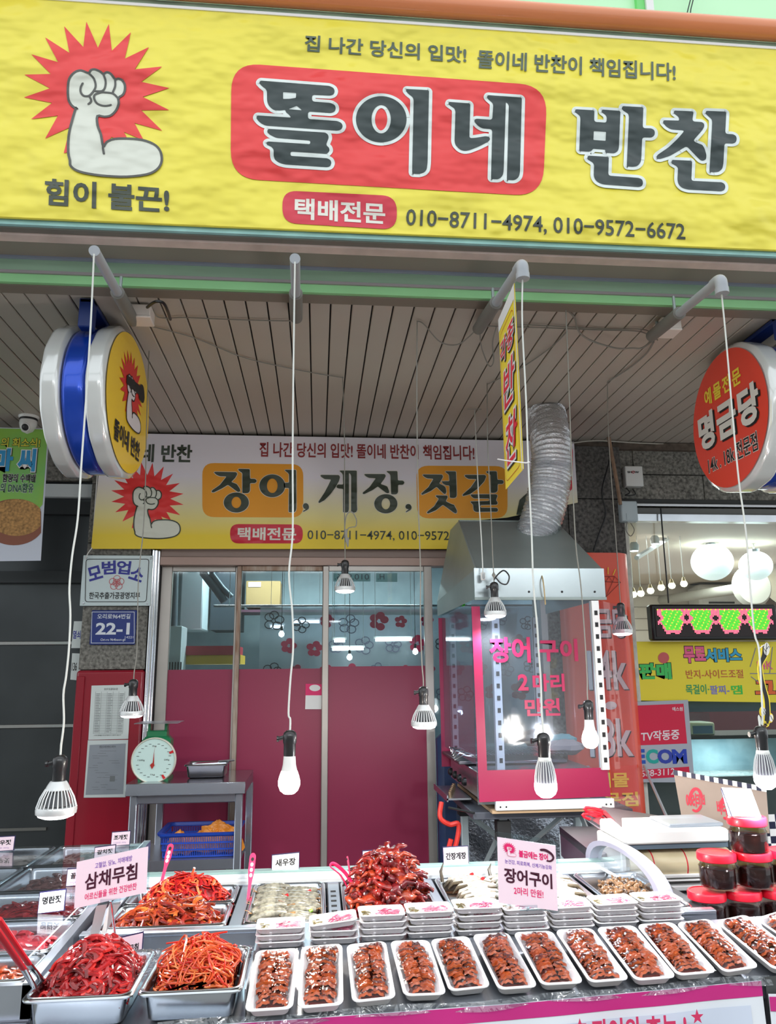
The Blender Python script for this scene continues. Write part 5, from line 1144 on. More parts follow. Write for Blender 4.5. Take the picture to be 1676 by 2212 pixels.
# two tall pink signs in clear holders
def pink_sign(label, pts, Yt, base, draw, tall=True):
    bl, br, tr, tl = [P(*p, Yt) for p in pts]; U = (br-bl); W = U.length; V = (tl-bl); H_ = V.length
    pl = Plane(bl, U, V); t = thing('menu_sign', label, 'sign', (base[0], base[1], base[2]))
    MB().prism(rounded([(-.006, -.005), (W+.004, -.005), (W+.006, H_+.012), (-.006, H_+.012)], .01), pl, -.004, -.001, g['acryl']).build('clear_holder', t, smooth=False)
    MB().prism([(0, 0), (W, 0), (W, H_), (0, H_)], pl, -.001, 0, tagm).build('card', t, smooth=False)
    m_ = pl.at(W*.5, .0)
    MB().tube([m_, (m_.x, m_.y+.01, m_.z-.01), (base[0], base[1], base[2]+.004)], .0032, 8, g['chrome']).build('stem', t)
    MB().bb((base[0]-.022, base[1]-.018, base[2]), (base[0]+.022, base[1]+.018, base[2]+.004), g['chrome'], ch=.001).build('base', t)
    MB().bb((m_.x-.022, m_.y-.003, m_.z-.008), (m_.x+.022, m_.y+.003, m_.z+.004), g['acryl']).build('clip', t, smooth=False)
    draw(t, pl, W, H_); return t
hot = mat('hot_pink_ink', (232, 34, 110), .5); vio = mat('violet_ink', (120, 70, 180), .5); plum = mat('plum_ink', (70, 16, 44), .5)
def Q(W, H_, a, b, c, d): return ((W*a, H_*b), (W*c, H_*b), (W*a, H_*d))
def d1(t, pl, W, H_):
    lettering(t, '고혈압, 당뇨, 치매예방', pl, None, vio, .001, quad=Q(W, H_, .26, .76, .78, .89), px=False, bold=.005)
    lettering(t, '삼채무침', pl, None, plum, .001, quad=Q(W, H_, .13, .34, .86, .70), px=False, bold=.024)
    lettering(t, '어르신들을 위한 건강반찬', pl, None, hot, .001, quad=Q(W, H_, .14, .12, .86, .27), px=False, bold=.015)
pink_sign('tilted pink sign on a thin stem over the loose pans', [(160, 1963), (316, 1928), (320, 1833), (166, 1862)], 1.98, (-.475, 2.10, .842), d1)
def d2(t, pl, W, H_):
    a = MB(); bx = (W*.08, H_*.735, W*.32, H_*.95)
    fist_logo(t, pl, bx, hot, tagm, hot, d=.001)
    lettering(t, '불금에는 장어', pl, None, hot, .001, quad=Q(W, H_, .36, .74, .86, .85), px=False, bold=.035)
    lettering(t, '눈건강, 피로회복, 신체기능강화', pl, None, vio, .001, quad=Q(W, H_, .12, .61, .92, .68), px=False, bold=.008)
    lettering(t, '장어구이', pl, None, plum, .001, quad=Q(W, H_, .10, .32, .92, .55), px=False, bold=.03)
    lettering(t, '2마리 만원!', pl, None, hot, .001, quad=Q(W, H_, .26, .16, .76, .28), px=False, bold=.015)
    e = [(.74, .90), (.82, .905), (.92, .86), (.95, .80), (.90, .75), (.84, .745)]
    b = MB(); pts = [(W*x, H_*y) for x, y in e]; c = catmull([(*p, 0) for p in pts], 4)
    for i in range(len(c)-1): b.stroke([(c[i][0], c[i][1]), (c[i+1][0], c[i+1][1])], .0065*(1-.7*abs(i/len(c)-.2)), pl, .002, plum)
    b.build('eel_print', t, smooth=False)
pink_sign('large pink grilled eel sign with fist logo behind the wrapped trays', [(1077, 1950), (1205, 1968), (1205, 1824), (1074, 1808)], 2.02, (.508, 2.185, .910), d2)
# white folded card wedge under the first sign
b = MB(); w0 = [PZ(193, 2025, .91), PZ(213, 2022, .91)]; w1 = [P(208, 1957, 2.12), P(232, 1952, 2.12)]
b.add([w0[0], w0[1], w1[1], w1[0]], [(0, 1, 2, 3)], tagw); w2 = [P(262, 1948, 2.14), PZ(222, 2018, .91)]
b.add([w1[1]+Vector((.004, .004, 0)), w2[0], w2[1]+Vector((.006, .01, 0)), w0[1]+Vector((.004, .004, 0))], [(0, 1, 2, 3)], tagw)
b.build('white_card_wedge', label='narrow white folded card propped under the tilted pink sign', cat='card', smooth=False)
# ======================= food =======================
R_ = random.Random(11)
U_ = R_.uniform
def wet(name, c, c2, rough=.22, vs=30, coat=.5, var=.5, sss=0): return mat(name, c, rough, var=var, vscale=vs, col2=c2, coat=coat, bump=.15 if 'eel' in name else .4, bscale=160, bdist=.002, sss=sss)
red1 = wet('red_marinade', (196, 40, 44), (128, 16, 22)); red2 = wet('deep_red_glaze', (150, 28, 30), (78, 10, 14)); org1 = wet('orange_root', (236, 110, 56), (206, 58, 34)); brn1 = wet('brown_pepper_glaze', (168, 66, 30), (84, 22, 16), vs=22)
brn2 = wet('amber_pepper', (212, 110, 44), (146, 48, 22)); rad1 = wet('red_radish_strip', (222, 62, 40), (186, 30, 30)); rad2 = wet('orange_radish_strip', (238, 128, 72), (214, 70, 44))
def mound(cx, cy, hx, hy, z0, h, m, parent=None, name='mound', p=2.0, nu=36, rough=.004, seed=0, org=None, lump=.006):
    rr = random.Random(seed); ph = [rr.uniform(0, 6) for _ in range(6)]
    def H(x, y):
        u, v = (x-cx)/hx, (y-cy)/hy; d = max(0, 1-(abs(u)**p+abs(v)**p)**(2/p)); return z0+h*d**.75+lump*d*(math.sin(x*75+ph[0])*math.sin(y*68+ph[1])+.6*math.sin(x*140+ph[4])*math.sin(y*120+ph[5]))
    b = MB()
    def fn(a, c):
        th = 2*math.pi*a; r = c; sq = (abs(math.cos(th))**4+abs(math.sin(th))**4)**(-.25)
        x, y = cx+hx*r*math.cos(th)*sq, cy+hy*r*math.sin(th)*sq
        z = H(x, y)+rough*(math.sin(x*150+ph[0])*math.sin(y*170+ph[1])+math.sin(x*310+ph[2])*math.sin(y*290+ph[3]))
        return (x, y, z)
    b.grid(fn, nu*2, nu//2, m, flip=False); o = b
    return H, b
def strip(b, p, d, L, w, m, curl=.5, up=Vector((0, 0, 1)), n=5, seg=5, taper=0, flat=.5, arch=.3):
    """one curved strip lying at p along direction d"""
    side = up.cross(d).normalized(); pts = []; k1 = U_(-curl, curl); k2 = U_(0, arch); rs = []
    for i in range(seg+1):
        t = i/seg-.5; pts.append(p+d*(L*t)+side*(L*k1*(t*t*4-.5)*.5)+up*(L*k2*(.25-t*t)))
        rs.append(w*(1-taper*abs(i/seg)) if taper else w*(.75 if i in (0, seg) else 1))
    b.tube(pts, rs, n, m, flat=flat)
def heap(name, label, group, cx, cy, hx, hy, z0, h, n, mats, L, w, curl, base, p=2.0, taper=0, flat=.5, arch=.3, seg=5, ns=5, lift=.003, tilt=.35, seed=1, cat='food', rlim=.97, out=True, pile=0):
    H, b = mound(cx, cy, hx, hy, z0, h, base, p=p, seed=seed, rough=.002)
    for i in range(n):
        th = U_(0, 2*math.pi); r = math.sqrt(U_(0, 1))*rlim; sq = (abs(math.cos(th))**4+abs(math.sin(th))**4)**(-.25)
        x, y = cx+hx*r*math.cos(th)*sq, cy+hy*r*math.sin(th)*sq
        e = .004; nx, ny = (H(x+e, y)-H(x-e, y))/(2*e), (H(x, y+e)-H(x, y-e))/(2*e); up = Vector((-nx, -ny, 1)).normalized()
        a = U_(0, 2*math.pi); d = Vector((math.cos(a), math.sin(a), U_(-tilt, tilt))); d = (d-up*d.dot(up)*.8).normalized()
        strip(b, Vector((x, y, H(x, y)+U_(0, lift)+pile*U_(0, 1)**2)), d, L*U_(.6, 1.25), w*U_(.7, 1.2), R_.choice(mats), curl, up, ns, seg, taper, flat, arch)
    b.v = [((min(max(v[0], cx-hx), cx+hx), min(max(v[1], cy-hy), cy+hy), max(v[2], z0-.01)) if v[2] < .917 else v) for v in b.v]
    o = b.build(name, label=label, cat=cat, kind='stuff', ang=60); return o, H
zp_ = .905
# pan 1: thick red wet strips
_o, HA = heap('seasoned_root_salad', 'big glossy red heap of marinated strips under cling film', None, -.486, 1.912, .096, .118, .878, .082, 620, [red1, red1, red2, wet('scarlet_glaze', (236, 60, 52), (176, 24, 26))], .042, .0052, .9, red2, p=2.6, arch=.7, flat=.8, seg=6, ns=6, lift=.009, seed=3)
# cling film dome over it
def film_dome(H, cx, cy, hx, hy, off, name, label, m, seed=0, y0=-1.0, only=None):
    b = MB()
    def fn(u, v):
        x, y = cx+hx*(u*2-1), cy+hy*(v*2-1); z = max(H(x, y)+off, .907)+.0016*math.sin(x*190+y*90)*math.sin(y*240-x*130)
        return (x, y, z)
    b.grid(fn, 60, 44, m); return b.build(name, label=label, cat='cling film', ang=80)
filmm = clear_mat('cling_film', (250, 250, 252), .05, .06, bump=1.0, bscale=26, bdist=.02)
film_dome(HA, -.476, 1.965, .112, .085, .010, 'cling_film', 'crumpled cling film drawn over the back of the red heap', filmm)
# pan 2: thin orange threads
_o, HB = heap('root_thread_salad', 'loose airy heap of thin orange root threads in the loose pan', None, -.259, 1.914, .084, .106, .884, .046, 420, [org1, org1, rad1, wet('pale_orange_thread', (244, 150, 84), (226, 96, 50))], .085, .0021, 1.6, red2, p=2.2, arch=1.0, flat=1, seg=8, ns=5, lift=.018, tilt=.6, seed=4)
b = MB()
for i in range(26):
    p = Vector((-.255+U_(-.012, .012), 1.93+U_(-.012, .012), .925)); d = Vector((U_(-.5, .5), U_(-.4, .4), 1)).normalized(); strip(b, p+d*.02, d, U_(.03, .06), .0028, R_.choice([org1, rad1]), .6, Vector((0, -1, 0)), 5, 5, flat=.8)
b.build('root_thread_tuft', label='upright tuft of orange threads on top of the thread heap', cat='food', kind='stuff')
film_dome(lambda x, y: .905-abs(y-2.0)*.2, -.262, 2.0, .116, .045, .006, 'cling_film', 'pulled-back cling film at the rear of the orange thread pan', filmm)
# case pans: radish strips and peppers
heap('radish_strip_salad', 'red and orange radish strips heaped behind the brown peppers', None, -.385, 2.50, .142, .090, .862, .098, 430, [rad1, rad1, rad2, red1], .040, .0042, .5, red2, p=2.0, arch=.25, flat=.55, seg=4, lift=.008, seed=5)
b = MB(); b.tube([(-.372, 2.495, .955), (-.362, 2.492, .985)], .0065, 6, rad2, flat=.6); b.build('radish_stick', label='single orange radish stick poking up from the radish heap', cat='food')
heap('pepper_pickle', 'brown glazed curly peppers heaped in the front case pan', None, -.395, 2.315, .150, .096, .862, .072, 300, [brn1, brn1, brn2, wet('red_brown_pepper', (150, 44, 30), (78, 16, 16))], .062, .0075, .9, brn1, p=2.2, arch=.5, flat=.8, seg=7, ns=6, taper=.75, lift=.010, seed=6)
# side-case pans
for (cx, a, c, m1, m2, nm, L, w) in ((-.78, 1.885, 2.055, wet('mixed_seasoned_roots', (190, 100, 66), (120, 44, 30)), org1, 'mixed orange and brown seasoned shellfish in the nearest covered pan', .04, .006), (-.81, 2.065, 2.32, wet('pollack_roe', (206, 70, 76), (166, 40, 50)), wet('roe_dark', (176, 44, 54), (120, 24, 36)), 'red pollack roe spread in its covered pan', .05, .010), (-.82, 2.33, 2.60, wet('squid_dark_red', (150, 44, 46), (96, 22, 30)), red2, 'dark red squid strips in a covered pan', .04, .006), (-.83, 2.61, 2.93, wet('pink_brown_paste', (150, 110, 104), (110, 76, 74)), wet('pink_brown_paste', (150, 110, 104), (110, 76, 74)), 'pinkish brown seafood paste in a covered pan', .03, .006), (-.83, 2.94, 3.26, wet('grey_paste', (158, 150, 142), (120, 112, 108)), wet('grey_paste', (158, 150, 142), (120, 112, 108)), 'greyish clam paste in the farthest covered pan', .03, .006)):
    heap('salted_seafood', nm, None, cx, (a+c)/2, .135, (c-a)/2-.022, .868, .028, 120, [m1, m1, m2], L, w, .6, m1, p=4, arch=.15, flat=.7, seg=4, lift=.004, seed=8)
for (a, c) in ((2.33, 2.60), (2.61, 2.93), (2.94, 3.26)):
    heap('salted_seafood', 'salted seafood in a covered pan by the dark shutter, row '+{2.33: 'nearest', 2.61: 'middle', 2.94: 'farthest'}[a]+' of three', None, -1.16, (a+c)/2, .14, (c-a)/2-.022, .868, .028, 50, [wet('squid_dark_red', (150, 44, 46), (96, 22, 30)) if a < 2.5 else wet('grey_paste', (158, 150, 142), (120, 112, 108))], .03, .006, .6, wet('grey_paste', (158, 150, 142), (120, 112, 108)) if a > 2.5 else red2, p=4, seed=9)
# ---- shrimps ----
def liquid(name, label, x0, x1, y0, y1, z, m): return MB().prism([(x0, y0), (x1, y0), (x1, y1), (x0, y1)], Plane((0, 0, 0), (1, 0, 0), (0, 1, 0)), z-.004, z, m).build(name, label=label, cat='sauce', smooth=False, kind='stuff')
soy = mat('dark_soy', (44, 22, 12), .08, coat=.6)
liquid('soy_sauce', 'dark soy liquid in the shrimp pan', -.170, .008, 2.238, 2.588, .878, soy)
shm = wet('raw_shrimp_shell', (150, 148, 132), (84, 82, 74), .25, 90); shb = wet('shrimp_belly', (176, 134, 88), (140, 100, 62), .3, 40)
def make_shrimp():
    b = MB(); pts = []; rs = []
    for i in range(11):
        t = i/10; a = -1.0+2.1*t; pts.append((.034*math.sin(a)*1.35, .016*math.cos(a)*1.1, .0)); rs.append(.0095*(math.sin(math.pi*(.12+.8*t))**.6)*(1.08 if i % 2 else .96))
    b.tube(pts, rs, 9, shm, flat=1.1); me1 = b.mesh('shell_body', ang=60)
    e = Vector(pts[-1]); f = MB()
    for s in (-.5, -.15, .2, .5): f.tube([e, e+Vector((.016, -.012+s*.012, s*.006))], [.003, .0045], 5, shb, flat=.4)
    me2 = f.mesh('tail_fan'); h = Vector(pts[0]); l = MB()
    for s in range(5): l.tube([h+Vector((.004+s*.007, -.004, 0)), h+Vector((.003+s*.008, -.013, .002)), h+Vector((-.002+s*.008, -.020, -.002))], .0011, 4, shb)
    for s in (-1, 1): l.tube([h, h+Vector((-.008, .004*s, .004)), h+Vector((-.014, .007*s+.002, .003))], [.001, .0008, .0005], 4, shb)
    me3 = l.mesh('legs_and_feelers')
    return me1, me2, me3
sm1, sm2, sm3 = make_shrimp()
# legs live under the body, feelers too: each shrimp is body, tail and legs
rows = [(x, y) for y in (2.56, 2.52, 2.48, 2.44, 2.40, 2.36, 2.32, 2.28) for x in (-.128, -.036)]
nth = ['farthest', 'second', 'third', 'fourth', 'fifth', 'sixth', 'seventh', 'nearest']
for i, (x, y) in enumerate(rows):
    t = thing('raw_shrimp', 'grey raw shrimp, '+nth[i//2]+' of the eight in the shrimp pan row by the '+('pepper pan' if i % 2 == 0 else 'crab heap'), 'shrimp', (x+U_(-.004, .004), y, .893+U_(0, .004)), 'raw shrimps in soy')
    t.rotation_euler = (U_(.1, .35), U_(-.15, .15), U_(-.2, .2)+(.25 if i % 2 == 0 else math.pi-.3))
    t.scale = (1.28, 1.3, 1.25)
    for nm, me in (('body', sm1), ('tail', sm2), ('legs', sm3)): link_mesh(nm, me, t)
chm = wet('red_chili', (222, 30, 34), (190, 16, 24)); grm = wet('green_chili', (150, 196, 60), (110, 160, 40)); pum = wet('purple_onion', (150, 110, 140), (110, 76, 104))
def slices(spots, zoff=.0):
    for (lab, x, y, z, m) in spots:
        b = MB(); b.tube([(x-.005, y, z), (x+.004, y+.003, z+.003)], .0055, 10, m, flat=.8); b.build('chili_slice', label=lab, cat='chili')
slices([('red chili slice on the shrimps near the crab pan', -.018, 2.50, .905, chm), ('red chili slice between the two shrimp rows', -.085, 2.47, .903, chm), ('small red chili slice at the dark soy edge', -.160, 2.36, .892, chm), ('pale green chili slice on the dark soy edge', -.158, 2.315, .892, grm), ('green chili slice on the nearest shrimps', -.012, 2.30, .906, grm),
        ('red chili slice on the pale crabs, rear one', .485, 2.515, .934, chm), ('red chili slice on the pale crabs, middle one', .508, 2.46, .934, chm), ('red chili slice beside the green one on pale crabs', .545, 2.36, .930, chm), ('green chili slice lying on the pale crabs', .566, 2.365, .932, grm), ('green chili slice high on the red crab heap', .236, 2.42, 1.028, grm), ('yellow green slice midway on the red crab heap', .222, 2.36, .985, grm)])
MB().lathe([(.026, 0), (.020, .006), (0, .009)], 9, (-.082, 2.40, .897), pum).build('onion_piece', label='purple onion piece between the shrimp rows', cat='onion')
# ---- red marinated crab heap ----
crm_ = [wet('crab_red_sauce', (150, 36, 28), (84, 12, 14), .2, 45), wet('crab_deep_sauce', (120, 24, 30), (62, 8, 14), .18, 45), wet('crab_orange_sauce', (184, 74, 38), (120, 26, 20), .22, 40)]
def crab_chunk(seed, m):
    rr = random.Random(seed); b = MB(); bm = bmesh.new(); bmesh.ops.create_icosphere(bm, subdivisions=2, radius=1); ph = [rr.uniform(0, 6) for _ in range(4)]
    vs = []
    for v in bm.verts:
        k = 1+.22*math.sin(v.co.x*4+ph[0])*math.sin(v.co.y*5+ph[1])+.12*math.sin(v.co.z*9+ph[2]); vs.append((v.co.x*.026*k, v.co.y*.019*k, v.co.z*.013*k))
    b.add(vs, [[v.index for v in f.verts] for f in bm.faces], m); bm.free(); me1 = b.mesh('body', ang=80)
    b = MB()
    for s in range(3):
        a = rr.uniform(-.9, .9)+(math.pi if s == 2 else 0); d = Vector((math.cos(a), math.sin(a)*1.1, 0)); p = d*.016
        b.tube([p, p+d*.012+Vector((0, 0, .005)), p+d*.022+Vector((0, rr.uniform(-.006, .006), -.001)), p+d*.030+Vector((0, 0, -.006))], [.0072, .0062, .005, .002], 7, m)
    me2 = b.mesh('legs', ang=80); return me1, me2
CR = [crab_chunk(i, crm_[i % 3]) for i in range(7)]
HC, bb_ = mound(.211, 2.395, .112, .160, .866, .155, crm_[1], p=1.7, seed=2, rough=.004); bb_.build('crab_sauce_mass', label='thick dark red sauce mass under the crab pieces', cat='sauce', kind='stuff')
for i in range(95):
    th = 2.39996*i; r = math.sqrt((i+.5)/95)*.94; x, y = .211+.108*r*math.cos(th), 2.395+.155*r*math.sin(th)
    t = thing('marinated_crab_piece', 'red marinated crab piece with stubby legs in the tall heap', 'crab', (x, y, HC(x, y)+U_(.0, .010)), 'red marinated crab pieces'); t.rotation_euler = (U_(-.5, .5), U_(-.5, .5), U_(0, 6.28)); k = U_(.85, 1.25); t.scale = (k, k, k)
    for nm, me in zip(('body', 'legs'), CR[i % 7]): link_mesh(nm, me, t)
# ---- pale soy crabs ----
pc1 = wet('pale_crab_shell', (214, 206, 190), (160, 144, 124), .25, 60); pc2 = mat('dark_crab_joint', (96, 84, 66), .4, var=.4, vscale=40)
def pale_crab(seed):
    rr = random.Random(seed); b = MB()
    b.tube([(-.050, 0, -.004), (-.032, .001, .004), (0, .003, .008), (.032, .001, .004), (.050, 0, -.004)], [.004, .0105, .0135, .0105, .004], 10, pc1, flat=.8); me1 = b.mesh('belly_shell')
    l = MB()
    for s in (-1, 1):
        for q in range(3): l.tube([(s*.030, .004-.004*q, .006), (s*(.052+.004*q), .004-.007*q, .004), (s*(.066+.004*q), -.004-.007*q, -.010)], [.0055, .0048, .0012], 7, pc1 if q < 2 else pc2)
    me2 = l.mesh('legs'); e = MB()
    e.tube([(-.048, -.008, .001), (0, -.0085, .010), (.048, -.008, .001)], .0022, 5, pc2); me3 = e.mesh('dark_edge'); return me1, me2, me3
PC = [pale_crab(i) for i in range(3)]
liquid('soy_sauce', 'thin brown soy liquid in the pale crab pan', .402, .775, 2.238, 2.588, .872, mat('brown_soy', (96, 64, 44), .1, coat=.6))
for c in range(3):
    for r in range(11):
        x, y = .478+c*.118, 2.57-r*.030; h = .020+.020*math.sin(math.pi*(r+.5)/11)
        t = thing('soy_crab', 'pale soy-marinated crab shell, belly up, in the row '+('beside the red heap', 'in the middle', 'beside the whelks')[c], 'crab', (x+U_(-.006, .006), y, .882+h+U_(0, .003)), 'pale soy crabs, row '+str('abc'[c]))
        t.rotation_euler = (.35+U_(-.1, .1), U_(-.12, .12), U_(-.22, .22)); 
        for nm, me in zip(('body', 'legs', 'edge'), PC[(r+c) % 3]): link_mesh(nm, me, t)
MB().tube([(.402, 2.58, .90), (.398, 2.585, .93), (.408, 2.59, .955)], [.006, .005, .001], 6, pc2).build('crab_leg', label='dark crab leg tip sticking up at the red heap corner of the soy pan', cat='crab')
MB().tube([(.56, 2.585, .905), (.555, 2.59, .93), (.565, 2.6, .945)], [.006, .005, .001], 6, pc2).build('crab_leg', label='dark crab leg tip sticking up mid-way along the soy pan back', cat='crab')

# ---- whelks ----
wh = [wet('whelk_beige', (172, 130, 88), (118, 80, 50), .3, 40), wet('whelk_brown', (110, 82, 60), (56, 42, 36), .3, 40)]
def whelk(seed, m):
    rr = random.Random(seed); b = MB(); pts = []; rs = []
    for i in range(14):
        t = i/13; a = t*7; pts.append((math.cos(a)*.010*(1-t*.8), math.sin(a)*.010*(1-t*.8), t*.018)); rs.append(.0085*(1-t*.75))
    b.tube(pts, rs, 7, m); b.tube([(.010, 0, 0), (.016, .004, -.003), (.020, .012, -.002)], [.008, .007, .003], 7, wh[0], flat=.6); return b.mesh('whelk', ang=80)
WH = [whelk(i, wh[i % 2]) for i in range(5)]
HW, bb_ = mound(.944, 2.395, .088, .165, .862, .045, wh[1], p=3, seed=5); bb_.build('whelk_bed', label='brown bed of whelk meat at the bottom of the pan', cat='food', kind='stuff')
for i in range(110):
    th = 2.39996*i; r = math.sqrt((i+.5)/110)*.95; sq = (abs(math.cos(th))**4+abs(math.sin(th))**4)**(-.25); x, y = .944+.085*r*math.cos(th)*sq*.9, 2.395+.160*r*math.sin(th)*sq*.9
    o = link_mesh('whelk', WH[i % 5], None, (x, y, HW(x, y)+U_(0, .008)), (U_(-1.5, 1.5), U_(-1.5, 1.5), U_(0, 6))); tag(o, 'small beige and brown whelk piece in the end pan', 'whelk', 'whelk pieces in the end pan')
# ---- foam trays of glazed eel ----
foam = mat('white_foam', (252, 248, 248), .45, bump=.25, bscale=90, bdist=.001, sss=.0)
eel = [wet('glazed_eel_skin', (124, 36, 14), (52, 11, 6), .35, 60, .25), wet('glazed_eel_dark', (88, 22, 12), (36, 7, 5), .35, 60, .25), wet('glazed_eel_amber', (204, 92, 28), (130, 38, 12), .35, 50, .25)]
def tray_mesh(W, L, Hh, name, m=foam, lobes=True):
    def q(dx, z, r=.016): return rr_ring(0, 0, W/2-dx, L/2-dx, max(.004, r-dx*.2), z, 4)
    return loft([q(.016, 0), q(.011, .003), q(.004, Hh-.004), q(.0, Hh-.002), q(.0005, Hh), q(.006, Hh), q(.009, Hh-.003), q(.015, .008), q(.020, .006)], m).mesh(name, ang=60)
TW, TL = .098, .205
tm = tray_mesh(TW, TL, .024, 'tray')
def slice_mesh(seed, m):
    rr = random.Random(seed); b = MB(); nv = 9; w = .0165
    def fn(u, v):
        x = (u-.5)*2*w; y = (v-.5)*.013; z = .0055*math.cos(x/w*1.35)+.0012*math.sin(u*15+seed)+.0015*math.sin(v*3.1)
        return (x, y+.002*math.sin(u*9+seed*2), z+.004*(v-.5))
    def fb(u, v): a = fn(u, v); return (a[0], a[1], a[2]-.006)
    b.grid(fn, 10, 3, m); b.grid(fb, 10, 3, eel[2], flip=True)
    e = [fn(u/10, 0) for u in range(11)]; f_ = [fb(u/10, 0) for u in range(11)]; b.add(e+f_, [(i, 11+i, 12+i, i+1) for i in range(10)], eel[2])
    return b.mesh('eel_slice', ang=80)
SL = [slice_mesh(i, eel[(0, 1, 2, 0, 2, 1, 0, 2)[i]]) for i in range(8)]
sg = MB()
def ff(u, v):
    x, y = (u-.5)*TW*.96, (v-.5)*TL*.97; e = min(1, min(u, 1-u)*9)*min(1, min(v, 1-v)*9)
    return (x, y, .0245+.013*e*(1-(2*u-1)**2*.8)+.0011*math.sin(x*260+y*110)*e+.0009*math.sin(y*330-x*200)*e)
sg.grid(ff, 22, 34, clear_mat('tray_film', (250, 250, 252), .0, .07, bump=.5, bscale=30, bdist=.008)); fm = sg.mesh('cling_film', ang=80)
seedm = mat('sauce_puddle', (112, 34, 20), .15, coat=.5)
pud = MB().prism(rrect(-TW/2+.022, -TL/2+.024, TW/2-.022, TL/2-.024, .01), Plane((0, 0, 0), (1, 0, 0), (0, 1, 0)), .0065, .0078, seedm).mesh('sauce', smooth=False)
TQ = [[(528,2180),(632,2183),(648,2048),(552,2050)],[(642,2172),(742,2175),(738,2038),(652,2042)],[(760,2160),(857,2160),(836,2034),(745,2036)],[(874,2156),(964,2142),(926,2028),(842,2032)],[(970,2140),(1062,2132),(1010,2022),(930,2026)],[(1078,2140),(1162,2128),(1098,2012),(1018,2018)],[(1172,2132),(1260,2118),(1190,2008),(1110,2014)],[(1276,2125),(1360,2112),(1280,2002),(1195,2008)],[(1374,2120),(1462,2108),(1370,1996),(1285,2003)],[(1464,2108),(1550,2098),(1455,1990),(1372,1996)],[(1562,2098),(1645,2090),(1535,1985),(1455,1990)],[(1668,2090),(1752,2082),(1616,1978),(1538,1984)],[(1774,2080),(1852,2072),(1696,1972),(1620,1976)]]
ords = ['first', 'second', 'third', 'fourth', 'fifth', 'sixth', 'seventh', 'eighth', 'ninth', 'tenth', 'eleventh', 'twelfth', 'thirteenth']
for k, q in enumerate(TQ):
    f = (PZ(*q[0], .874)+PZ(*q[1], .874))/2; bk_ = (PZ(*q[3], .930)+PZ(*q[2], .930))/2
    d = (bk_-f); d.normalize(); right = (PZ(*q[1], .874)-PZ(*q[0], .874)); wd = right.length; right.z = 0; right = (right-d*right.dot(d)).normalized(); up = right.cross(d).normalized()
    c = (f+bk_)/2-up*.0245
    t = thing('eel_tray', 'foam tray of glazed eel slices, '+ords[k]+' in the row from the loose pans', 'food tray', c, 'foam trays of glazed eel')
    t.rotation_mode = 'QUATERNION'; t.rotation_quaternion = Matrix((right, d, up)).transposed().to_quaternion()
    sx = wd/TW*.985; sy_ = (bk_-f).length/TL*.99; t.scale = (sx, sy_, 1)
    tr_ = link_mesh('tray', tm, t); link_mesh('sauce', pud, t)
    n = 15
    for col_ in (-1, 1):
        for i in range(n):
            v = i/(n-1); y = -TL/2+.032+v*(TL-.062); xo = .0150+.003*math.sin(v*3)
            if k in (0, 7, 9, 4) and i == 0 and col_ == 1: xo += .004
            o = link_mesh('eel_slice', SL[R_.randrange(8)], t, (col_*xo+U_(-.003, .003), y+U_(-.002, .004), .013+.010*math.sin(min(1, v*2.2)*math.pi/2)+U_(0, .0035)), (-.72+U_(-.25, .25), U_(-.22, .22)+col_*.22, col_*-.14+U_(-.3, .3)), (U_(.85, 1.12), 1.15, 1))
    for i in range(4):
        link_mesh('eel_slice', SL[R_.randrange(8)], t, (U_(-.02, .02), TL/2-.030+i*.003, .024), (-.3, U_(-.2, .2), U_(-.4, .4)), (1.1, 1.3, 1))
    link_mesh('cling_film', fm, t)
# ---- stacks of side-dish trays ----
SW, SL_ = .118, .085
def q2(dx, z): return rr_ring(0, 0, SW/2-dx, SL_/2-dx, .012, z, 4)
def split_tray():
    b = loft([q2(.012, 0), q2(.008, .002), q2(.003, .0125), q2(0, .0140), q2(.0005, .0155), q2(.005, .0155), q2(.008, .013), q2(.014, .005), q2(.018, .004)], foam)
    b.bb((-.026, -SL_/2+.006, .004), (-.020, SL_/2-.006, .0140), foam); return b.mesh('tray', ang=50)
stm = split_tray()
b = MB()
def sf(u, v):
    x, y = (u-.5)*SW*.98, (v-.5)*SL_*.98; return (x, y, .0158+.0012*math.sin(x*150+y*90)*math.sin(y*120))
b.grid(sf, 16, 12, clear_mat('side_tray_film', (252, 252, 254), .05, .05, bump=.8, bscale=40, bdist=.01)); b.add([(-SW/2+.002, -SL_/2+.001, .0155), (SW/2-.002, -SL_/2+.001, .0155), (SW/2-.006, -SL_/2+.004, .002), (-SW/2+.006, -SL_/2+.004, .002)], [(0, 3, 2, 1)], clear_mat('side_tray_film', (252, 252, 254)))
sfm = b.mesh('cling_film', ang=80)
pinkp = mat('pink_pickled_radish', (240, 110, 150), .3, coat=.4, var=.2, vscale=60); olv = mat('olive_pickle', (140, 128, 64), .35, var=.4, vscale=60)
def tuft(m, n, rx, ry, seed):
    rr = random.Random(seed); b = MB()
    for i in range(n):
        p = Vector((rr.uniform(-rx, rx), rr.uniform(-ry, ry), .004+rr.uniform(0, .007))); a = rr.uniform(-.6, .9); d = Vector((math.cos(a), math.sin(a), rr.uniform(-.1, .2)))
        b.tube([p-d*.010, p+Vector((0, 0, .002)), p+d*.011], .0019, 5, m, flat=.7)
    return b.mesh('pickle')
PK = [tuft(pinkp, 26, .022, .016, i) for i in range(3)]; OV = [tuft(olv, 9, .007, .014, i+7) for i in range(3)]
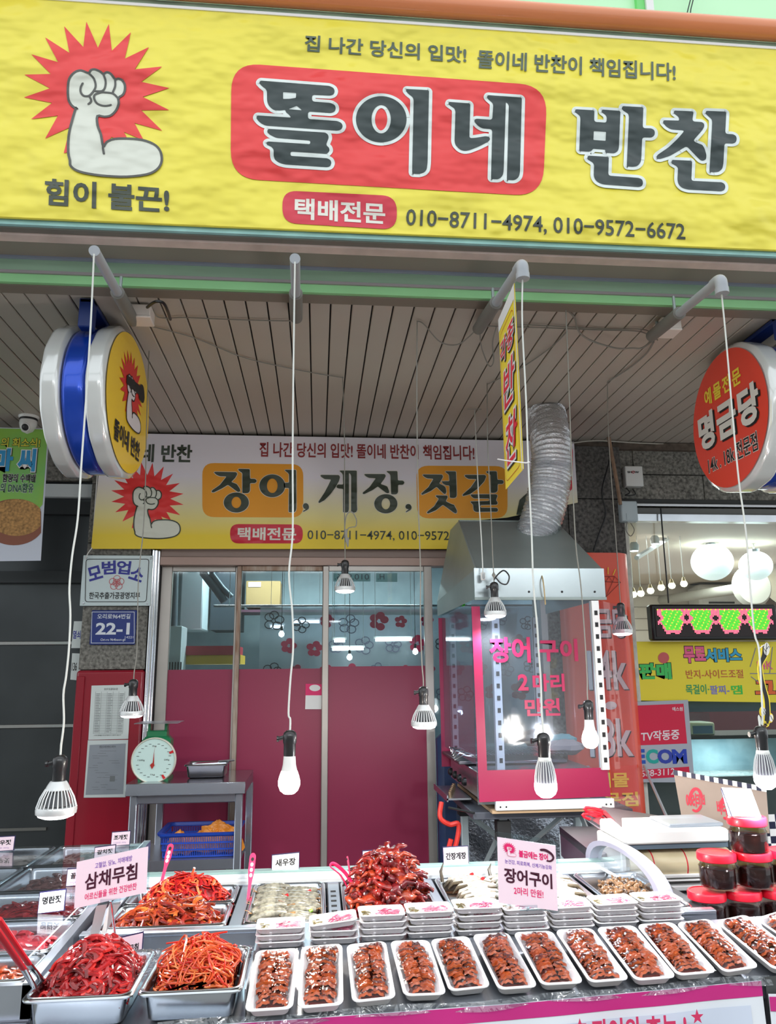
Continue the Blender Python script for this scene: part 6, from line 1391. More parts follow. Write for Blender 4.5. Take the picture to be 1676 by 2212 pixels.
STK = [(548, 655, 2047, 2008, 3, 0), (665, 780, 2040, 1996, 3, .10), (776, 878, 2032, 1988, 4, 0), (880, 985, 2027, 1972, 4, 0), (986, 1090, 2022, 1964, 4, .0), (1091, 1190, 2018, 1968, 4, 0), (1191, 1288, 2012, 1962, 4, .03), (1289, 1386, 2004, 1955, 4, .02), (1386, 1486, 1998, 1948, 4, .0)]
for k, (x0, x1, yb_, yt_, n, ti) in enumerate(STK):
    zb_ = .909; a = PZ(x0, yb_, zb_+.003); c = PZ(x1, yb_, zb_+.003); wd = (c-a).length; sx = min(1.0, wd/SW*1.0)
    yfr = max(a.y, 1.985) if k else a.y
    yc = (a.y+c.y)/2+SL_/2; xc = (a.x+c.x)/2
    top = (P(x0, yt_, yc-SL_/2).z); dz = max(.0145, min(.0195, (top-zb_-.0155)/(n-1)))
    for j in range(n):
        lab = 'white foam side-dish tray, '+(['bottom one', 'second one up', 'third one up', 'topmost'][j] if n == 4 else ['bottom one', 'middle one', 'topmost'][j])+' in the '+ords[k]+' stack from the shrimp pan'
        t = thing('side_dish_tray', lab, 'food tray', (xc+U_(-.003, .003), yc+U_(-.003, .003), zb_+j*dz), 'stacked foam side-dish trays')
        t.rotation_euler = (.0, -ti if j == n-1 else 0, U_(-.03, .03)+.02*k/8); t.scale = (sx, 1, 1)
        link_mesh('tray', stm, t); link_mesh('pink_radish', PK[(j+k) % 3], t, (.018, .002, .002), (0, 0, U_(-.3, .3))); link_mesh('olive_pickle', OV[(j+k) % 3], t, (-.040, .002, .002)); link_mesh('cling_film', sfm, t)
# ---- jars ----
lidm = mat('red_jar_lid', (236, 28, 54), .35, coat=.2); jg = clear_mat('jar_plastic', (226, 220, 220), .01, .04); jc = mat('dark_jar_content', (30, 16, 16), .12, var=.6, vscale=25, col2=(64, 30, 26), coat=.5)
def jar_meshes():
    pr = [(.046, 0), (.052, .004), (.054, .012), (.054, .058), (.050, .068), (.049, .076), (.051, .079), (.051, .086)]
    b = MB().lathe(pr, 36, m=jg); w_ = b.mesh('plastic_body')
    b = MB().lathe([(.044, .003), (.050, .006), (.0515, .014), (.0515, .056), (.046, .062), (0, .0625)], 30, m=jc); c = b.mesh('pickled_content')
    b = MB().lathe([(.0555, .078), (.0575, .080), (.0578, .098), (.0555, .102), (.050, .1025), (.049, .1010), (0, .1010)], 40, m=lidm); l = b.mesh('lid')
    r = MB().lathe([(.0545, .060), (.0552, .061), (.0545, .062)], 30, m=jg).mesh('shoulder_ring'); return w_, c, l, r
JM = jar_meshes()
def jar(label, x, y, z, k=1.0):
    t = thing('pickle_jar', label, 'jar', (x, y, z), 'red-lidded pickle jars'); t.scale = (k, k, k)
    for nm, me in zip(('plastic_body', 'content', 'lid', 'shoulder_ring'), JM): link_mesh(nm, me, t)
zb1 = .834; jh = .1015
YJ = 2.28
for lab, px_, lv in (('red-lidded jar of dark pickles, bottom level, end next to the foam stacks', 1526, 0), ('red-lidded jar of dark pickles, bottom level, second from the foam stacks', 1603, 0), ('red-lidded jar of dark pickles, bottom level, third from the foam stacks', 1680, 0),
                   ('red-lidded jar of dark pickles, middle level, end next to the wrap machine', 1546, 1), ('red-lidded jar of dark pickles, middle level, second from the wrap machine', 1624, 1), ('red-lidded jar of dark pickles, middle level, cut by the picture edge', 1700, 1)):
    yref = (1930, 1842)[lv]; p = P(px_, yref, YJ); jar(lab, p.x, YJ, zb1+lv*jh, .92 if lv == 0 else .94)
p = P(1612, 1768, YJ); jar('red-lidded jar of dark pickles on top of the pyramid, carrying the white card', p.x, YJ, zb1+2*jh*.96, .96)
ztop = zb1+2*jh*.96+.098
pl = Plane((p.x-.048, YJ-.01, ztop+.002), (1, 0, -.03), (0, .22, 1))
wc = thing('blank_card', 'blank bright white card on the topmost red jar lid', 'card', (p.x, YJ, ztop+.002))
MB().prism([(-.012, .0), (.004, 0), (-.006, .078), (-.018, .078)], pl, -.003, -.001, mat('navy_card_back', (40, 36, 80), .4)).build('holder', wc, smooth=False)
MB().prism([(0, 0), (.088, .0), (.074, .077), (-.016, .080)], pl, 0, .001, g['white']).build('card', wc, smooth=False)
# ---- tools in the food ----
pkp = mat('hot_pink_plastic', (240, 40, 96), .3, coat=.3)
def ladle(label, foot, top, Yf, Yt, n=4):
    a, c = P(*foot, Yf), P(*top, Yt); d = (c-a); L = d.length; pl = Plane(a, Vector((d.z, 0, -d.x)).normalized(), d.normalized())
    t = thing('plastic_ladle', label, 'ladle', a); out = [(-.0045, 0), (.0045, 0), (.0045, L*.45), (.0095, L*.68), (.0095, L*.95), (.004, L), (-.004, L), (-.0095, L*.95), (-.0095, L*.68), (-.0045, L*.45)]
    MB().prism(rounded(out, .004), pl, -.002, .002, pkp).build('handle', t)
    for i in range(n): MB().flat([ell(0, L*(.60+.095*i), .0048, .0062, 12)], pl, .0024, mat('handle_window', (250, 214, 224), .4) if i < n-1 else g['dark']).build('handle_hole', t, smooth=False)
    MB().lathe([(.0, -.004), (.012, -.002), (.016, .004)], 16, a, pkp).build('bowl', t)
ladle('pink plastic ladle standing in the red radish strips', (346, 1918), (370, 1823), 2.52, 2.60)
ladle('pink plastic ladle standing in the shrimp pan', (533, 1968), (547, 1843), 2.46, 2.56)
t = thing('pink_tongs', 'pink plastic tongs with clear tips at the edge of the crab heap', 'tongs', P(755, 1915, 2.42))
MB().tube(catmull([P(752, 1920, 2.40), P(735, 1890, 2.40), P(714, 1872, 2.41), P(722, 1866, 2.42), P(745, 1885, 2.43), P(763, 1912, 2.43)], 6), .0052, 8, pkp, flat=.45).build('arm', t)
MB().tube([P(735, 1890, 2.40), P(753, 1922, 2.40)], .004, 6, clear_mat('clear_tip', (240, 240, 244), .1)).build('tip', t)
t = thing('pink_tongs', 'upright pink plastic handle behind the crab heap tongs', 'tongs', P(757, 1908, 2.46))
MB().tube([P(758, 1908, 2.45), P(754, 1875, 2.46), P(750, 1850, 2.47)], [.005, .0075, .0070], 10, pkp, flat=.4).build('arm', t); MB().lathe([(0, .001), (.003, 0)], 10, P(749, 1856, 2.461), g['dark'], Matrix.Rotation(math.pi/2, 3, 'X')).build('rivet', t)
# red-handled steel tongs
t = thing('serving_tongs', 'steel serving tongs with long red handles stuck into the front red heap', 'tongs', P(85, 2160, 1.83))
rh = mat('red_rubber_grip', (206, 26, 44), .35, coat=.2)
for (a, b_, c, w) in (((-14, 2000), (50, 2092), (84, 2150), 0), ((-4, 1985), (62, 2082), (92, 2118), 1)):
    A, B, C = P(*a, 1.70+w*.05), P(*b_, 1.80+w*.03), P(*c, 1.86+w*.02)
    MB().tube([A, B], [.0105, .0085], 10, rh, flat=.55).build('grip', t); ar = MB().tube([B, C], [.0085, .0075], 10, g['chrome'], flat=.5).build('blade', t)
    MB().tube([C, C+(C-B).normalized()*.02], [.0078, .006], 8, red1, flat=.6).build('sauce_coat', ar)
# ---- wrap dispenser, steel lids, scissors ----
wdm = thing('film_dispenser', 'white cling film dispenser with a yellowish roll behind the jars', 'dispenser', (1.20, 2.66, .85))
wpl = mat('cream_dispenser_plastic', (240, 238, 234), .35, coat=.2)
def D(x, y, Y=2.60): return P(x or 1450, y, Y)
a, b_ = D(1352, 1826), D(1574, 1790)
MB().bb((a.x, 2.60, a.z), (b_.x, 2.84, b_.z), wpl, ch=.006).build('top_panel', wdm)
MB().bb((a.x+.002, 2.615, a.z-.018), (b_.x, 2.63, a.z), mat('slate_strip', (92, 108, 120), .4)).build('slot_strip', wdm)
MB().bb((a.x-.012, 2.62, .70), (a.x+.006, 2.84, a.z+.002), wpl, ch=.004).build('side_panel', wdm)
MB().bb((a.x, 2.70, .70), (b_.x+.05, 2.84, a.z-.01), mat('dark_inside', (30, 32, 32), .7)).build('inner_panel', wdm, smooth=False)
rc = D(1400, 1865, 2.68); re = D(1590, 1865, 2.68)
rol = MB().tube([(a.x+.02, 2.668, rc.z), (b_.x+.02, 2.668, rc.z)], .046, 28, mat('yellow_film_roll', (222, 206, 168), .25, coat=.4, var=.12, vscale=8)).build('film_roll', wdm)
for xx in (.10, .215): MB().tube([(a.x+xx, 2.668, rc.z), (a.x+xx+.004, 2.668, rc.z)], .0465, 28, mat('red_ink', (210, 30, 50), .5)).build('stripe_print', rol)
for (z1_, z2_, mm) in ((D(0, 1893).z-.012, D(0, 1893).z, g['white']), (D(0, 1905).z-.006, D(0, 1905).z, g['white']), (D(0, 1920).z-.014, D(0, 1920).z+.002, g['white']), (D(0, 1940).z-.016, D(0, 1940).z, mat('light_grey_rail', (190, 192, 194), .4)), (D(0, 1960).z-.03, D(0, 1960).z, mat('light_grey_rail', (190, 192, 194)))):
    MB().bb((a.x+.01, 2.60+(.02), z1_), (b_.x+.05, 2.70, z2_), mm, ch=.003).build('rail', wdm)
ls = thing('steel_cover', 'slanted brushed steel lid resting on top of the film dispenser', 'lid', (1.1, 2.8, a.z+.04))
MB().add([P(1350, 1795, 2.62), P(1560, 1793, 2.66), P(1450, 1766, 3.0), P(1300, 1742, 3.0)], [(0, 1, 2, 3)], mat('dull_grey_lid', (112, 108, 112), .35, .5)).add([P(1350, 1795, 2.62), P(1300, 1742, 3.0), P(1298, 1752, 3.0), P(1350, 1808, 2.615)], [(0, 1, 2, 3)], ssd).build('sheet', ls, smooth=False)
lt = thing('cutlery_tray', 'narrow steel tray with scissors sloping behind the curved case end', 'tray', P(1340, 1820, 2.66))
MB().add([P(1352, 1822, 2.66), P(1262, 1760, 3.02), P(1290, 1752, 3.04), P(1362, 1806, 2.68)], [(0, 1, 2, 3)], ssd).add([P(1352, 1822, 2.66), P(1262, 1760, 3.02), P(1262, 1768, 3.02), P(1350, 1832, 2.66)], [(0, 3, 2, 1)], ss).build('sheet', lt, smooth=False)
MB().tube([P(1345, 1815, 2.67), P(1300, 1775, 2.92)], .012, 6, mat('dark_blades', (70, 56, 48), .4, .5), flat=.5).build('knife_blade', lt)
sc = thing('kitchen_scissors', 'bright red-handled kitchen scissors lying on the sloping steel tray', 'scissors', P(1280, 1762, 2.98))
for (cx, cy, rx, ry) in ((1284, 1752, 22, 5.5), (1278, 1765, 20, 5.5), (1292, 1760, 22, 5)):
    MB().tube([P(cx+rx*math.cos(i*.524), cy+ry*math.sin(i*.524)+.22*rx*math.cos(i*.524), 2.97) for i in range(12)], .0055, 7, mat('red_handle', (226, 24, 44), .3, coat=.3), closed=True).build('handle_loop', sc)
MB().tube([P(1300, 1766, 2.96), P(1335, 1790, 2.80)], [.006, .003], 6, g['chrome'], flat=.5).build('blade', sc)
for lab, p0, p1, m_, r_ in (('red stick pen lying on the steel lid', (1370, 1768), (1408, 1790), 'r', .004), ('white pen lying on the steel lid beside the red one', (1398, 1768), (1416, 1788), 'w', .003), ('yellow marker cap on the edge of the steel lid', (1418, 1783), (1428, 1790), 'y', .006)):
    MB().tube([P(*p0, 2.84), P(*p1, 2.68)], r_, 7, {'r': pkp, 'w': g['white'], 'y': g['yellow']}[m_]).build('pen', label=lab, cat='pen')
MB().bb((P(1430, 1790, 2.7).x, 2.64, b_.z), (P(1545, 1790, 2.7).x, 2.80, b_.z+.012), clear_mat('blue_clear_box', (200, 212, 226), .1, .1, milk=.3), ch=.003).build('clear_tray', label='shallow bluish clear tray on top of the film dispenser', cat='tray')
st2_ = thing('side_table', 'low purple-tinged steel table behind the curved case end', 'table', (1.0, 3.0, 0))
q = [PZ(x, y, .93) for x, y in ((1208, 1785), (1285, 1785), (1345, 1832), (1290, 1850))]
MB().prism([(v.x, v.y) for v in q], tp_, .90, .93, ssd).build('tabletop', st2_, smooth=False)
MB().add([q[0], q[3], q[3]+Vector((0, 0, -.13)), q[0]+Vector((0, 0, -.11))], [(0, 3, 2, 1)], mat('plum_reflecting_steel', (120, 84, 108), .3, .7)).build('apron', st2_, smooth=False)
for v in (q[0], q[3]): MB().tube([(v.x+.01, v.y, 0), (v.x+.01, v.y, .90)], .012, 8, tl).build('leg', st2_)
# ======================= steel table with scale and basket =======================
tb = thing('steel_table', 'two-tier stainless work table in front of the maroon doors', 'table', (-.64, 4.2, 0))
ta, tb2 = P(272, 1695, 4.02), P(530, 1688, 4.02)
xa_, xb_ = ta.x, tb2.x; zt2 = 1.03
MB().bb((xa_, 4.02, zt2-.004), (xb_, 4.50, zt2), mat('dull_table_top', (150, 146, 152), .18, .9)).build('tabletop', tb, smooth=False)
MB().bb((xa_, 4.016, zt2-.056), (xb_, 4.024, zt2-.001), ss, ch=.002).build('front_apron', tb)
MB().bb((xb_-.004, 4.02, zt2-.056), (xb_, 4.5, zt2-.004), ssd).build('side_apron', tb, smooth=False)
MB().bb((xa_+.03, 4.05, zt2-.10), (xb_-.02, 4.08, zt2-.056), ssd, ch=.004).build('cross_rail', tb)
for x, y in ((xa_+.035, 4.06), (xb_-.032, 4.06), (xa_+.09, 4.44), (xb_-.012, 4.44)): MB().bb((x-.019, y-.019, 0), (x+.019, y+.019, zt2-.056), ss, ch=.005).build('leg', tb)
zs = .668
MB().bb((xa_+.03, 4.05, zs-.045), (xb_-.03, 4.46, zs), ssd).build('lower_shelf', tb, smooth=False)
MB().bb((xa_+.05, 4.046, zs-.046), (xb_-.045, 4.052, zs+.001), ss).build('shelf_lip', tb, smooth=False)
sp_ = P(331, 1640, 4.12)
kc = thing('dial_scale', 'green mechanical kitchen scale with round white dial on the steel table', 'scale', (sp_.x, 4.16, zt2))
gs = mat('green_scale_paint', (34, 122, 78), .35, coat=.3)
zc_ = P(331, 1643, 4.10).z; cx_ = P(331, 1643, 4.10).x
MB().lathe([(.105, 0), (.105, .012), (.085, .02)], 4, (cx_, 4.19, zt2), gs, Matrix.Rotation(math.pi/4, 3, 'Z')).build('base', kc)
MB().box((cx_, 4.19, zt2+.115), (.145, .12, .20), gs, ch=.02).build('body', kc)
MB().box((cx_, 4.19, zt2+.225), (.10, .07, .035), gs, ch=.004).build('neck', kc)
for s in (-1, 1): MB().box((cx_+s*.042, 4.19, zt2+.255), (.014, .05, .05), gs, ch=.003).build('pan_arm', kc)
MB().box((cx_+.005, 4.19, zt2+.282), (.22, .19, .004), g['steel'], ch=.001).build('weighing_plate', kc)
RX = Matrix.Rotation(math.pi/2, 3, 'X')
MB().lathe([(0, 0), (.108, 0), (.112, .006), (.112, .018), (.107, .024), (.104, .020), (.104, .012)], 48, (cx_, 4.125, zc_), mat('cream_dial_ring', (230, 226, 210), .35), RX).build('dial_ring', kc)
df = Plane((cx_, 4.108, zc_)); MB().flat([ell(0, 0, .1045, .1045, 48)], df, 0, mat('pale_dial', (206, 232, 226), .35, coat=.3)).build('dial', kc, smooth=False)
b = MB()
for i in range(24):
    a = i*math.pi/12
    if i in (0, 6, 12, 18): continue
    b.stroke([(.082*math.sin(a)-.005, .082*math.cos(a)), (.082*math.sin(a)+.006, .082*math.cos(a))], .0022, df, .001, g['ink'])
text_into(b, '2kg', df, None, .001, g['ink'], quad=((-.011, .064), (.011, .064), (-.011, .074)), px=False); text_into(b, '500g', df, None, .001, g['ink'], quad=((.052, -.004), (.078, -.004), (.052, .006)), px=False)
text_into(b, '1500g', df, None, .001, g['ink'], quad=((-.078, -.004), (-.044, -.004), (-.078, .006)), px=False); text_into(b, '1kg', df, None, .001, g['ink'], quad=((-.012, -.074), (.010, -.074), (-.012, -.064)), px=False)
b.build('dial_lettering', kc, smooth=False)
rdk = mat('red_needle', (176, 44, 36), .4)
nd = MB().flat([[(-.004, -.02), (.004, -.02), (.002, .04), (.007, .088), (.001, .04)]], df, .004, rdk); nd.flat([[(-.006, -.012), (-.016, -.022), (-.005, -.042), (.007, -.022), (.001, -.012)]], df, .0045, rdk); nd.build('needle', kc, smooth=False)
for a in (1.15, 2.55): MB().flat([[(math.sin(a-.06)*.085, math.cos(a-.06)*.085), (math.sin(a+.06)*.085, math.cos(a+.06)*.085), (math.sin(a+.06)*.106, math.cos(a+.06)*.106), (math.sin(a-.06)*.106, math.cos(a-.06)*.106)]], df, .006, mat('red_marker', (206, 30, 36), .4)).build('red_mark_print', kc, smooth=False)
p0 = P(395, 1680, 4.16); p1 = P(490, 1680, 4.16)
pan('small stainless pan with a knife handle on the work table', p0.x, p1.x, 4.16, 4.34, zt2+.068, .066, .008, .02, 'pans away from the counter')
kn_ = thing('kitchen_knife', 'steel knife laid across the small pan on the work table', 'knife', (p0.x+.05, 4.2, zt2+.07))
MB().prism([(p0.x+.045, 4.18), (p0.x+.17, 4.24), (p0.x+.16, 4.27), (p0.x+.06, 4.24)], tp_, zt2+.0705, zt2+.0725, g['chrome']).build('blade', kn_, smooth=False)
MB().tube([(p0.x+.165, 4.25, zt2+.075), (p0.x+.245, 4.27, zt2+.078)], .010, 8, g['steel'], flat=.6).build('handle', kn_)
# blue basket with orange packets
bl_ = mat('blue_basket_plastic', (36, 74, 178), .4)
bk2 = thing('plastic_basket', 'blue slotted plastic basket on the lower shelf of the work table', 'basket', (-.585, 4.24, zs))
bx0, bx1, by0, by1, bz0, bz1 = P(352, 1820, 4.08).x, P(505, 1820, 4.08).x-.005, 4.10, 4.36, zs+.002, zs+.118
MB().bb((bx0, by0, bz0), (bx1, by1, bz0+.006), bl_).build('bottom', bk2, smooth=False)
loft([rr_ring((bx0+bx1)/2, (by0+by1)/2, (bx1-bx0)/2+d, (by1-by0)/2+d, .03, z) for d, z in ((.020, bz1-.016), (.030, bz1-.012), (.034, bz1), (.014, bz1), (.010, bz1-.014), (.018, bz1-.018))], bl_, (False, False)).build('rim', bk2)
def slats(side):
    n = 38 if side in 'fb' else 20
    for lv in range(3):
        za, zb_ = bz0+.006+lv*.032, bz0+.006+lv*.032+.024
        b = MB()
        for i in range(n+1):
            u = i/n; e = .016*((za-bz0)/.11)
            if side == 'f': b.bb((bx0+u*(bx1-bx0)-.0022, by0-e-.003, za), (bx0+u*(bx1-bx0)+.0022, by0-e, zb_), bl_)
            elif side == 'b': b.bb((bx0+u*(bx1-bx0)-.0022, by1+e, za), (bx0+u*(bx1-bx0)+.0022, by1+e+.003, zb_), bl_)
            elif side == 'l': b.bb((bx0-e-.003, by0+u*(by1-by0)-.0022, za), (bx0-e, by0+u*(by1-by0)+.0022, zb_), bl_)
            else: b.bb((bx1+e, by0+u*(by1-by0)-.0022, za), (bx1+e+.003, by0+u*(by1-by0)+.0022, zb_), bl_)
        tag(b.build('slat_lattice', bk2, smooth=False), kind='stuff')
    for lv in range(4):
        z = bz0+lv*.032; e = .016*((z-bz0)/.11); h = .008
        if side == 'f': MB().bb((bx0-e, by0-e-.004, z), (bx1+e, by0-e+.001, z+h), bl_).build('band', bk2, smooth=False)
        elif side == 'b': MB().bb((bx0-e, by1+e-.001, z), (bx1+e, by1+e+.004, z+h), bl_).build('band', bk2, smooth=False)
        elif side == 'l': MB().bb((bx0-e-.004, by0-e, z), (bx0-e+.001, by1+e, z+h), bl_).build('band', bk2, smooth=False)
        else: MB().bb((bx1+e-.001, by0-e, z), (bx1+e+.004, by1+e, z+h), bl_).build('band', bk2, smooth=False)
for s_ in 'fblr': slats(s_)
orp = mat('orange_packet', (240, 150, 50), .4, var=.25, vscale=14, bump=.8, bscale=14, bdist=.02)
for i, (fx, fy, rx, rz, lab) in enumerate(((.2, .35, .07, .078, 'crumpled orange packet at the shutter-side end of the blue basket'), (.48, .5, .13, .088, 'crumpled orange packet in the middle of the blue basket'), (.72, .5, .12, .115, 'large peaked orange packet in the blue basket'), (.9, .4, .07, .09, 'orange packet partly hidden by the table leg'))):
    cx2, cy2 = bx0+(bx1-bx0)*fx, by0+(by1-by0)*fy; rr = random.Random(i); b = MB(); ph = rr.uniform(0, 6)
    def fn(u, v): 
        a = 2*math.pi*u; r = v; k = 1+.2*math.sin(3*a+ph); return (cx2+rx*r*k*math.cos(a), cy2+.07*r*k*math.sin(a), bz0+.01+(rz+.022)*(1-r**2.6)*(.8+.2*math.cos(a-1+ph))+.008*math.sin(7*a+ph)*r+.006*math.sin(11*a)*math.sin(9*r))
    b.grid(fn, 26, 7, orp); b.build('food_packet', label=lab, cat='packet', group=None, smooth=False)
# little leaflet on the middle door (its code square left out)
lf = thing('pink_leaflet', 'small pink and white leaflet stuck on the maroon film', 'leaflet', P(675, 1530, 4.588))
PL = Plane((0, 4.590, 0))
MB().prism(ppx(PL, [(659, 1532), (694, 1532), (697, 1478), (660, 1477)]), PL, 0, .001, hot).build('sheet', lf, smooth=False)
MB().flat([ppx(PL, [(659, 1532), (694, 1532), (695, 1502), (660, 1502)])], PL, .0015, g['white']).build('white_field_print', lf, smooth=False)
MB().flat([ppx(PL, ell(680, 1486, 12, 7, 20))], PL, .0018, g['white']).build('bubble_print', lf, smooth=False)
# ---- things seen through the shop glass ----
def inside(x, y, Y): return P(x, y, Y)
sf_ = thing('storage_shelf', 'white wall cabinet and pipes seen through the first door pane', 'cabinet', (-.9, 6.4, 0))
a, c = inside(386, 1360, 5.9), inside(440, 1245, 5.9)
MB().bb((a.x, 5.9, a.z), (c.x, 6.3, 2.55), mat('white_cabinet', (206, 216, 220), .4), ch=.01).build('body', sf_)
MB().bb((c.x+.02, 6.2, 1.9), (c.x+.25, 6.6, 2.62), mat('dark_cavity', (50, 58, 66), .7)).build('dark_opening', sf_, smooth=False)
wb = thing('boiler_box', 'white narrow boiler box seen behind the first door pane', 'box', inside(375, 1430, 5.2))
a, c = inside(358, 1447, 5.2), inside(394, 1352, 5.2); MB().bb((a.x, 5.2, .3), (c.x, 5.4, c.z), mat('white_enamel', (226, 232, 234), .35), ch=.006).build('body', wb)
for i in range(5): MB().bb((a.x+.02+i*.018, 5.197, a.z-.0), (a.x+.028+i*.018, 5.201, a.z+.05), g['dark']).build('vent', wb, smooth=False)
for lab, pts, r in (('grey pipe bent along the room ceiling behind the door panes', [(440, 1240), (468, 1275), (485, 1300)], .03), ('second grey pipe beside the bent ceiling pipe in the room', [(458, 1240), (480, 1270), (500, 1290)], .022), ('dark vertical pipe behind the first door pane', [(377, 1240), (374, 1360)], .03)):
    _q = [inside(*p, 5.7) for p in pts]; MB().tube([Vector((_q[0].x-.02, 5.7, 2.615))]+_q, r, 12, mat('room_pipe', (96, 108, 116), .4)).build('room_pipe', label=lab, cat='pipe')
rb_ = thing('gift_box', 'long red and yellow box lying on the freezer inside the shop', 'box', inside(450, 1420, 5.4))
a, c = inside(393, 1435, 5.4), inside(520, 1395, 5.4)
MB().bb((a.x, 5.4, a.z), (c.x, 5.75, (a.z+c.z)/2), mat('ochre_carton', (206, 164, 44), .5)).build('body', rb_, smooth=False); MB().bb((a.x+.02, 5.38, (a.z+c.z)/2), (c.x-.02, 5.77, c.z), mat('red_carton', (170, 34, 52), .5)).build('lid', rb_, smooth=False)
cb2 = thing('cardboard_box', 'brown carton standing high behind the middle door pane', 'box', inside(575, 1310, 6.3)); a, c = inside(530, 1312, 6.3), inside(606, 1255, 6.3)
MB().bb((a.x, 6.3, a.z), (c.x, 6.55, c.z), mat('kraft_carton', (180, 146, 96), .7), ch=.004).build('body', cb2); MB().bb((a.x+.02, 6.295, c.z-.05), (a.x+.12, 6.30, c.z-.01), g['white']).build('label_print', cb2, smooth=False)
shl = MB().bb((inside(520, 1315, 6.3).x, 6.25, inside(520, 1318, 6.3).z-.02), (1.6, 6.6, inside(520, 1318, 6.3).z), mat('plum_shelf', (96, 60, 76), .5)).build('wall_shelf', label='plum coloured wall shelf above the flowered curtain', cat='shelf', smooth=False)
fz = MB().bb((-1.0, 5.35, 0), (.5, 5.95, 1.52), mat('white_enamel', (226, 232, 234)), ch=.02).build('chest_freezer', label='white chest freezer half hidden behind the maroon film', cat='freezer')
# flowered plastic curtain
cu = thing('flower_curtain', 'translucent plastic curtain printed with pink and black flowers inside the shop', 'curtain', (.6, 5.0, 1.2))
YC = 5.05; PCu = Plane((0, YC-.012, 0)); cx0, cx1 = P(560, 1400, YC).x, 1.55; czt = P(700, 1312, YC).z
MB().grid(lambda u, v: (cx0+u*(cx1-cx0), YC+.008*math.sin(u*60), 1.1+v*(czt-1.1)), 90, 4, clear_mat('milky_curtain', (214, 216, 230), .04, .15, milk=.6)).build('sheet', cu)
MB().tube([(cx0-.3, YC, czt+.01), (cx1, YC, czt+.01)], .008, 8, g['steel']).build('rod', cu)
for xx in (cx0-.2, .7, 1.5): MB().tube([(xx, YC, czt+.01), (xx, YC, 2.615)], .003, 6, g['steel']).build('hanger', cu)
rr = random.Random(5); fp = MB(); fk = MB()
def flower(cx, cz, r, m, fill):
    for i in range(5):
        a = i*1.2566+rr.uniform(-.1, .3); u, v = cx+r*.55*math.cos(a), cz+r*.55*math.sin(a); e = ell(u, v, r*.42, r*.36, 12)
        if fill: fp.flat([e], PCu, .0005*i, m)
        else: fk.stroke(e, .006, PCu, .001, m, closed=True)
pkf = mat('curtain_pink', (214, 50, 90), .5); bkf = mat('curtain_black', (48, 40, 56), .5); gyf = mat('curtain_grey', (130, 126, 150), .5)
zz = czt-.10; 
for r_ in range(4):
    x = cx0+.08+(.09 if r_ % 2 else 0)
    while x < cx1-.05:
        k = rr.random(); flower(x+rr.uniform(-.02, .02), zz+rr.uniform(-.02, .02), rr.uniform(.045, .07), pkf if k < .4 else (bkf if k < .75 else gyf), k < .4); x += .17
    zz -= .15
fp.build('flower_print', cu, smooth=False); fk.build('outline_flower_print', cu, smooth=False)
# mirrored paper strip at the top of the front leaf
ms = thing('phone_strip', 'white paper strip with reversed phone number behind the front glass', 'strip', P(790, 1255, 4.60)); Pm = Plane((0, 4.578, 0))
MB().flat([ppx(Pm, [(720, 1256), (800, 1256), (800, 1238), (720, 1238)])], Pm, 0, mat('pale_blue_strip', (170, 206, 214), .5)).build('sheet', ms, smooth=False)
MB().flat([ppx(Pm, [(812, 1257), (858, 1257), (858, 1238), (812, 1238)])], Pm, 0, mat('pale_blue_strip', (170, 206, 214))).build('sheet', ms, smooth=False)
lettering(ms, '010.9876.', Pm, (723, 1252, 797, 1240), mat('navy_ink', (40, 60, 90), .5), .001, mirror=True) if False else lettering(ms, '010.9  6.', Pm, (723, 1252, 797, 1240), mat('navy_ink', (40, 60, 90), .5), .001, mirror=True)
lettering(ms, 'H.', Pm, (816, 1252, 830, 1240), mat('navy_ink', (40, 60, 90)), .001, mirror=True)
# aisle tube reflections in the door glass, built as glowing lamps behind it
tubem = emit_mat('tube_glow', (244, 248, 255), 9)
for lab, x0, y0, x1, y1, Y in (('tube reflection low in the middle pane, built as a lamp behind it', 633, 1343, 690, 1343, 5.6), ('tube reflection at the post of the front leaf, built as a lamp inside', 722, 1384, 745, 1384, 5.2), ('tube reflection below the other by the front leaf post, built as a lamp inside', 718, 1402, 785, 1401, 5.3), ('long tube reflection in the front leaf pane, built as a lamp behind it', 811, 1382, 889, 1381, 5.3), ('thin tube reflection in the second pane, built as a lamp behind it', 584, 1354, 612, 1354, 5.5)):
    a, c = P(x0, y0, Y-.4), P(x1, y1, Y-.4); t = thing('tube_reflection_lamp', lab, 'lamp', a); MB().tube([a, c], .010, 10, tubem).build('tube', t); MB().bb((a.x-.01, a.y+.006, a.z+.008), (c.x+.01, a.y+.03, a.z+.022), g['white']).build('batten', t, smooth=False)
    for xx in (a.x, c.x): MB().tube([(xx, a.y+.02, a.z+.02), (xx, a.y+.02, 2.615)], .0015, 4, g['white']).build('hanger', t)
for lab, x, y in (('small round bulb glowing behind the middle pane', 608, 1370), ('small bulb glowing low behind the front leaf pane', 755, 1420), ('small bulb glowing behind the front leaf near its outer stile', 897, 1408)):
    p = P(x, y, 4.9); t = thing('small_bulb', lab, 'lamp', p); MB().lathe([(0, -.02), (.016, -.01), (.018, .004), (.008, .022)], 14, p, tubem).build('bulb', t); MB().tube([p+Vector((0, 0, .02)), p+Vector((0, 0, .05))], .008, 8, g['black']).build('socket', t); MB().tube([p+Vector((0, 0, .05)), (p.x, p.y, 2.615)], .002, 5, g['black']).build('cord', t)
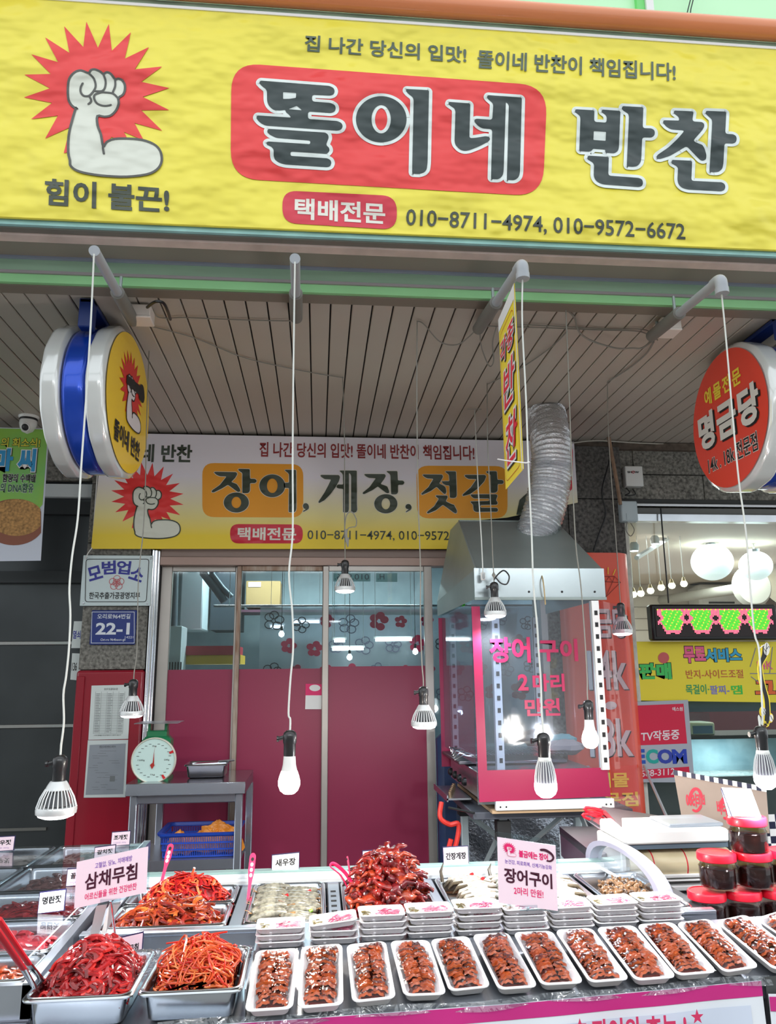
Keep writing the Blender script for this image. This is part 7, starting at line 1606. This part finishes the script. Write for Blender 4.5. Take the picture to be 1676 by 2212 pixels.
# ======================= inside the jeweller's =======================
glob = emit_mat('milky_globe_glow', (236, 246, 244), .92)
for lab, x, y, w in (('large milky globe lamp inside the jeweller window', 1538, 1214, 84), ('smaller milky globe lamp near the picture edge in the jeweller window', 1632, 1222, 66)):
    Y = 5.6; p = P(x, y, Y); r = abs(P(x+w/2, y, Y).x-p.x)*.98; t = thing('globe_lamp', lab, 'lamp', (p.x, p.y, p.z-r)); MB().lathe([(r*math.sin(math.pi*i/16)+1e-5, -r*math.cos(math.pi*i/16)*.92) for i in range(17)], 36, p, glob).build('globe', t, ang=180); MB().lathe([(r*.3, r*.85), (r*.32, r*1.05)], 20, p, g['chrome']).build('cap', t); MB().tube([p+Vector((0, 0, r)), (p.x, p.y, 2.52)], .006, 6, g['white']).build('stem', t)
smb = emit_mat('warm_bulb_glow', (255, 236, 206), 4.5)
for lab, x, y, yt in (('lowest small pendant bulb at the window post', 1368, 1283, 1210), ('second small pendant bulb from the window post', 1384, 1281, 1195), ('third small pendant bulb from the window post', 1405, 1275, 1190), ('fourth small pendant bulb from the window post', 1428, 1268, 1180), ('fifth small pendant bulb from the window post', 1451, 1264, 1175), ('sixth small pendant bulb, farthest from the window post', 1477, 1260, 1170)):
    p = P(x, y, 5.3); t = thing('pendant_bulb', lab, 'lamp', p+Vector((0, 0, -.03)), 'small pendant bulbs in the jeweller window'); MB().lathe([(0, -.028), (.018, -.022), (.026, -.006), (.022, .008), (.012, .022)], 16, p, smb).build('bulb', t); MB().lathe([(.018, .012), (.012, .03), (.008, .045), (0, .046)], 12, p, mat('brass_cap', (200, 180, 140), .3, .7)).build('cap', t); MB().tube([p+Vector((0, 0, .04)), (p.x, p.y, 2.52)], .003, 5, g['white']).build('cord', t)
tk = thing('track_light', 'ceiling track with white spot heads inside the jeweller window', 'lamp', P(1420, 1180, 5.1)); MB().tube([P(1375, 1205, 5.0), P(1486, 1136, 5.8)], .018, 6, g['white']).build('rail', tk)
for x, y, Y in ((1370, 1190, 5.0), (1415, 1175, 5.2), (1474, 1150, 5.6), (1455, 1155, 5.5)):
    p = P(x, y, Y); MB().lathe([(.03, 0), (.034, .04), (.02, .06)], 14, p, g['white']).build('head', tk); MB().lathe([(0, -.004), (.027, -.002)], 14, p, tubem).build('lens', tk)
ac = thing('air_conditioner', 'white wall air conditioner inside the jeweller shop', 'air conditioner', P(1560, 1290, 8.1)); a, c = P(1512, 1300, 8.1), P(1600, 1262, 8.1); MB().bb((a.x, 8.1, a.z-.05), (c.x, 8.39, c.z), wp, ch=.03).build('body', ac); MB().bb((a.x+.1, 8.09, a.z-.02), (c.x-.1, 8.1, a.z), g['dark']).build('vent', ac, smooth=False)
MB().bb((P(1500, 1280, 8.3).x, 8.33, P(1500, 1262, 8.3).z), (5.1, 8.39, P(1500, 1244, 8.3).z), mat('dark_cornice', (90, 76, 84), .5)).build('cornice_band', label='dark cornice band across the jeweller back wall', cat='cornice')
fa = thing('wall_fan', 'grey wall fan behind the smaller milky globe lamp', 'fan', P(1620, 1270, 6.6)); p = P(1618, 1268, 6.6)
MB().lathe([(.16, 0), (.19, .04), (.16, .08), (.05, .1)], 28, p, mat('fan_grey', (190, 188, 180), .5), Matrix.Rotation(math.pi/2, 3, 'X')).build('guard', fa); MB().tube([p+Vector((.0, .05, 0)), p+Vector((.0, 1.80, .05))], .05, 10, mat('fan_grey', (190, 188, 180))).build('arm', fa)
cl_ = thing('wall_clock', 'round dark wall clock cut by the picture edge in the jeweller shop', 'clock', P(1676, 1260, 6.8)); p = P(1684, 1262, 6.8); MB().lathe([(0, .0), (.22, 0), (.26, .03), (.26, .07), (.22, .08), (.2, .05)], 32, p, mat('bronze_rim', (90, 70, 60), .4, .5), Matrix.Rotation(math.pi/2, 3, 'X')).build('rim', cl_)
MB().flat([ell(0, 0, .2, .2, 30)], Plane(p+Vector((0, -.06, 0))), 0, mat('cream_face', (226, 216, 196), .5)).build('face', cl_, smooth=False)
# siding lines on the far wall
for i in range(9): struct(MB().bb((1.8, 8.385, 1.35+i*.13), (5.1, 8.40, 1.355+i*.13), mat('siding_groove', (150, 140, 132), .7)).build('trim_siding'))
# LED board
ledb = thing('led_sign_board', 'black framed LED board glowing with red and green star pattern', 'sign', P(1540, 1382, 4.50)); Yl = 4.50; Pd = Plane((0, Yl-.026, 0)); a, c = P(1408, 1384, Yl), P(1672, 1306, Yl)
MB().bb((a.x, Yl-.02, a.z), (c.x, Yl+.05, c.z), g['black'], ch=.01).build('case', ledb); MB().bb((a.x+.022, Yl-.0245, a.z+.022), (c.x-.022, Yl-.0195, c.z-.020), mat('led_dark_face', (30, 12, 14), .5)).build('screen', ledb, smooth=False)
RD, GN, YE = MB(), MB(), MB(); rE, gE, yE = emit_mat('led_red', (255, 96, 120), 2.6), emit_mat('led_green', (90, 235, 60), 1.6), emit_mat('led_yellow', (235, 230, 70), 1.8)
nx_, nz_ = 78, 20; lx0, lx1, lz0, lz1 = a.x+.034, c.x-.034, a.z+.030, c.z-.028
for i in range(nx_):
    for j in range(nz_):
        u = (i+.5)/nx_; v = 1-(j+.5)/nz_; ph = (u*4) % 1.0; s = abs(ph-.5)*2
        # four green star bodies, red valleys and diamonds between
        dm = abs(((u*4+.5) % 1.0)-.5)*2/.42+abs(v-.66)/.24
        edge_lo = .06+.5*max(0, s-.45)*2.2+(.03 if s < .15 else 0)
        hue = None
        if dm < .55: hue = None
        elif dm < 1.15: hue = 'r'
        elif v > .93: hue = 'r' if (i*7+j) % 3 else 'y'
        elif v > edge_lo+.12 and s < .86-abs(v-.6)*.6: hue = 'y' if (i*3+j*5) % 7 == 0 else 'g'
        elif v > edge_lo: hue = 'r'
        if hue is None: continue
        x, z = lx0+u*(lx1-lx0), lz0+(j+.5)/nz_*0+(v)*(lz1-lz0); r = .0033; m_ = {'r': rE, 'g': gE, 'y': yE}[hue]
        {'r': RD, 'g': GN, 'y': YE}[hue].add([Pd.at(x-r, z-r, 0), Pd.at(x+r, z-r, 0), Pd.at(x+r, z+r, 0), Pd.at(x-r, z+r, 0)], [(0, 1, 2, 3)], m_)
for q_, nm in ((RD, 'red_dot_print'), (GN, 'green_dot_print'), (YE, 'yellow_dot_print')): tag(q_.build(nm, ledb, smooth=False), kind='stuff')
# hand-painted yellow banner
yb = thing('painted_banner', 'yellow hand-lettered banner with coloured words in the jeweller window', 'banner', P(1530, 1510, 4.64)); Yy = 4.57; Py = Plane((0, Yy, 0))
MB().flat([ppx(Py, [(1362, 1513), (1720, 1518), (1720, 1386), (1368, 1386)])], Py, 0, mat('lemon_sheet', (232, 214, 52), .5)).build('sheet', yb, smooth=False)
def yt(s_, bx, c, n, **k): lettering(yb, s_, Py, bx, mat(n, c, .5), .002, **k)
yt('판매', (1382, 1468, 1448, 1432), (60, 190, 90), 'paint_green', bold=.05, outline=.09, om=g['ink'])
yt('무료', (1478, 1432, 1522, 1396), (232, 96, 140), 'paint_pink', bold=.05, outline=.09, om=g['ink'])
yt('서비스', (1524, 1430, 1600, 1400), (50, 160, 200), 'paint_blue', bold=.05, outline=.09, om=g['ink'])
yt('반지-사이드조절', (1482, 1466, 1604, 1446), (190, 90, 50), 'paint_brown', bold=.01)
yt('목걸이·', (1482, 1500, 1530, 1478), (40, 150, 90), 'paint_dark_green', bold=.02); yt('팔찌-', (1534, 1500, 1574, 1480), (120, 120, 190), 'paint_violet', bold=.02); yt('땜', (1580, 1500, 1602, 1480), (50, 190, 70), 'paint_bright_green', bold=.02)
yt('14K', (1636, 1446, 1668, 1428), (232, 96, 140), 'paint_pink', bold=.01); yt('고', (1632, 1500, 1672, 1470), (226, 100, 40), 'paint_orange', bold=.06, outline=.09, om=g['ink'])
b = MB()
for s_ in ([(1632, 1400), (1620, 1440)], [(1620, 1455), (1676, 1455)], [(1622, 1462), (1650, 1482)], [(1668, 1398), (1662, 1455)]): b.stroke(ppx(Py, s_), .005, Py, .002, gyf)
b.build('line_print', yb, smooth=False); MB().flat([ppx(Py, ell(1433, 1421, 12, 12, 20))], Py, .002, mat('paint_rose', (200, 90, 90), .5)).build('rose_print', yb, smooth=False)
# security board
sec = thing('security_board', 'red and grey security notice board under the yellow painted banner', 'sign', P(1430, 1680, 4.50)); Ys = 4.52; Pz = Plane((0, Ys, 0))
MB().prism(ppx(Pz, [(1378, 1690), (1500, 1690), (1486, 1512), (1375, 1516)]), Pz, -.012, 0, mat('grey_board', (168, 174, 184), .4)).build('board', sec, smooth=False)
MB().flat([ppx(Pz, [(1382, 1610), (1484, 1606), (1476, 1520), (1377, 1524)])], Pz, .001, mat('board_red', (206, 26, 66), .4)).build('red_field_print', sec, smooth=False)
MB().flat([ppx(Pz, [(1385, 1683), (1490, 1677), (1488, 1656), (1384, 1663)])], Pz, .001, mat('board_red', (206, 26, 66))).build('red_field_print', sec, smooth=False)
wl = mat('board_white', (226, 216, 220), .5)
lettering(sec, 'TV작동중', Pz, None, wl, .002, quad=((1384, 1602), (1467, 1597), (1384, 1580)), bold=.02); lettering(sec, '에스원', Pz, (1452, 1536, 1474, 1527), wl, .002, bold=.02); lettering(sec, '1588-3112', Pz, None, wl, .002, quad=((1378, 1679), (1457, 1673), (1378, 1665)), bold=.01)
for s_, x0, x1, c in (('E', 1376, 1392, (30, 80, 170)), ('C', 1396, 1420, (30, 160, 150)), ('O', 1421, 1452, (40, 60, 160)), ('M', 1453, 1482, (30, 60, 170))): lettering(sec, s_, Pz, (x0, 1650, x1, 1618), mat('board_ink_'+s_.lower(), c, .5), .002, bold=.05)
MB().tube([P(1391, 1655, 4.48), P(1440, 1765, 3.9)], .008, 6, mat('pale_metal_stick', (190, 200, 206), .3, .5)).build('metal_stick', label='pale metal stick leaning beside the security board', cat='stick')
# display goods: glass case, small electronic scale, fish tank light
gc_ = thing('glass_showcase', 'brightly lit glass showcase below the banner inside the jeweller window', 'showcase', (2.5, 5.0, 0)); a, c = P(1500, 1690, 4.9), P(1700, 1590, 4.9)
MB().bb((a.x, 4.9, .3), (c.x+.4, 5.3, a.z), mat('showcase_base', (96, 84, 84), .4)).build('base', gc_, smooth=False)
MB().bb((a.x, 5.28, a.z), (c.x+.4, 5.3, c.z), mat('showcase_back', (206, 216, 222), .5, var=.3, vscale=7, col2=(150, 170, 182))).build('back_panel', gc_, smooth=False); MB().bb((a.x, 4.9, a.z), (c.x+.4, 4.905, c.z), g['glass']).build('pane', gc_, smooth=False)
MB().bb((a.x-.01, 4.89, c.z-.01), (c.x+.4, 5.3, c.z+.012), g['dark']).build('top_frame', gc_, smooth=False); MB().bb((a.x, 4.90, a.z), (c.x+.4, 5.28, a.z+.02), mat('pebble_bed', (206, 200, 196), .7, var=.5, vscale=60)).build('pebble_layer', gc_, smooth=False)
l_ = area_light('showcase_light', ((a.x+.3), 5.1, c.z-.02), (.5, .1), 4, (.9, .96, 1)); 
es = thing('counter_scale', 'small beige electronic scale with clear cover on the showcase', 'scale', P(1510, 1585, 4.92)); a2, c2 = P(1488, 1588, 4.95), P(1540, 1560, 4.95)
MB().bb((a2.x, 4.93, a2.z), (c2.x, 5.1, c2.z), mat('beige_plastic', (206, 206, 180), .4), ch=.008).build('body', es); MB().bb((a2.x+.02, 4.925, a2.z+.01), (c2.x-.02, 4.931, c2.z-.02), mat('lcd_blue', (70, 104, 130), .3)).build('display', es, smooth=False); MB().bb((a2.x+.01, 4.95, c2.z), (c2.x-.02, 5.08, c2.z+.06), g['acryl']).build('clear_cover', es, smooth=False)
MB().bb((1.96, 5.7, .4), (4.8, 5.9, 1.42), mat('plum_cabinet', (120, 64, 74), .5)).build('plum_cabinet', label='plum red cabinet front deeper inside the jeweller shop', cat='cabinet')
MB().bb((1.95, 4.63, 1.30), (3.5, 4.66, 1.372), mat('dark_window_band', (60, 72, 84), .4)).build('dark_shelf_band', label='dark shelf band under the yellow painted banner', cat='shelf')
# cardboard box with checkered tape in front of the jeweller window
cb = thing('cardboard_screen', 'flattened carton with red upside-down print and checkered tape edge behind the jars', 'carton', P(1560, 1790, 3.0))
A, B, C, D2 = P(1462, 1790, 3.1), P(1662, 1800, 2.9), P(1648, 1704, 2.9), P(1455, 1668, 3.1)
Uc = (B-A); Uc.z = 0; Pc = Plane(A, Uc, (0, 0, 1)); kf = mat('kraft_carton_light', (160, 142, 130), .7, var=.08, vscale=9)
poly = [Pc.px(*p) for p in ((1478, 1800), (1662, 1800), (1655, 1706), (1455, 1669))]
MB().prism(poly, Pc, -.006, 0, kf).build('sheet', cb, smooth=False)
tz = MB(); tp0, tp1 = Vector(Pc.px(1455, 1669)), Vector(Pc.px(1655, 1706)); n = 20
for i in range(n):
    a_, b3 = tp0.lerp(tp1, i/n), tp0.lerp(tp1, (i+1)/n); tz.prism([(a_.x, a_.y-.008), (b3.x, b3.y-.008), (b3.x, b3.y+.010), (a_.x, a_.y+.010)], Pc, -.008, .003, g['white'] if i % 2 else mat('navy_check', (28, 30, 60), .5))
tz.build('checker_tape_pattern', cb, smooth=False)
rp = mat('carton_red', (206, 50, 70), .6)
for cx, cy in ((1503, 1728), (1570, 1745)):
    b = MB(); e = [(cx+14*math.cos(a)*.9, cy+24*math.sin(a)) for a in [i*.2 for i in range(16, 31)]]; b.stroke(ppx(Pc, e), .012, Pc, .001, rp); e = [(cx+14*math.cos(a)*.9, cy+24*math.sin(a)) for a in [i*.2 for i in range(3, 11)]]; b.stroke(ppx(Pc, e), .010, Pc, .0012, rp)
    text_into(b, '비타500', Pc, (cx-20, cy+14, cx+18, cy-14), .002, rp, bold=.04, mirror=cx < 1540); b.build('red_lettering_print', cb, smooth=False)
# checkered cloth at the picture edge
for i in range(5):
    for j in range(8): pass
ck = thing('checkered_cloth', 'black and white checkered cloth at the edge behind the jars', 'cloth', P(1668, 1900, 2.9)); a = P(1645, 1760, 2.95); n = .026
b = MB(); b2 = MB()
for i in range(7):
    for j in range(11): (b if (i+j) % 2 else b2).bb((a.x+i*n, 2.95, a.z-(j+1)*n), (a.x+(i+1)*n, 2.953, a.z-j*n), g['white'] if (i+j) % 2 else mat('navy_check', (28, 30, 60)))
b.build('white_check_pattern', ck, smooth=False); b2.build('dark_check_pattern', ck, smooth=False)
# eel cutout hanging from the cord
Ye = 2.24; ee = thing('eel_cutout', 'black eel shaped cutout sign with yellow edge hanging by the jeweller window', 'sign', P(1652, 1578, Ye)); Pe = Plane((0, Ye, 0))
ce = crop(1500, 1380, 5.824)
sp1 = catmull([(*p, 0) for p in ce([(905, 90), (880, 200), (830, 330), (840, 480), (870, 620), (905, 760), (915, 900), (912, 1000), (895, 1090)])], 5); wd1 = [14, 9, 5, 5.5, 6, 7, 7.5, 8.5, 7]
def ribbon(grow): 
    L_, R2 = [], []; n_ = len(sp1)
    for i, p in enumerate(sp1):
        q_ = sp1[min(i+1, n_-1)]-sp1[max(i-1, 0)]; q_.normalize(); s_ = Vector((-q_.y, q_.x, 0)); f_ = i/(n_-1)*8; k = int(min(7, f_)); w_ = (wd1[k]+(wd1[k+1]-wd1[k])*(f_-k))*.62+grow; L_.append(p+s_*w_); R2.append(p-s_*w_)
    return [(v.x, v.y) for v in L_+R2[::-1]]
MB().prism([Pe.px(*p) for p in ribbon(2.4)], Pe, -.003, 0, g['yellow']).build('yellow_edge', ee, smooth=False)
MB().flat([[Pe.px(*p) for p in ribbon(0)]], Pe, .001, mat('eel_black', (44, 42, 44), .4)).build('eel_print', ee, smooth=False)
MB().flat([[Pe.px(*p) for p in ell(1655, 1402, 6.5, 14, 20)]], Pe, .002, mat('fin_white', (226, 222, 216), .5)).build('tail_print', ee, smooth=False)
for (cx, cy, rx, ry) in ((1648, 1537, 5, 9), (1665, 1551, 4, 8)):
    MB().flat([[Pe.px(*p) for p in ell(cx, cy, rx+2.5, ry+2.5, 18)]], Pe, -.002, g['yellow']).build('yellow_edge', ee, smooth=False); MB().flat([[Pe.px(*p) for p in ell(cx, cy, rx, ry, 18)]], Pe, .002, mat('fin_white', (226, 222, 216))).build('fin_print', ee, smooth=False)
b = MB()
for s_ in ([(1655, 1390), (1653, 1416)], [(1655, 1402), (1659, 1396)], [(1654, 1408), (1649, 1401)], [(1645, 1532), (1650, 1543)], [(1649, 1531), (1653, 1541)], [(1663, 1546), (1668, 1556)]): b.stroke([Pe.px(*p) for p in s_], .0016, Pe, .003, g['ink'])
b.build('line_print', ee, smooth=False)
b = MB(); b.stroke([Pe.px(*p) for p in ell(1651, 1560, 2, 2, 10)], .0022, Pe, .003, g['yellow'], closed=True); b.stroke([Pe.px(*p) for p in ((1655, 1563), (1658, 1568), (1654, 1570))], .0022, Pe, .003, g['yellow']); b.build('eye_print', ee, smooth=False)
MB().tube([P(1641, 1400, 2.205), P(1650, 1393, Ye)], .0015, 5, g['white']).build('tie', ee)
bpy.data.objects.remove(_TC)
